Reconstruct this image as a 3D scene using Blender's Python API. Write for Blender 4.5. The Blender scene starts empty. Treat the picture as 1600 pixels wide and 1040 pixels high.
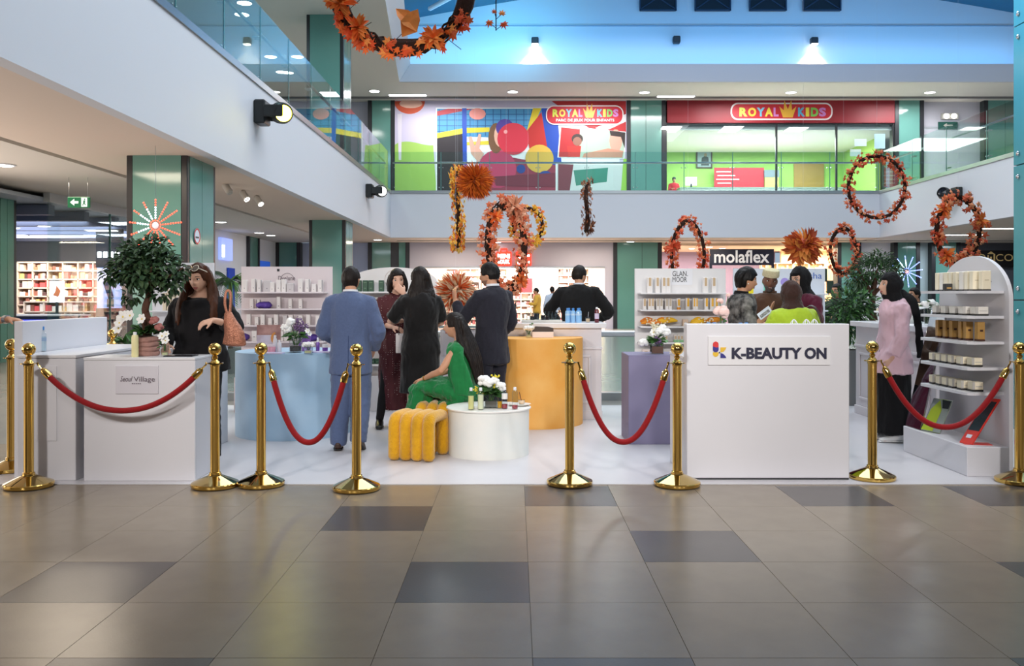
import bpy, bmesh, math, random
from mathutils import Vector, Matrix, noise, Euler
R = random.Random(7)
sc = bpy.context.scene
PI = math.pi
# ---------------------------------------------------------------- camera, world, lights, exposure
F, CX, CY, H0 = 1380.0, 805.0, 461.0, 1.4      # focal length and principal point of the 1600x1040 frame, eye height
def GX(x, Y): return (x - CX) * Y / F
def GZ(y, Y): return H0 - (y - CY) * Y / F
def P(x, y, Y): return Vector((GX(x, Y), Y, GZ(y, Y)))
cam = bpy.data.objects.new('camera', bpy.data.cameras.new('camera'))
sc.collection.objects.link(cam)
cam.location = (0, 0, H0); cam.rotation_euler = (PI / 2, 0, 0)
cam.data.sensor_width = 36; cam.data.lens = F / 1600 * 36
cam.data.shift_x = -(CX - 800) / 1600; cam.data.shift_y = -(520 - CY) / 1600
cam.data.clip_end = 300; cam.data.clip_start = .05
sc.camera = cam
w = bpy.data.worlds.new('world'); sc.world = w; w.use_nodes = True
w.node_tree.nodes['Background'].inputs[0].default_value = (.62, .80, 1.0, 1)
w.node_tree.nodes['Background'].inputs[1].default_value = .52
sc.view_settings.view_transform = 'Standard'; sc.view_settings.look = 'None'
sc.view_settings.gamma = 1; sc.view_settings.use_curve_mapping = False
sc.view_settings.exposure = 0.12
sc.cycles.max_bounces = 7; sc.cycles.diffuse_bounces = 3; sc.cycles.glossy_bounces = 4
sc.cycles.transparent_max_bounces = 14; sc.cycles.sample_clamp_indirect = 4
sc.cycles.caustics_reflective = False; sc.cycles.caustics_refractive = False

def lamp(name, kind, loc, energy, col=(1, 1, 1), size=1.0, size_y=None, target=None, spot=60, blend=.4):
    d = bpy.data.lights.new(name, kind); d.energy = energy; d.color = col
    if kind == 'AREA':
        d.size = size
        if size_y: d.shape = 'RECTANGLE'; d.size_y = size_y
    else:
        d.shadow_soft_size = size
    if kind == 'SPOT': d.spot_size = math.radians(spot); d.spot_blend = blend
    o = bpy.data.objects.new(name, d); sc.collection.objects.link(o); o.location = loc
    if target is not None:
        o.rotation_euler = (Vector(target) - Vector(loc)).to_track_quat('-Z', 'Y').to_euler()
    return o
WARM, COOL, WHITE = (1, .86, .68), (.80, .90, 1), (1, .97, .93)
# daylight through the atrium roof glazing
lamp('skylight_daylight', 'AREA', (4.6, 15, 13.2), 2500, (.90, .95, 1), 15, 18, (4.6, 15, 0))
# unseen spots added in front to brighten the stand
for (x, tx, e) in ((-3.4, -2.4, 560), (-1.0, -.6, 560), (1.4, 1.2, 560), (3.8, 2.9, 560)):
    lamp('rig_light', 'SPOT', (x, .8, 3.42), e, (1, .97, .95), .25, None, (tx, 8.6, 1.05), 54, .6)
# warm fill added out of view on the left to brighten the soffit
lamp('shop_window_light', 'AREA', (-9.7, 9.5, 1.7), 300, (1, .86, .76), 13, 2.4, (-4, 9.5, 2.6))
# yellow moving head on the left balcony, and its white neighbour
lamp('yellow_beam', 'SPOT', (-4.42, 16.1, 4.72), 3200, (1, .74, .16), .10, None, (.6, 8.2, .2), 26, .7)
lamp('white_beam', 'SPOT', (-4.40, 27.8, 4.68), 500, (1, .97, .9), .10, None, (-.5, 10, .4), 24, .7)
# ceilings of the ground-floor galleries (downlight rows)
for (x, y, e, c) in ((-6.0, 12, 60, WARM), (-8.6, 17, 70, WARM), (-8.6, 26, 80, COOL), (-6.2, 31, 60, COOL)):
    lamp('gallery_light', 'AREA', (x, y, 3.5), e, c, 1.2, 1.2, (x, y, 0))
for (x, e, c) in ((-2.5, 70, WARM), (3, 80, WARM), (8, 80, WARM), (13, 80, WHITE), (18, 90, COOL)):
    lamp('gallery_light', 'AREA', (x, 35.2, 3.5), e, c, 2.0, .8, (x, 35.2, 0))
for (x, e) in ((-3, 150), (3, 170), (9, 170), (16, 180)):
    lamp('upper_gallery_light', 'AREA', (x, 35.2, 9.4), e, (.95, .98, 1), 2.0, .8, (x, 35.2, 5))
for (x, y, e, c) in ((-7.6, 14, 90, (.4, .75, 1)), (-7.6, 22, 90, (.55, .85, 1)), (-7.2, 30, 90, WHITE)):
    lamp('upper_gallery_light', 'AREA', (x, y, 9.4), e, c, 1.2, 1.2, (x, y, 5))
# blue cove lighting under the roof and the blue wash on the near right column
lamp('cove_blue', 'AREA', (7.5, 33.80, 10.3), 190, (.10, .47, 1), 25, .25, (7.5, 34.6, 12.0))
lamp('roof_blue', 'AREA', (7.5, 29.5, 12.9), 240, (.12, .48, 1), 22, 1.0, (7.5, 34.6, 12.0))
lamp('roof_projector', 'AREA', (6, 19, 12.6), 420, WHITE, 8, .5, (7.5, 33.7, 9.9))  # white fill added to brighten the upper back fascia
lamp('cove_blue', 'AREA', (-.2, 31.5, 11.2), 90, (.15, .65, 1), 3, 2, (-1.5, 34.5, 12.4))
lamp('column_blue', 'SPOT', (1.6, 10.5, 7.4), 1500, (.05, .50, 1), .2, None, (5.3, 8.8, 4.9), 44, 1.0)

# ---------------------------------------------------------------- materials
MATS = {}
def lin(c):
    return tuple(((v / 255) / 12.92 if v / 255 <= .04045 else ((v / 255 + .055) / 1.055) ** 2.4) for v in c) + (1,)
def M(name, col=(200, 200, 200), rough=.5, metal=0, spec=.5, var=None, bump=None, emit=0, col2=None, alpha=None, coat=0, sheen=0):
    """principled material: var=(scale, amount) mottles towards col2, bump=(scale, strength, kind)"""
    if name in MATS: return MATS[name]
    m = bpy.data.materials.new(name); m.use_nodes = True; MATS[name] = m
    nt = m.node_tree; N = nt.nodes; L = nt.links; b = N['Principled BSDF']
    b.inputs['Base Color'].default_value = lin(col); b.inputs['Roughness'].default_value = rough
    b.inputs['Metallic'].default_value = metal; b.inputs['Specular IOR Level'].default_value = spec
    if coat: b.inputs['Coat Weight'].default_value = coat
    if sheen: b.inputs['Sheen Weight'].default_value = sheen
    if emit:
        b.inputs['Emission Color'].default_value = lin(col); b.inputs['Emission Strength'].default_value = emit
    tc = N.new('ShaderNodeTexCoord')
    if var:
        n = N.new('ShaderNodeTexNoise'); n.inputs['Scale'].default_value = var[0]; n.inputs['Detail'].default_value = 4
        L.new(tc.outputs['Object'], n.inputs['Vector'])
        mx = N.new('ShaderNodeMix'); mx.data_type = 'RGBA'
        mr = N.new('ShaderNodeMapRange'); mr.inputs[1].default_value = .35; mr.inputs[2].default_value = .7
        mr.inputs[4].default_value = var[1]; L.new(n.outputs[0], mr.inputs[0]); L.new(mr.outputs[0], mx.inputs[0])
        mx.inputs[6].default_value = lin(col); mx.inputs[7].default_value = lin(col2 or tuple(max(0, v * .7) for v in col))
        L.new(mx.outputs[2], b.inputs['Base Color'])
        if emit: L.new(mx.outputs[2], b.inputs['Emission Color'])
    if bump:
        if len(bump) > 2 and bump[2] == 'voronoi':
            n = N.new('ShaderNodeTexVoronoi'); n.inputs['Scale'].default_value = bump[0]
        elif len(bump) > 2 and bump[2] == 'strand':
            n = N.new('ShaderNodeTexNoise'); n.inputs['Scale'].default_value = bump[0]
            mp = N.new('ShaderNodeMapping'); mp.inputs['Scale'].default_value = (1, 1, .06)
            L.new(tc.outputs['Object'], mp.inputs[0]); L.new(mp.outputs[0], n.inputs['Vector'])
        else:
            n = N.new('ShaderNodeTexNoise'); n.inputs['Scale'].default_value = bump[0]; n.inputs['Detail'].default_value = 3
        if not n.inputs['Vector'].is_linked: L.new(tc.outputs['Object'], n.inputs['Vector'])
        bp = N.new('ShaderNodeBump'); bp.inputs['Strength'].default_value = bump[1]; bp.inputs['Distance'].default_value = .01
        L.new(n.outputs[0], bp.inputs['Height']); L.new(bp.outputs[0], b.inputs['Normal'])
    return m
def glass(name, tint=(244, 249, 248), ior=1.5, rough=.0):
    """thin clear pane: transparent body plus fresnel reflection"""
    if name in MATS: return MATS[name]
    m = bpy.data.materials.new(name); m.use_nodes = True; MATS[name] = m
    nt = m.node_tree; N = nt.nodes; L = nt.links; N.remove(N['Principled BSDF'])
    t = N.new('ShaderNodeBsdfTransparent'); t.inputs[0].default_value = lin(tint)
    g = N.new('ShaderNodeBsdfGlossy'); g.inputs['Roughness'].default_value = rough
    ge = N.new('ShaderNodeNewGeometry'); dt = N.new('ShaderNodeVectorMath'); dt.operation = 'DOT_PRODUCT'
    L.new(ge.outputs['Incoming'], dt.inputs[0]); L.new(ge.outputs['Normal'], dt.inputs[1]); q = dt.outputs['Value']
    for op, k in (('ABSOLUTE', None), ('SUBTRACT', 1), ('POWER', 5), ('MULTIPLY', .9), ('ADD', .04)):
        f = N.new('ShaderNodeMath'); f.operation = op; f.use_clamp = True
        if op == 'SUBTRACT': f.inputs[0].default_value = 1; L.new(q, f.inputs[1])
        else:
            L.new(q, f.inputs[0])
            if k: f.inputs[1].default_value = k
        q = f.outputs[0]
    mx = N.new('ShaderNodeMixShader'); L.new(f.outputs[0], mx.inputs[0]); L.new(t.outputs[0], mx.inputs[1]); L.new(g.outputs[0], mx.inputs[2])
    L.new(mx.outputs[0], N['Material Output'].inputs[0])
    return m
def dotted(name, col, dot, scale, size, rough=.7):
    m = M(name, col, rough); nt = m.node_tree; N = nt.nodes; L = nt.links; b = N['Principled BSDF']
    v = N.new('ShaderNodeTexVoronoi'); v.inputs['Scale'].default_value = scale; v.inputs['Randomness'].default_value = .25
    tc = N.new('ShaderNodeTexCoord'); L.new(tc.outputs['Object'], v.inputs['Vector'])
    lt = N.new('ShaderNodeMath'); lt.operation = 'LESS_THAN'; lt.inputs[1].default_value = size; L.new(v.outputs['Distance'], lt.inputs[0])
    mx = N.new('ShaderNodeMix'); mx.data_type = 'RGBA'; mx.inputs[6].default_value = lin(col); mx.inputs[7].default_value = lin(dot)
    L.new(lt.outputs[0], mx.inputs[0]); L.new(mx.outputs[2], b.inputs['Base Color'])
    return m

# ---------------------------------------------------------------- mesh helpers
def frame_of(t, ref=None):
    t = t.normalized()
    ref = Vector(ref) if ref is not None else (Vector((1, 0, 0)) if abs(t.x) < .9 else Vector((0, 1, 0)))
    s = ref - t * ref.dot(t)
    if s.length < 1e-5: s = t.orthogonal()
    s.normalize(); return s, t.cross(s)
def catmull(pts, sub):
    if sub <= 1 or len(pts) < 3: return [list(p) for p in pts]
    out = []
    for i in range(len(pts) - 1):
        p0 = pts[max(i - 1, 0)]; p1 = pts[i]; p2 = pts[i + 1]; p3 = pts[min(i + 2, len(pts) - 1)]
        for k in range(sub):
            t = k / sub
            out.append([.5 * (2 * b + (c - a) * t + (2 * a - 5 * b + 4 * c - d) * t * t + (3 * b - a - 3 * c + d) * t ** 3) for a, b, c, d in zip(p0, p1, p2, p3)])
    out.append(list(pts[-1])); return out
class MB:
    def __init__(s): s.v = []; s.f = []; s.m = []
    def add(s, vs, fs, mi=0, mat=None):
        k = len(s.v)
        s.v += [tuple(mat @ Vector(v)) if mat is not None else tuple(v) for v in vs]
        s.f += [tuple(i + k for i in f) for f in fs]; s.m += [mi] * len(fs); return s
    def box(s, c, d, rz=0, bev=0, mi=0, mat=None):
        hx, hy, hz = d[0] / 2, d[1] / 2, d[2] / 2
        m = Matrix.Translation(c) @ Matrix.Rotation(rz, 4, 'Z')
        if mat is not None: m = mat @ m
        if bev <= 0:
            vs = [(x * hx, y * hy, z * hz) for z in (-1, 1) for y in (-1, 1) for x in (-1, 1)]
            fs = [(0, 2, 3, 1), (4, 5, 7, 6), (0, 1, 5, 4), (2, 6, 7, 3), (0, 4, 6, 2), (1, 3, 7, 5)]
            return s.add(vs, fs, mi, m)
        b = min(bev, hx * .9, hy * .9, hz * .9); vs = []; idx = {}
        for x in (-1, 1):
            for y in (-1, 1):
                for z in (-1, 1):
                    for a in range(3):
                        idx[x, y, z, a] = len(vs)
                        vs.append((x * (hx - (0 if a == 0 else b)), y * (hy - (0 if a == 1 else b)), z * (hz - (0 if a == 2 else b))))
        fs = []
        for sg in (-1, 1):
            q = [(-1, -1), (1, -1), (1, 1), (-1, 1)]
            for a in range(3):
                f = []
                for (p, r) in q:
                    key = [0, 0, 0]; key[a] = sg; key[(a + 1) % 3] = p; key[(a + 2) % 3] = r
                    f.append(idx[key[0], key[1], key[2], a])
                fs.append(tuple(f) if sg > 0 else tuple(reversed(f)))
        for a in range(3):
            b1, b2 = (a + 1) % 3, (a + 2) % 3
            for p in (-1, 1):
                for r in (-1, 1):
                    def kk(e, ax):
                        key = [0, 0, 0]; key[a] = e; key[b1] = p; key[b2] = r; return idx[key[0], key[1], key[2], ax]
                    f = (kk(-1, b1), kk(-1, b2), kk(1, b2), kk(1, b1)); fs.append(f if p * r < 0 else tuple(reversed(f)))
        for x in (-1, 1):
            for y in (-1, 1):
                for z in (-1, 1):
                    f = (idx[x, y, z, 0], idx[x, y, z, 1], idx[x, y, z, 2]); fs.append(f if x * y * z > 0 else tuple(reversed(f)))
        return s.add(vs, fs, mi, m)
    def b2(s, x0, x1, y0, y1, z0, z1, bev=0, mi=0):
        return s.box(((x0 + x1) / 2, (y0 + y1) / 2, (z0 + z1) / 2), (abs(x1 - x0), abs(y1 - y0), abs(z1 - z0)), 0, bev, mi)
    def lathe(s, prof, n=24, c=(0, 0, 0), mi=0, mat=None, sx=1, sy=1):
        vs = []; fs = []
        for (r, z) in prof:
            for k in range(n):
                a = 2 * PI * k / n; vs.append((c[0] + r * sx * math.cos(a), c[1] + r * sy * math.sin(a), c[2] + z))
        for i in range(len(prof) - 1):
            for k in range(n):
                k2 = (k + 1) % n; fs.append((i * n + k, i * n + k2, (i + 1) * n + k2, (i + 1) * n + k))
        if prof[0][0] > 1e-6: fs.append(tuple(range(n - 1, -1, -1)))
        if prof[-1][0] > 1e-6: fs.append(tuple((len(prof) - 1) * n + k for k in range(n)))
        return s.add(vs, fs, mi, mat)
    def sweep(s, pts, rad, n=10, ref=None, mi=0, sub=1, cap=.5, mat=None, closed=False):
        """tube through pts, rad scalar or (across ref, other) per point"""
        rr = [(r, r) if not isinstance(r, tuple) else r for r in (rad if isinstance(rad, list) else [rad] * len(pts))]
        q = catmull([list(p) + list(r) for p, r in zip(pts, rr)], sub)
        ps = [Vector(a[:3]) for a in q]; rr = [(max(a[3], 1e-4), max(a[4], 1e-4)) for a in q]
        vs = []; fs = []; prev = ref; k = len(ps); rows = []
        for i in range(k):
            if closed: t = ps[(i + 1) % k] - ps[(i - 1) % k]
            else: t = ps[min(i + 1, k - 1)] - ps[max(i - 1, 0)]
            if t.length < 1e-7: t = Vector((0, 0, 1))
            a, b = frame_of(t, prev)
            if ref is None: prev = a
            rows.append((ps[i], a, b, rr[i], t.normalized()))
        if cap and not closed:
            p, a, b, r, t = rows[0]; rows.insert(0, (p - t * cap * min(r) , a, b, (r[0] * .62, r[1] * .62), t))
            p, a, b, r, t = rows[-1]; rows.append((p + t * cap * min(r), a, b, (r[0] * .62, r[1] * .62), t))
        for (p, a, b, r, t) in rows:
            for j in range(n):
                th = 2 * PI * j / n; vs.append(p + a * (r[0] * math.cos(th)) + b * (r[1] * math.sin(th)))
        m = len(rows)
        for i in range(m if closed else m - 1):
            i2 = (i + 1) % m
            for j in range(n):
                j2 = (j + 1) % n; fs.append((i * n + j, i * n + j2, i2 * n + j2, i2 * n + j))
        if not closed:
            fs.append(tuple(range(n - 1, -1, -1))); fs.append(tuple((m - 1) * n + j for j in range(n)))
        return s.add(vs, fs, mi, mat)
    def ell(s, c, r, n=12, m=8, mi=0, mat=None):
        pr = [(math.sin(PI * i / m), -math.cos(PI * i / m)) for i in range(m + 1)]
        vs = [(0, 0, -1)]; fs = []
        for i in range(1, m):
            for k in range(n):
                a = 2 * PI * k / n; vs.append((pr[i][0] * math.cos(a), pr[i][0] * math.sin(a), pr[i][1]))
        vs.append((0, 0, 1)); top = len(vs) - 1
        for k in range(n):
            k2 = (k + 1) % n; fs.append((0, 1 + k2, 1 + k)); fs.append((top, top - n + k, top - n + k2))
            for i in range(m - 2): fs.append((1 + i * n + k, 1 + i * n + k2, 1 + (i + 1) * n + k2, 1 + (i + 1) * n + k))
        r = (r, r, r) if not isinstance(r, (tuple, list)) else r
        vs = [(c[0] + v[0] * r[0], c[1] + v[1] * r[1], c[2] + v[2] * r[2]) for v in vs]
        return s.add(vs, fs, mi, mat)
    def poly(s, pts, O, U=(1, 0, 0), V=(0, 0, 1), d=.002, mi=0):
        """flat outline pts (u,v) raised by d along U x V from O"""
        O, U, V = Vector(O), Vector(U), Vector(V); Nn = U.cross(V).normalized()
        ar = sum(pts[i][0] * pts[(i + 1) % len(pts)][1] - pts[(i + 1) % len(pts)][0] * pts[i][1] for i in range(len(pts)))
        if ar < 0: pts = pts[::-1]
        n = len(pts); vs = [O + U * a + V * b for a, b in pts] + [O + U * a + V * b + Nn * d for a, b in pts]
        fs = [tuple(range(n - 1, -1, -1)), tuple(range(n, 2 * n))] + [(i, (i + 1) % n, n + (i + 1) % n, n + i) for i in range(n)]
        return s.add(vs, fs, mi)
    def flat2d(s, vs2, fs2, O, U, V, d=.003, mi=0):
        O, U, V = Vector(O), Vector(U), Vector(V); Nn = U.cross(V).normalized()
        return s.add([O + U * a + V * b + Nn * d for a, b in vs2], fs2, mi)
    def obj(s, name, mats, parent=None, smooth=False, sharp=.6):
        me = bpy.data.meshes.new(name); me.from_pydata(s.v, [], s.f)
        mats = mats if isinstance(mats, (list, tuple)) else [mats]
        for m in mats: me.materials.append(m)
        if len(mats) > 1: me.polygons.foreach_set('material_index', s.m)
        if smooth:
            me.polygons.foreach_set('use_smooth', [True] * len(me.polygons)); me.set_sharp_from_angle(angle=sharp)
        me.update(); o = bpy.data.objects.new(name, me); sc.collection.objects.link(o)
        if parent is not None: o.parent = parent
        return o
def circ(cx, cy, r, n=24, ry=None, a0=0, a1=2 * PI):
    full = abs(a1 - a0 - 2 * PI) < 1e-6
    return [(cx + r * math.cos(a0 + (a1 - a0) * k / (n if full else n - 1)), cy + (ry or r) * math.sin(a0 + (a1 - a0) * k / (n if full else n - 1))) for k in range(n)]
def rrect(x0, y0, x1, y1, r, n=6):
    o = []
    for cx, cy, a in ((x1 - r, y1 - r, 0), (x0 + r, y1 - r, PI / 2), (x0 + r, y0 + r, PI), (x1 - r, y0 + r, 1.5 * PI)):
        o += circ(cx, cy, r, n, None, a, a + PI / 2)
    return o
def T(o, label, cat, group=None):
    o['label'] = label; o['category'] = cat
    if group: o['group'] = group
    return o
def E(name, label, cat, loc=(0, 0, 0), rz=0, group=None):
    o = bpy.data.objects.new(name, None); sc.collection.objects.link(o); o.empty_display_size = .1
    o.location = loc; o.rotation_euler = (0, 0, rz); return T(o, label, cat, group)
def S(o, kind='structure'): o['kind'] = kind; return o
def dup(root, loc, rz, label):
    def rec(o, par):
        c = o.copy(); sc.collection.objects.link(c)
        if par is not None: c.parent = par
        for ch in o.children: rec(ch, c)
        return c
    r = rec(root, None); r.location = loc; r.rotation_euler = (0, 0, rz); r['label'] = label; return r
ORD = ['first', 'second', 'third', 'fourth', 'fifth', 'sixth', 'seventh', 'eighth', 'ninth', 'tenth', 'eleventh', 'twelfth', 'thirteenth', 'fourteenth', 'fifteenth', 'sixteenth']

TS = bpy.data.scenes.new('workshop')
def evaluated(ob):
    TS.collection.objects.link(ob); vl = TS.view_layers[0]; vl.update(); dg = vl.depsgraph
    me = bpy.data.meshes.new_from_object(ob.evaluated_get(dg), depsgraph=dg)
    TS.collection.objects.unlink(ob); d = ob.data; bpy.data.objects.remove(ob)
    (bpy.data.curves if isinstance(d, bpy.types.Curve) else bpy.data.meshes).remove(d)
    return me
_txt = {}
def text2d(s, bold=0.0, shear=0.0):
    key = (s, bold, shear)
    if key not in _txt:
        c = bpy.data.curves.new('t', 'FONT'); c.body = s; c.fill_mode = 'FRONT'; c.offset = bold; c.shear = shear; c.resolution_u = 3
        me = evaluated(bpy.data.objects.new('t', c))
        vs = [(v.co.x, v.co.y) for v in me.vertices]; fs = [tuple(p.vertices) for p in me.polygons]; bpy.data.meshes.remove(me)
        x0 = min(v[0] for v in vs); x1 = max(v[0] for v in vs); y0 = min(v[1] for v in vs); y1 = max(v[1] for v in vs)
        _txt[key] = ([((a - x0) / (x1 - x0), (b - y0) / (y1 - y0)) for a, b in vs], fs)
    return _txt[key]
def lettering(s, O, w, h, mat, parent, U=(1, 0, 0), V=(0, 0, 1), bold=0.0, shear=0.0, d=.004, name='lettering'):
    """text stretched over a w x h rectangle whose lower left corner is O"""
    vs, fs = text2d(s, bold, shear); mb = MB()
    mb.flat2d([(a * w, b * h) for a, b in vs], fs, O, U, V, d)
    return mb.obj(name, mat, parent)
def remesh(mb, vox, smooth=2, dec=1.0):
    me = bpy.data.meshes.new('r'); me.from_pydata(mb.v, [], mb.f); ob = bpy.data.objects.new('r', me)
    m = ob.modifiers.new('r', 'REMESH'); m.mode = 'VOXEL'; m.voxel_size = vox; m.use_smooth_shade = True
    if smooth:
        m = ob.modifiers.new('s', 'SMOOTH'); m.iterations = smooth; m.factor = .5
    if dec < 1:
        m = ob.modifiers.new('d', 'DECIMATE'); m.ratio = dec
    return evaluated(ob)
def wrinkle(me, amp, fr, seed=0, stretch=(1, 1, 1)):
    off = Vector((seed * 3.1, seed * 1.7, 0)); ns = [v.normal.copy() for v in me.vertices]
    for v, n in zip(me.vertices, ns):
        c = v.co; q = Vector((c.x * stretch[0], c.y * stretch[1], c.z * stretch[2])) * fr + off
        a = noise.noise(q); v.co = c + n * (amp * (a * .8 + (abs(noise.noise(q * 2.1)) - .3) * .7))
    me.update()
# ---------------------------------------------------------------- the setting
def st(name, mb, mat, parent=None, smooth=False): 
    o = mb.obj(name, mat, parent, smooth)
    return o if parent is not None else S(o)
def slab(name, x0, x1, y0, y1, z0, z1, mat, parent=None): return st(name, MB().b2(x0, x1, y0, y1, z0, z1), mat, parent)
XL, XR, YB, YS = -4.75, 13.9, 33.7, 36.9          # balcony fascias left / right / back, shop fronts at the back
ZC, ZF, ZU = 3.6, 5.33, 9.53                      # ground ceiling, upper floor, upper ceiling
white = M('white_paint', (214, 217, 224), .6); ceil = M('ceiling_paint', (214, 208, 200), .7)
soff = M('soffit_paint', (222, 206, 192), .7); dark = M('dark_trim', (38, 38, 42), .35)
lilac = M('lilac_wall', (196, 192, 206), .6); teal = M('teal_roof', (40, 104, 128), .5)
steel = M('brushed_steel', (176, 178, 180), .3, 1); chrome = M('chrome', (215, 215, 218), .12, 1)
green = M('green_glass_cladding', (98, 148, 138), .10, 0, .6, (.6, .5), None, 0, (112, 158, 148))
teal_glass = M('teal_glass_cladding', (92, 168, 172), .16, 0, .5, (.6, .5), None, 0, (106, 176, 178))
pane = glass('clear_pane', (244, 250, 248)); rail_glass = glass('railing_glass', (234, 246, 244))
edgeg = M('glass_edge', (96, 150, 144), .2)
tileA = M('beige_tile', (138, 124, 106), .26, 0, .5, (5, .5), (90, .03), 0, (126, 113, 97))
tileB = M('dark_tile', (84, 77, 73), .28, 0, .5, (5, .5), (90, .03), 0, (74, 68, 66))
grout = M('grout', (108, 100, 92), .6)
farfl = M('far_floor', (150, 144, 138), .22, 0, .5, (1.2, .6), None, 0, (128, 122, 118))
vinyl = M('white_stage_vinyl', (214, 211, 214), .33, 0, .4, (2.2, .5), (14, .05), 0, (202, 199, 204))

T0X, T0Y, TW = .067, 3.41 - 3 * .614, .614
floor = slab('floor', -24, 26, -6, 48, -.12, -.006, grout)
far = slab('far_floor', -24, 26, T0Y + 11 * TW + .001, 48, -.006, 0, farfl, floor)
# near tiles, each one laid by itself
DARK = {(-2, 6), (-1, 4), (-4, 4), (1, 5), (0, 7), (3, 7), (5, 7), (4, 4), (0, 2), (-3, 2), (3, 2), (-7, 6), (-8, 8), (-7, 9), (7, 5), (-6, 3), (6, 2)}
tile_me = {}
for key, mt in (('a', tileA), ('b', tileB)):
    mb = MB().box((0, 0, -.003), (TW - .002, TW - .002, .006), 0, .0005)
    o = mb.obj('tile', mt, floor); tile_me[key] = o.data; bpy.data.objects.remove(o)
for j in range(0, 11):
    for i in range(-11, 11):
        o = bpy.data.objects.new('tile', tile_me['b' if (i, j) in DARK else 'a']); sc.collection.objects.link(o); o.parent = floor
        o.location = (T0X + (i + .5) * TW, T0Y + (j + .5) * TW, 0)
        if (i, j) in DARK: o['label'] = 'dark brown floor tile'
stage = slab('floor_stage', -4.0, 5.2, 6.53, 11.2, .0005, .005, vinyl)
# ceilings and balconies of the ground floor
slab('ceiling_left', -7.15, XL - .2, 5.2, 46, ZC, ZC + .25, soff)
slab('ceiling_left_aisle', -24, -7.32, 5.2, 37, ZC, ZC + .25, ceil)
slab('trim_1', -7.32, -7.15, 5.2, 37, ZC + .16, ZC + .25, dark)
slab('ceiling_back', XL - .2, XR, YB + .2, 46, ZC, ZC + .25, soff)
slab('trim_2', XL, XR + 7, YB + 1.75, YB + 1.85, ZC - .02, ZC + .02, M('grey_line', (150, 144, 140), .6))
slab('ceiling_right', XR + .2, 26, 5.2, 46, ZC, ZC + .25, ceil)
slab('ceiling_near', -24, 26, -6, 5.2, ZC, ZF - .1, ceil)  # unseen slab added to keep light off the near floor
slab('wall_near', -24, 26, -6.2, -6, 0, ZF, lilac)  # unseen wall added to stop ambient light from behind
slab('wall_left_balcony', XL - .2, XL, 5.2, YB, ZC, ZF - .06, white)
slab('wall_back_balcony', XL - .2, XR + .2, YB, YB + .2, ZC, ZF - .06, white)
slab('wall_right_balcony', XR, XR + .2, 5.2, YB, ZC, ZF - .06, white)
slab('trim_left_balcony', XL - .26, XL + .03, 5.2, YB + .03, ZF - .06, ZF + .06, steel)
slab('trim_back_balcony', XL, XR, YB - .03, YB + .2, ZF - .06, ZF + .06, steel)
slab('trim_right_balcony', XR - .03, XR + .26, 5.2, YB + .03, ZF - .06, ZF + .06, steel)
slab('floor_upper_left', -14, XL - .2, 5.2, 37, ZF - .3, ZF - .1, ceil)
slab('floor_upper_back', -14, 26, YB + .2, 46, ZF - .3, ZF - .1, ceil)
slab('floor_upper_right', XR + .2, 26, 5.2, YB + .2, ZF - .3, ZF - .1, ceil)
# upper ceilings with their slanted edge on the left
mb = MB(); mb.poly([(-14, -1), (-3.0, -1), (-3.55, 24), (-4.42, YB), (-4.42, 46), (-14, 46)], (0, 0, ZU), (1, 0, 0), (0, 1, 0), .3)
st('ceiling_upper_left', mb, ceil)
mb = MB(); mb.add([(-3.55, 24, ZU), (-4.42, YB, ZU), (-4.0, YB, ZU + .68), (-3.1, 24, ZU + .68), (-3.0, 0, ZU), (-2.5, 0, ZU + .68)], [(0, 1, 2, 3), (4, 0, 3, 5)])
st('wall_upper_left_fascia', mb, white)
slab('ceiling_upper_back', -4.42, 26, YB, 46, ZU, ZU + .3, ceil)
slab('wall_upper_back_fascia', -4.42, 26, YB - .04, YB + .1, ZU, ZU + .68, M('grey_fascia', (206, 204, 210), .6))
slab('trim_3', -14, 26, YS - .75, YS - .55, ZU - .06, ZU, M('grey_line2', (120, 116, 116), .6))
slab('wall_upper_back', -6, 26, 34.7, 34.9, ZU + .3, 15, M('pale_upper_wall', (224, 228, 234), .6))
slab('trim_4', -6, 26, 34.66, 34.7, 11.95, 11.99, M('wall_joint', (150, 170, 190), .6))
slab('trim_cove', -4.4, 26, YB - .02, 34.7, ZU + .62, ZU + .68, white)
# roof: shallow vault over the atrium, open at the glazing nearer the camera
mb = MB(); n = 16; prof = []
for k in range(n + 1):
    t = k / n; x = -4.6 + 26.0 * t; prof.append((x, 12.15 + 1.55 * math.sin(PI * t)))
vs = []; 
for (x, z) in prof: vs += [(x, 34.7, z), (x, 25.5, z), (x, 34.7, z + .25), (x, 25.5, z + .25)]
fs = []
for k in range(n):
    a, b = 4 * k, 4 * k + 4; fs += [(a, b, b + 1, a + 1), (a + 2, a + 3, b + 3, b + 2), (a + 1, b + 1, b + 3, a + 3), (a, a + 2, b + 2, b)]
mb.add(vs, fs); st('ceiling_roof', mb, teal)
slab('trim_roof_downstand', -5, 26, 25.3, 25.5, 12.1, 14.2, teal)  # unseen beam added to shade the upper wall from the skylight
for k, (xa, xb) in enumerate(((-3.2, 1.0), (1.0, 5.2))):
    mb = MB().sweep([(xa, 33.0 - k, 12.1 + k * .6), (xb, 30 - k, 13.2 + k * .3)], .09, 8); st('trim_roof_beam', mb, M('white_beam', (220, 235, 245), .5))
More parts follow.
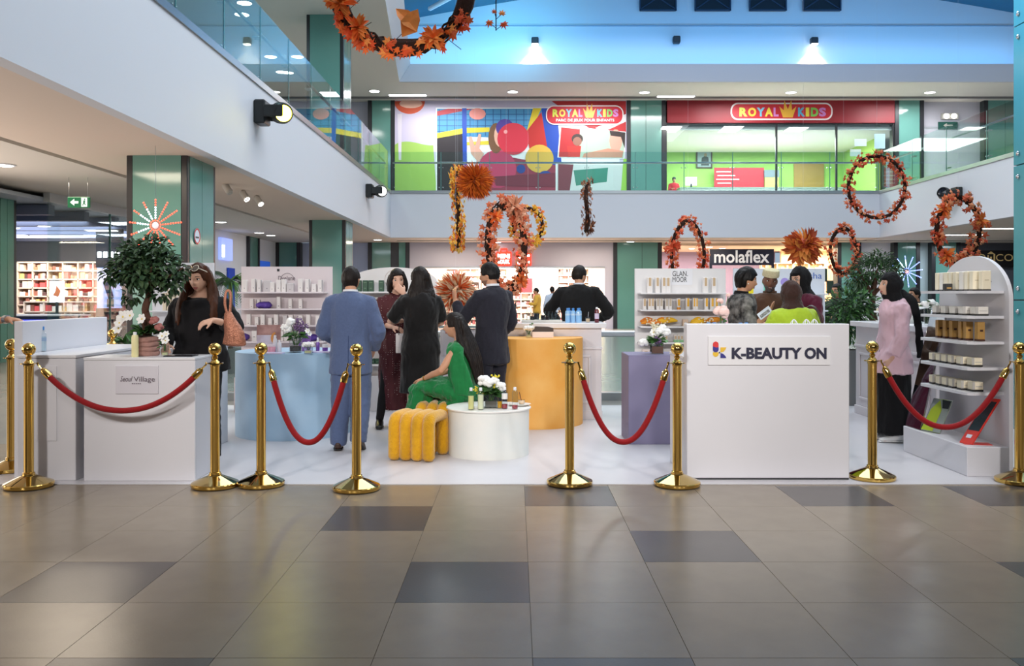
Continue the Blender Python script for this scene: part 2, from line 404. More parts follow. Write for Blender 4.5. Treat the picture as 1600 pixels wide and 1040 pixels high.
# wall louvres, wall lamps
for k, (x0, x1) in enumerate(((1000, 1056), (1086, 1141), (1171, 1228), (1255, 1313))):
    Y = 34.62; a, b, z0, z1 = GX(x0, Y), GX(x1, Y), GZ(17, Y), GZ(17, Y) + 1.0
    o = E('wall_vent', 'dark square wall vent high on the blue lit wall, %s from the left' % ORD[k], 'vent', ((a + b) / 2, Y, z0), 0, 'vents under the roof')
    wd = (b - a) / 2
    MB().b2(-wd, wd, .0, .06, 0, z1 - z0).obj('opening', M('vent_black', (14, 20, 34), .5), o)
    fr = MB(); fr.b2(-wd, wd, -.05, 0, 0, .05); fr.b2(-wd, wd, -.05, 0, z1 - z0 - .05, z1 - z0)
    for s in (-1, 1): fr.b2(s * wd - .025, s * wd + .025, -.05, 0, 0, z1 - z0)
    fr.obj('frame', M('vent_frame', (40, 58, 84), .5), o)
    br = MB(); br.sweep([(-wd, -.02, .05), (wd, -.02, 1.0)], .025, 6); br.sweep([(-wd, -.02, 1.0), (wd, -.02, .05)], .025, 6); br.obj('cross_brace', M('vent_frame'), o)
for k, (x, y, lit) in enumerate(((836, 64, 1), (1057, 62, 0), (1272, 64, 1))):
    Y = 34.5; p = P(x, y, Y)
    o = E('wall_lamp', ('lit square wall lamp throwing a white cone, on the left of the blue wall', 'unlit dark square lamp between two lit ones on the blue wall', 'lit square wall lamp throwing a white cone, on the right of the blue wall')[k], 'lamp', p)
    MB().box((0, 0, 0), (.28, .24, .26), 0, .03).obj('housing', M('lamp_black', (30, 34, 40), .5), o); MB().box((0, .14, 0), (.1, .1, .08)).obj('bracket', M('lamp_black'), o)
    MB().box((0, -.01, -.14), (.24, .2, .02)).obj('diffuser', M('lamp_glow', (255, 246, 225), .5, emit=14) if lit else M('lamp_black'), o)
    if lit: lamp('wall_lamp_light', 'SPOT', (p.x, p.y - .12, p.z - .2), 340, (1, .80, .52), .06, None, (p.x, p.y + .25, p.z - 1.6), 88, .6)

# columns: dark-trimmed boxes clad in green glass panels
def column(name, x0, x1, y0, y1, z0, z1, trims=1, seam=True):
    o = st(name, MB().b2(x0 + .03, x1 - .03, y0 + .03, y1 - .03, z0, z1), M('column_core', (58, 66, 66), .5))
    w = x1 - x0; t = .1
    for s, xx in ((-1, x0), (1, x1)):
        MB().b2(xx, xx - s * t, y0, y0 + t, z0, z1, .01).obj('trim_strip', dark, o)
        MB().b2(xx, xx - s * t, y1 - t, y1, z0, z1, .01).obj('trim_strip', dark, o)
    h = (z1 - z0)
    MB().b2(x0 + t, x1 - t, y0 - .004, y0 + .03, z0, z1).obj('glass_panel', green, o)
    d = (y1 - y0 - 2 * t) / 2
    for s, xx in ((-1, x0), (1, x1)):
        for k in (0, 1):
            MB().b2(xx + s * .004, xx - s * .03, y0 + t + k * d + .008, y0 + t + (k + 1) * d - .008, z0, z1).obj('glass_panel', green, o)
    return o
column('column', -6.12, -5.16, 13.9, 15.2, 0, ZC)
column('column', -6.05, -4.98, 25.9, 27.1, 0, ZC)
column('column', -6.05, -4.98, 25.6, 26.8, ZF, ZU)
column('column', -12.3, -10.67, 18.2, 18.9, 0, ZC)
rc = st('column', MB().b2(5.26, 6.5, 7.9, 9.26, 0, 12), M('column_core'))
zz = [0, 1.35, 2.75, 4.2, 5.6, 7.0, 8.4, 9.8, 12]
bolt = None
for k in range(len(zz) - 1):
    for (ya, yb) in ((7.92, 8.56), (8.58, 9.25)):
        MB().b2(5.22, 5.262, ya, yb, zz[k] + .006, zz[k + 1] - .006).obj('glass_panel', teal_glass, rc)
    MB().b2(5.28, 6.48, 9.26, 9.30, zz[k] + .006, zz[k + 1] - .006).obj('glass_panel', teal_glass, rc)
    for yy in (8.66, 9.16, 8.48):
        for z in (zz[k] + .12, zz[k + 1] - .12):
            MB().ell((5.212, yy, z), (.014, .026, .026), 10, 6).obj('bolt', chrome, rc, True)
# pilasters on the back wall, ground and upper
def pilaster(x0, x1, z0, z1, seam=None, Y=YS):
    a, b = GX(x0, Y), GX(x1, Y); o = st('column', MB().b2(a, b, Y, Y + .5, z0, z1), M('column_core'))
    t = .16
    for xx, s in ((a, 1), (b, -1)): MB().b2(xx, xx + s * t, Y - .05, Y + .02, z0, z1).obj('trim_strip', dark, o)
    ed = [a + t + .005] + ([GX(seam, Y)] if seam else []) + [b - t - .005]
    for k in range(len(ed) - 1): MB().b2(ed[k] + .008, ed[k + 1] - .008, Y - .03, Y + .02, z0, z1).obj('glass_panel', green, o)
pilaster(575, 617, ZF - .1, ZU); pilaster(979, 1040, ZF - .1, ZU, 1009); pilaster(1398, 1443, ZF - .1, ZU); pilaster(1537, 1600, ZF - .1, ZU, 1570)
pilaster(575, 617, 0, ZC); pilaster(617, 640, 0, ZC); pilaster(430, 470, 0, ZC); pilaster(958, 1034, 0, ZC, 1003); pilaster(1308, 1345, 0, ZC); pilaster(1396, 1437, 0, ZC); pilaster(1455, 1500, 0, ZC)
# back walls between them
slab('wall_back_left', -14, GX(575, YS), YS + .3, YS + .5, 0, ZC, M('pale_blue_wall', (196, 206, 232), .5))
slab('wall_back_upper_left', -14, GX(617, YS), YS + .3, YS + .5, ZF - .1, ZU, lilac)
slab('wall_back_upper_right', GX(1440, YS), 26, YS + .3, YS + .5, ZF - .1, ZU, M('upper_grey_wall', (206, 202, 212), .6))
slab('wall_left_upper', -10.4, -10.2, 0, YS + .3, ZF - .1, ZU, M('upper_teal_wall', (120, 160, 170), .4))
slab('wall_right_far', 25.8, 26, 0, 48, 0, ZU, white)
slab('wall_back_right', GX(1345, YS), GX(1396, YS), YS + .3, YS + .5, 0, ZC, M('bright_wall', (236, 240, 248), .5))
slab('wall_back_right2', GX(1437, YS), GX(1500, YS), YS + .3, YS + .5, 0, ZC, M('pale_teal_wall', (206, 226, 230), .5))
# left aisle beyond the first column: white wall, panels
slab('wall_left_aisle', -10.2, -10, 29.2, YS + .3, 0, ZC, M('bright_wall'))
slab('wall_shop_side', -24, -10.05, YS, YS + .2, 0, ZC, lilac)
mb = MB().b2(-10.02, -9.94, 33.0, 34.1, 0, ZC); o = st('column', mb, green)
for ya in (32.85, 34.1): MB().b2(-10.02, -9.9, ya, ya + .16, 0, ZC).obj('trim_strip', dark, o)
o = E('poster', 'blue backlit poster with a sun and white letters behind the palms', 'poster', (-9.998, 35.1, 1.0))
MB().b2(0, .05, -.75, .75, 0, 1.75).obj('panel', M('blue_poster', (44, 92, 196), .5, emit=.5), o)
MB().poly(circ(-.42, 1.2, .14, 12), (.052, 0, 0), (0, 1, 0), (0, 0, 1), .004).obj('sun_mark', M('yellow_print', (240, 210, 60), .5), o)
MB().poly([(-.7, 0), (.7, 0), (.7, .5), (0, .62), (-.7, .42)], (.052, 0, 0), (0, 1, 0), (0, 0, 1), .004).obj('white_print', M('white_print', (225, 232, 245), .5), o)
o = E('lightbox', 'pale blue lit sign box beside the first green column', 'sign', (-9.998, 30.35, 2.6))
MB().b2(0, .1, -.6, .6, 0, .75).obj('box', M('pale_blue_lit', (150, 168, 240), .5, emit=.9), o); MB().b2(.1, .12, -.5, -.3, .1, .5).obj('white_mark', M('lit_white', (255, 255, 255), .5, emit=6), o)
o = MB().b2(-9.98, -9.93, 30.6, 31.3, 0, 2.35).obj('door_panel', M('strong_blue', (28, 76, 210), .4), None); T(o, 'strong blue door leaf beyond the palms on the left', 'door')

# balcony glass railings: each pane, clamp and handrail by itself
def railing(label, axis, c, a0, edges, z0=ZF, h=1.55, inward=1, hr=1.15):
    """panes along axis between successive edges at offset c"""
    o = E('glass_railing', label, 'railing', (0, 0, 0))
    for k in range(len(edges) - 1):
        a, b = edges[k] + .012, edges[k + 1] - .012
        if axis == 'y': MB().b2(c - .008, c + .008, a, b, z0, z0 + h).obj('pane', rail_glass, o)
        else: MB().b2(a, b, c - .008, c + .008, z0, z0 + h).obj('pane', rail_glass, o)
        e = MB()
        if axis == 'y': e.b2(c - .009, c + .009, edges[k + 1] - .012, edges[k + 1] + .012, z0, z0 + h)
        else: e.b2(edges[k + 1] - .012, edges[k + 1] + .012, c - .009, c + .009, z0, z0 + h)
        e.obj('pane_joint', edgeg, o)
        for zz_ in (z0 + .2, z0 + .62 * h):
            for s in (a + .06, b - .06):
                m = MB()
                if axis == 'y': m.sweep([(c - inward * .01, s, zz_), (c - inward * .12, s, zz_)], .02, 6)
                else: m.sweep([(s, c + .01, zz_), (s, c + .12, zz_)], .02, 6)
                m.obj('clamp', steel, o)
    m = MB()
    if axis == 'y': m.sweep([(c - inward * .12, edges[0], z0 + hr), (c - inward * .12, edges[-1], z0 + hr)], .035, 8)
    else: m.sweep([(edges[0], c + .12, z0 + hr), (edges[-1], c + .12, z0 + hr)], .035, 8)
    m.obj('handrail', steel, o, True); return o
railing('glass railing along the left balcony edge above the white fascia', 'y', XL - .1, 0, [8.4, 10.5, 12.6, 14.7, 16.8, 18.9, 21.0, 23.1, 25.2, 27.3, 29.4, 31.5, 33.6], inward=1)
railing('glass railing along the back balcony in front of the play centre', 'x', YB + .1, 0, [-4.7 + 1.86 * k for k in range(11)])
railing('glass railing along the right balcony edge, sloping down the picture', 'y', XR + .1, 0, [9.0 + 2.46 * k for k in range(11)], inward=-1)

# ceiling lights: frame and glowing diffuser; positions from the ceiling they sit in
dif = M('downlight_glow', (255, 252, 244), .5, emit=9)
def downlight(p, label, r=.16, long=None):
    o = E('ceiling_light', label, 'light', p, 0, 'ceiling lights')
    if long:
        MB().b2(-long / 2 - .04, long / 2 + .04, -.14, .14, -.02, 0).obj('frame', white, o); MB().b2(-long / 2, long / 2, -.1, .1, -.03, -.01).obj('diffuser', dif, o)
    else:
        MB().lathe([(r + .03, 0), (r + .03, -.015), (r, -.02), (r, 0)], 20).obj('frame', white, o, True); MB().lathe([(r, -.016), (r * .5, -.03), (.001, -.032)], 20).obj('diffuser', dif, o, True)
def on_ceiling(x, y, Z): Y = F * (Z - H0) / (CY - y); return Vector((GX(x, Y), Y, Z - .001))
ups = [(585, 142), (801, 143), (1007, 144), (1236, 144), (1453, 144)]
for k, (x, y) in enumerate(ups): downlight(on_ceiling(x, y, ZU), 'round ceiling light in the upper back gallery, %s from the left' % ORD[k], .2)
for k, (x, y) in enumerate(((637, 148), (1056, 150))): downlight(on_ceiling(x, y, ZU), 'long ceiling light strip in the upper gallery, above the %s' % ('poster', 'red shop sign')[k], .2, 1.5)
lows = [(590, 374), (777, 378), (985, 377), (1183, 388), (1236, 377), (1371, 388), (1553, 388)]
for k, (x, y) in enumerate(lows): downlight(on_ceiling(x, y, ZC), 'round ceiling light in the lower back gallery, %s from the left' % ORD[k], .16)
for k, (x, y) in enumerate(((5, 257), (345, 346), (405, 363), (423, 367), (362, 366), (408, 378))): downlight(on_ceiling(x, y, ZC), 'round ceiling light of the left aisle, %s from the left' % ORD[(0, 1, 3, 5, 2, 4)[k]], .16)
for k, (x, y) in enumerate(((1505, 366), (1560, 356))): downlight(on_ceiling(x, y, ZC), 'long ceiling light strip under the right balcony, %s' % ('farther one', 'nearer one')[k], .2, 1.3)
for k, (x, y) in enumerate(((382, 36), (378, 62), (423, 118), (465, 118), (440, 142), (450, 143))): downlight(on_ceiling(x, max(y - 40, 4) if k < 2 else y - 30, ZU) , 'round light of the upper left gallery seen through the glass railing, %s' % ORD[k], .2)

# ground floor shop front on the left: panes, mullions, the shop inside
o = E('shop_facade', 'tall glazed shop front under the left ceiling', 'storefront', (0, 0, 0))
ys = [18.9, 21.8, 24.45, 26.7, 28.95]
for k in range(4):
    MB().b2(-10.02, -9.995, ys[k] + .01, ys[k + 1] - .01, .08, 3.4).obj('pane', pane, o)
    MB().b2(-10.03, -9.98, ys[k + 1] - .012, ys[k + 1] + .012, .08, 3.4).obj('pane_joint', edgeg, o)
MB().b2(-10.1, -9.96, 18.9, 29.2, 3.4, ZC - .002).obj('header', M('shop_header', (196, 200, 206), .4), o)
MB().b2(-10.08, -9.96, 18.9, 29.2, 0, .08).obj('sill', steel, o)
slab('wall_shop_back', -24, -10.1, 31.0, 31.2, 0, ZC, M('shop_grey', (120, 124, 136), .6))
slab('ceiling_shop', -24, -10.1, 10, 31, 3.42, 3.5, M('shop_ceiling', (176, 186, 200), .6))
lamp('shop_light', 'AREA', (-13.5, 25, 3.3), 420, (.96, .96, 1), 5, 5, (-13.5, 25, 0))
for k in range(7):
    o = MB().b2(-18, -10.3, 19.5 + 1.6 * k, 19.75 + 1.6 * k, 3.18, 3.4).obj('ceiling_beam', M('shop_beam', (150, 158, 172) if k % 2 else (110, 120, 150), .6), None); T(o, 'grey ceiling beam inside the left shop, %s from the front' % ORD[k], 'beam', 'beams in the left shop')
for k, (x, Y) in enumerate(((-12.0, 22.5), (-11.2, 24), (-13.2, 23.2), (-12.2, 26), (-14.5, 26), (-11.0, 27.5))):
    downlight((x, Y, 3.17), 'light under the beams inside the left shop, %s counted from the front' % ORD[k], .15, .8 if k % 2 else None)
# shelving inside that shop
def shelf_wall(label, x0, x1, Y, z0, z1, rows, cols, cset, seed, back, group=None, glow=0):
    o = E('display_shelving', label, 'shelving', ((x0 + x1) / 2, Y, z0)); w = (x1 - x0) / 2; h = z1 - z0; r = random.Random(seed)
    MB().b2(-w, w, .3, .34, 0, h).obj('back_panel', back, o)
    for k in range(rows + 1): MB().b2(-w, w, 0, .3, h * k / rows - .02, h * k / rows + .02).obj('shelf', M('shelf_pale', (226, 208, 190), .5), o)
    for k in range(cols + 1): MB().b2(-w + 2 * w * k / cols - .02, -w + 2 * w * k / cols + .02, 0, .3, 0, h).obj('upright', M('shelf_pale'), o)
    mats = [M('goods_%d_%d_%d' % c, c, .5) for c in cset]; mb = MB()
    for k in range(rows):
        x = -w + .05
        while x < w - .1:
            ww = r.uniform(.06, .2); hh = h / rows * r.uniform(.35, .82)
            if r.random() < .88: mb.b2(x, x + ww * .9, .05, .25, h * k / rows + .02, h * k / rows + .02 + hh, 0, r.randrange(len(mats)))
            x += ww
    S(mb.obj('goods', mats, o), 'stuff')
wcol = [(224, 170, 140), (190, 120, 90), (240, 226, 210), (150, 96, 80), (214, 90, 90), (250, 240, 230), (96, 70, 70), (230, 190, 120)]
shelf_wall('warm lit wooden wall shelving of goods inside the left shop', -15.9, -13.0, 28.2, 0.0, 2.45, 9, 6, wcol, 3, M('shop_back_warm', (206, 150, 112), .6))
shelf_wall('low shelf table of boxed goods inside the left shop', -14.8, -12.4, 26.6, 0, 1.2, 4, 4, wcol, 5, M('shop_back_warm'))
lamp('shelf_light', 'AREA', (-14.4, 26.9, 3.0), 110, (1, .82, .66), 2.6, .5, (-14.4, 28.4, 1.4))
o = E('advert_screen', 'lit white advert panel standing among the goods of the left shop', 'screen', (GX(72, 25), 25.6, .9))
MB().box((0, 0, .6), (.42, .06, .62), 0, .01).obj('screen', M('lit_panel', (240, 240, 255), .4, emit=1.1), o); MB().b2(-.03, .03, -.03, .03, 0, .3).obj('stand', dark, o); MB().b2(-.15, .15, -.1, .1, -.9, .0).obj('foot', dark, o)
MB().poly([(-.1, .5), (.05, .45), (.12, .62), (0, .78), (-.03, .62)], (0, -.031, 0), d=.003).obj('orange_mark', M('orange_print', (230, 130, 80), .5), o)
o = E('lightbox', 'tall blue lit phone advert behind the glass of the left shop', 'sign', (GX(170, 24), 24, .8))
MB().b2(-.32, .32, 0, .08, .25, 1.35).obj('panel', M('phone_blue', (150, 176, 244), .4, var=(3, .6), emit=.9, col2=(220, 226, 250)), o)
MB().poly([(-.16, .95), (-.04, 1.15), (.14, .55), (.02, .40)], (0, -.001, 0), d=.004).obj('phone_print', M('phone_print', (96, 110, 150), .4), o)
MB().b2(-.05, .14, -.012, 0, .27, .5).obj('box_print', M('box_print', (150, 180, 190), .5), o); MB().b2(-.36, .36, .02, .3, -.8, .25).obj('cabinet', M('dark_cabinet', (40, 48, 62), .4), o)
[MB().b2(-.3 + .16 * k, -.19 + .16 * k, -.03, -.01, 1.62, 1.78, .03).obj('lit_sign_block', M('lit_white'), o) for k in range(4)]; MB().b2(-.36, .36, .02, .1, 1.35, 2.4).obj('header', M('dark_cabinet'), o)
o = E('poster', 'small grey portrait poster below the phone advert in the left shop', 'poster', (GX(183, 23.6), 23.97, .55))
MB().b2(-.13, .13, 0, .02, 0, .42).obj('sheet', M('grey_print', (140, 160, 190), .5), o); MB().poly(circ(0, .26, .06, 12), (0, -.001, 0), d=.003).obj('head_print', M('dark_print', (60, 70, 90), .5), o); MB().poly([(-.1, .02), (.1, .02), (.07, .17), (-.07, .17)], (0, -.001, 0), d=.003).obj('body_print', M('dark_print'), o)
o = E('glass_counter', 'dark counter with a blue light strip inside the left shop', 'counter', (GX(62, 24.5), 24.5, 0))
MB().b2(-1.3, 1.1, 0, .5, 0, .82).obj('body', M('dark_cabinet'), o); MB().b2(-1.3, 1.1, -.02, 0, .62, .72).obj('light_strip', M('blue_strip', (70, 80, 255), .4, emit=2.2), o); MB().b2(-1.35, 1.15, -.05, .55, .82, .87).obj('top', M('white_gloss', (232, 230, 232), .25), o)
# exit sign hung in the left aisle
o = E('exit_sign', 'green emergency exit sign with arrow and running figure, hung from the aisle ceiling', 'sign', (GX(123.5, 16.5), 16.5, GZ(316, 16.5)))
gs = M('exit_green', (16, 112, 70), .4, emit=.25); ws = M('exit_white', (235, 245, 240), .4, emit=.7)
MB().box((0, 0, 0), (.42, .03, .2), 0, .008).obj('panel', gs, o)
mb = MB(); mb.poly([(-.16, 0), (-.08, .065), (-.08, .022), (-.005, .022), (-.005, -.022), (-.08, -.022), (-.08, -.065)], (0, -.016, 0), d=.003); mb.obj('arrow', ws, o)
MB().poly(rrect(.05, -.085, .16, .085, .004, 2), (0, -.016, 0), d=.003).obj('door_mark', ws, o)
mb = MB(); mb.poly(circ(.115, .055, .014, 10), (0, -.02, 0), d=.003); mb.poly([(.09, .035), (.125, .035), (.118, -.02), (.14, -.05), (.13, -.058), (.1, -.025), (.085, -.065), (.072, -.06), (.09, -.01)], (0, -.02, 0), d=.003); mb.obj('running_figure', gs, o)
for s in (-.19, .16): MB().sweep([(s, 0, .1), (s, 0, ZC - GZ(316, 16.5))], .004, 5).obj('hanging_wire', steel, o)
# no smoking disc on the first column
o = E('no_smoking_sign', 'round red-rimmed no smoking sign on the side of the first green column', 'sign', (-5.145, 14.28, GZ(369, 14.28)))
mb = MB(); mb.poly(circ(0, 0, .13, 24), (0, 0, 0), (0, 1, 0), (0, 0, 1), .004); mb.obj('disc', M('white_print'), o)
mb = MB()
for k in range(24):
    a, b = 2 * PI * k / 24, 2 * PI * (k + 1) / 24
    mb.poly([(.13 * math.cos(a), .13 * math.sin(a)), (.13 * math.cos(b), .13 * math.sin(b)), (.105 * math.cos(b), .105 * math.sin(b)), (.105 * math.cos(a), .105 * math.sin(a))], (.004, 0, 0), (0, 1, 0), (0, 0, 1), .003)
mb.obj('red_ring', M('sign_red', (200, 30, 40), .4), o); MB().poly([(-.07, -.03), (.07, -.03), (.07, -.005), (-.07, -.005)], (.004, 0, 0), (0, 1, 0), (0, 0, 1), .003).obj('cigarette_mark', dark, o)
# track spotlights beyond the first column
for k, (x, y) in enumerate(((352, 290), (379, 301), (401, 309))):
    p = P(x, y, 17.5 + k); o = E('track_light', 'white track spotlight under the left balcony, %s from the left' % ORD[k], 'light', p, 0, 'track spotlights')
    MB().sweep([(0, 0, .0), (.1, -.06, -.13)], .07, 12).obj('head', M('pale_plastic', (190, 186, 178), .5), o, True); MB().b2(-.015, .015, -.015, .015, 0, ZC - p.z).obj('stem', M('pale_plastic'), o)
    MB().lathe([(.06, 0), (.001, .005)], 12, mat=Matrix.Translation((.118, -.071, -.153)) @ Matrix.Rotation(2.4, 4, Vector((.5, .8, 0)))).obj('lens', dif if k else M('lens_grey', (200, 200, 196), .3), o)
# ---------------------------------------------------------------- shop fronts on the back wall
# upper play centre: printed wall, shop with red fascia
red = M('shop_red', (140, 14, 30), .45); 
o = E('wall_print', 'large printed wall panel of the play centre with a ball pit picture', 'poster', (GX(617, YS), YS, ZF))
def U(x): return GX(x, YS) - GX(617, YS)
def V(y): return GZ(y, YS) - ZF
ht = V(157)
MB().b2(0, U(979), 0, .05, 0, ht).obj('backing_panel', M('print_lilac', (206, 196, 220), .5), o)
NA = [0]
def art(name, col, pts, lay, rough=.5):
    NA[0] += 1; MB().poly([(U(x), V(y)) for x, y in pts], (0, -.002 - lay * .003 - NA[0] * .00012, 0), d=.003).obj(name, M('print_%d_%d_%d' % col, col, rough), o)
def ac(cx, cy, rx, ry=None, n=24, a0=0, a1=2 * PI): return circ(cx, cy, rx, n, ry or rx, a0, a1)
art('green_hill', (164, 200, 96), [(617, 226)] + [(617 + k * 6, 224 - 3 * math.sin(k * .5)) for k in range(1, 11)] + [(682, 300), (617, 300)], 0)
art('mushroom_cap', (214, 84, 50), ac(640, 158, 24, 20, 16, 0, PI), 0); art('mushroom_band', (240, 190, 170), ac(642, 162, 18, 7, 16), 1); art('mushroom_stalk', (226, 216, 228), [(621, 178), (628, 178), (627, 250), (623, 250)], 0)
art('white_frame', (244, 244, 246), [(681, 168), (968, 168), (968, 300), (681, 300)], 0)
art('blue_net', (74, 148, 196), [(683, 170), (862, 170), (866, 218), (683, 212)], 1)
for k in range(13):
    art('net_cord', (36, 84, 140), [(686 + k * 12, 171), (687 + k * 12, 171), (687 + k * 12, 212), (686 + k * 12, 212)], 2)
for k in range(4): art('net_cord', (36, 84, 140), [(683, 178 + k * 9), (840, 178 + k * 9), (840, 179 + k * 9), (683, 179 + k * 9)], 2)
art('dark_pit', (44, 36, 40), [(683, 216), (725, 208), (725, 300), (683, 300)], 1)
art('yellow_bar', (222, 206, 60), [(683, 208), (725, 200), (765, 199), (765, 206), (727, 208), (683, 216)], 3)
art('red_bar', (190, 60, 70), [(683, 174), (700, 170), (740, 170), (700, 178), (683, 181)], 3)
art('blue_post', (30, 74, 176), [(722, 169), (729, 169), (730, 300), (724, 300)], 4)
art('blue_post', (30, 74, 176), [(846, 169), (870, 169), (878, 262), (858, 262)], 2); art('yellow_slide', (226, 200, 50), [(833, 169), (846, 169), (830, 205), (822, 208)], 3)
art('red_slide', (196, 44, 40), [(846, 175), (856, 236), (828, 236), (822, 206)], 3); art('yellow_bar', (222, 206, 60), [(726, 222), (765, 220), (765, 226), (728, 227)], 3)
art('striped_cap', (236, 150, 140), ac(746, 178, 13, 9, 14), 4)
art('ball_pit', (150, 44, 66), [(730, 300), (740, 262), (800, 246), (868, 258), (868, 300)], 4)
art('shirt', (200, 56, 96), ac(777, 264, 30, 30, 18), 5); art('hair', (120, 84, 56), ac(775, 216, 12, 24, 16), 5); art('face', (232, 184, 160), ac(782, 212, 10, 18, 16), 6)
art('hand', (226, 170, 150), [(736, 240), (732, 214), (737, 213), (742, 230), (748, 209), (752, 210), (749, 232), (756, 240), (748, 254)], 6)
art('purple_ball', (80, 60, 150), ac(789, 200, 14), 6); art('red_ball', (214, 50, 70), ac(802, 217, 25), 7); art('ball_shine', (246, 170, 170), ac(790, 206, 3), 8)
art('yellow_ball', (222, 178, 70), ac(843, 248, 22), 7); art('blue_ball', (30, 60, 140), ac(814, 264, 7), 7); art('blue_ball', (30, 60, 140), ac(852, 274, 10, 7), 8)
art('ball_pit_edge', (120, 30, 50), [(770, 276), (868, 270), (868, 292), (775, 290)], 8)
art('red_corner', (190, 40, 44), [(862, 158), (978, 158), (978, 208), (920, 200)], 1); art('white_stripe', (240, 230, 232), [(930, 200), (978, 178), (978, 190), (945, 205)], 2)
art('small_photo_frame', (240, 240, 240), [(875, 197), (978, 206), (976, 248), (871, 246)], 3)
art('small_photo', (176, 196, 176), [(877, 199), (976, 208), (974, 247), (873, 245)], 4); art('red_seat', (186, 40, 44), [(877, 199), (906, 202), (905, 245), (873, 245)], 5)
art('child_head', (60, 40, 36), ac(902, 217, 9, 8, 14), 6); art('child_face', (150, 100, 84), ac(902, 221, 7, 7, 14), 7); art('red_cup', (206, 50, 44), [(886, 228), (908, 228), (906, 245), (888, 245)], 7)
art('profile_face', (214, 160, 140), ac(962, 220, 10, 18, 14), 5); art('profile_hair', (50, 36, 34), [(952, 204), (977, 207), (976, 232), (970, 214), (954, 212)], 6); art('table_hands', (196, 140, 116), [(912, 240), (950, 232), (974, 236), (972, 246), (910, 246)], 6)
art('second_photo_frame', (240, 240, 240), [(868, 254), (976, 256), (972, 299), (868, 299)], 3); art('second_photo', (206, 212, 210), [(870, 256), (974, 258), (970, 299), (870, 299)], 4); art('second_photo_print', (120, 50, 60), [(872, 256), (896, 257), (890, 299), (872, 299)], 5); art('second_photo_print', (60, 130, 110), [(896, 266), (950, 262), (948, 284), (900, 290)], 5)
art('green_edge', (150, 200, 70), [(974, 248), (979, 248), (979, 300), (970, 300)], 5)
def crown(par, x, y, w, h, O, lay, fx, fy):
    art_pts = [(-.28, 0), (-.5, .62), (-.24, .4), (-.2, .95), (0, .45), (.2, .95), (.24, .4), (.5, .62), (.28, 0)]
    MB().poly([(fx(x + w * a), fy(y - h * b)) for a, b in art_pts], O, d=.004).obj('crown', M('crown_gold', (236, 178, 60), .4), par)
def royal(par, x0, x1, y0, y1, sub, O, fx, fy, lay=9):
    z = lambda k: (O[0], O[1] - .004 * (lay + k), O[2])
    r = abs(fy(y1) - fy(y0)) * .42
    MB().poly(rrect(fx(x0), fy(y1), fx(x1), fy(y0), r, 8), z(0), d=.004).obj('white_rim', M('logo_white', (246, 240, 240), .5), par)
    m = (x1 - x0) * .014; MB().poly(rrect(fx(x0 + m), fy(y1 - m), fx(x1 - m), fy(y0 + m), r * .86, 8), z(2), d=.004).obj('red_plate', M('logo_red', (196, 30, 46), .5), par)
    ym, yb = (y0 + (y1 - y0) * (.20 if sub else .28)), (y0 + (y1 - y0) * (.60 if sub else .80)); W = x1 - x0
    cols = [(206, 214, 70), (240, 200, 60), (120, 190, 220), (240, 210, 70), (214, 130, 200), (90, 180, 220), (240, 220, 70), (130, 200, 90), (206, 130, 200)]
    xs = [.085, .17, .255, .335, .42, .66, .735, .785, .865]; ws = [.08, .08, .08, .08, .05, .07, .035, .075, .07]
    for ch, xx, ww, cc in zip('ROYALKIDS', xs, ws, cols):
        lettering(ch, (z(3)[0] + fx(x0 + W * xx), z(3)[1], z(3)[2] + fy(yb)), fx(W * ww) - fx(0), fy(ym) - fy(yb), M('letter_%d_%d_%d' % cc, cc, .4), par, bold=.05)
    crown(par, x0 + W * .56, yb + (yb - ym) * .1, W * .17, (yb - ym) * 2.0, z(4), 0, fx, fy)
    if sub: lettering('PARC DE JEUX POUR ENFANTS', (z(3)[0] + fx(x0 + W * .13), z(3)[1], z(3)[2] + fy(y0 + (y1 - y0) * .88)), fx(W * .75) - fx(0), fy(y0 + (y1 - y0) * .70) - fy(y0 + (y1 - y0) * .88), M('logo_white'), par, bold=.02)
royal(o, 853, 974, 165, 195, True, (0, -.01, 0), U, V)
# upper shop
o = E('shop_facade', 'upper play centre shop front with red fascia and lime green interior', 'storefront', (GX(1040, YS), YS, ZF))
def U2(x): return GX(x, YS) - GX(1040, YS)
MB().b2(.06, U2(1397), -.06, .3, V(192), ht).obj('fascia', red, o)
royal(o, 1141, 1300, 161, 188, False, (0, -.06, 0), U2, V, 1)
for a, b in ((1041, 1213), (1215, 1307), (1309, 1396)): MB().b2(U2(a), U2(b), .1, .112, 0, V(193)).obj('pane', pane, o)
for x in (1041, 1214, 1308, 1397): MB().b2(U2(x) - .035, U2(x) + .035, .05, .16, 0, V(192)).obj('mullion', dark, o)
MB().b2(0, U2(1398), .03, .16, V(194), V(191)).obj('transom', dark, o)
Yi = 43.0
lime = M('lime_wall', (170, 206, 104), .6)
slab('wall_play_back', GX(1040, YS) - 2, GX(1398, YS) + 2.2, Yi, Yi + .2, ZF - .1, 8.9, lime)
slab('wall_play_right', GX(1398, YS) + .1, GX(1398, YS) + .3, YS + 2.2, Yi, ZF - .1, 8.9, lime); slab('wall_play_left', GX(1040, YS) - 1.4, GX(1040, YS) - 1.2, YS + .5, Yi, ZF - .1, 8.9, M('pale_lime', (220, 240, 180), .6))
slab('ceiling_play', GX(1040, YS) - 2, GX(1398, YS) + 2.2, YS + .3, Yi, 8.35, 8.5, white)
lamp('play_light', 'AREA', (11, 40, 8.2), 900, (.97, 1, .97), 7, 3.5, (11, 40, 5))
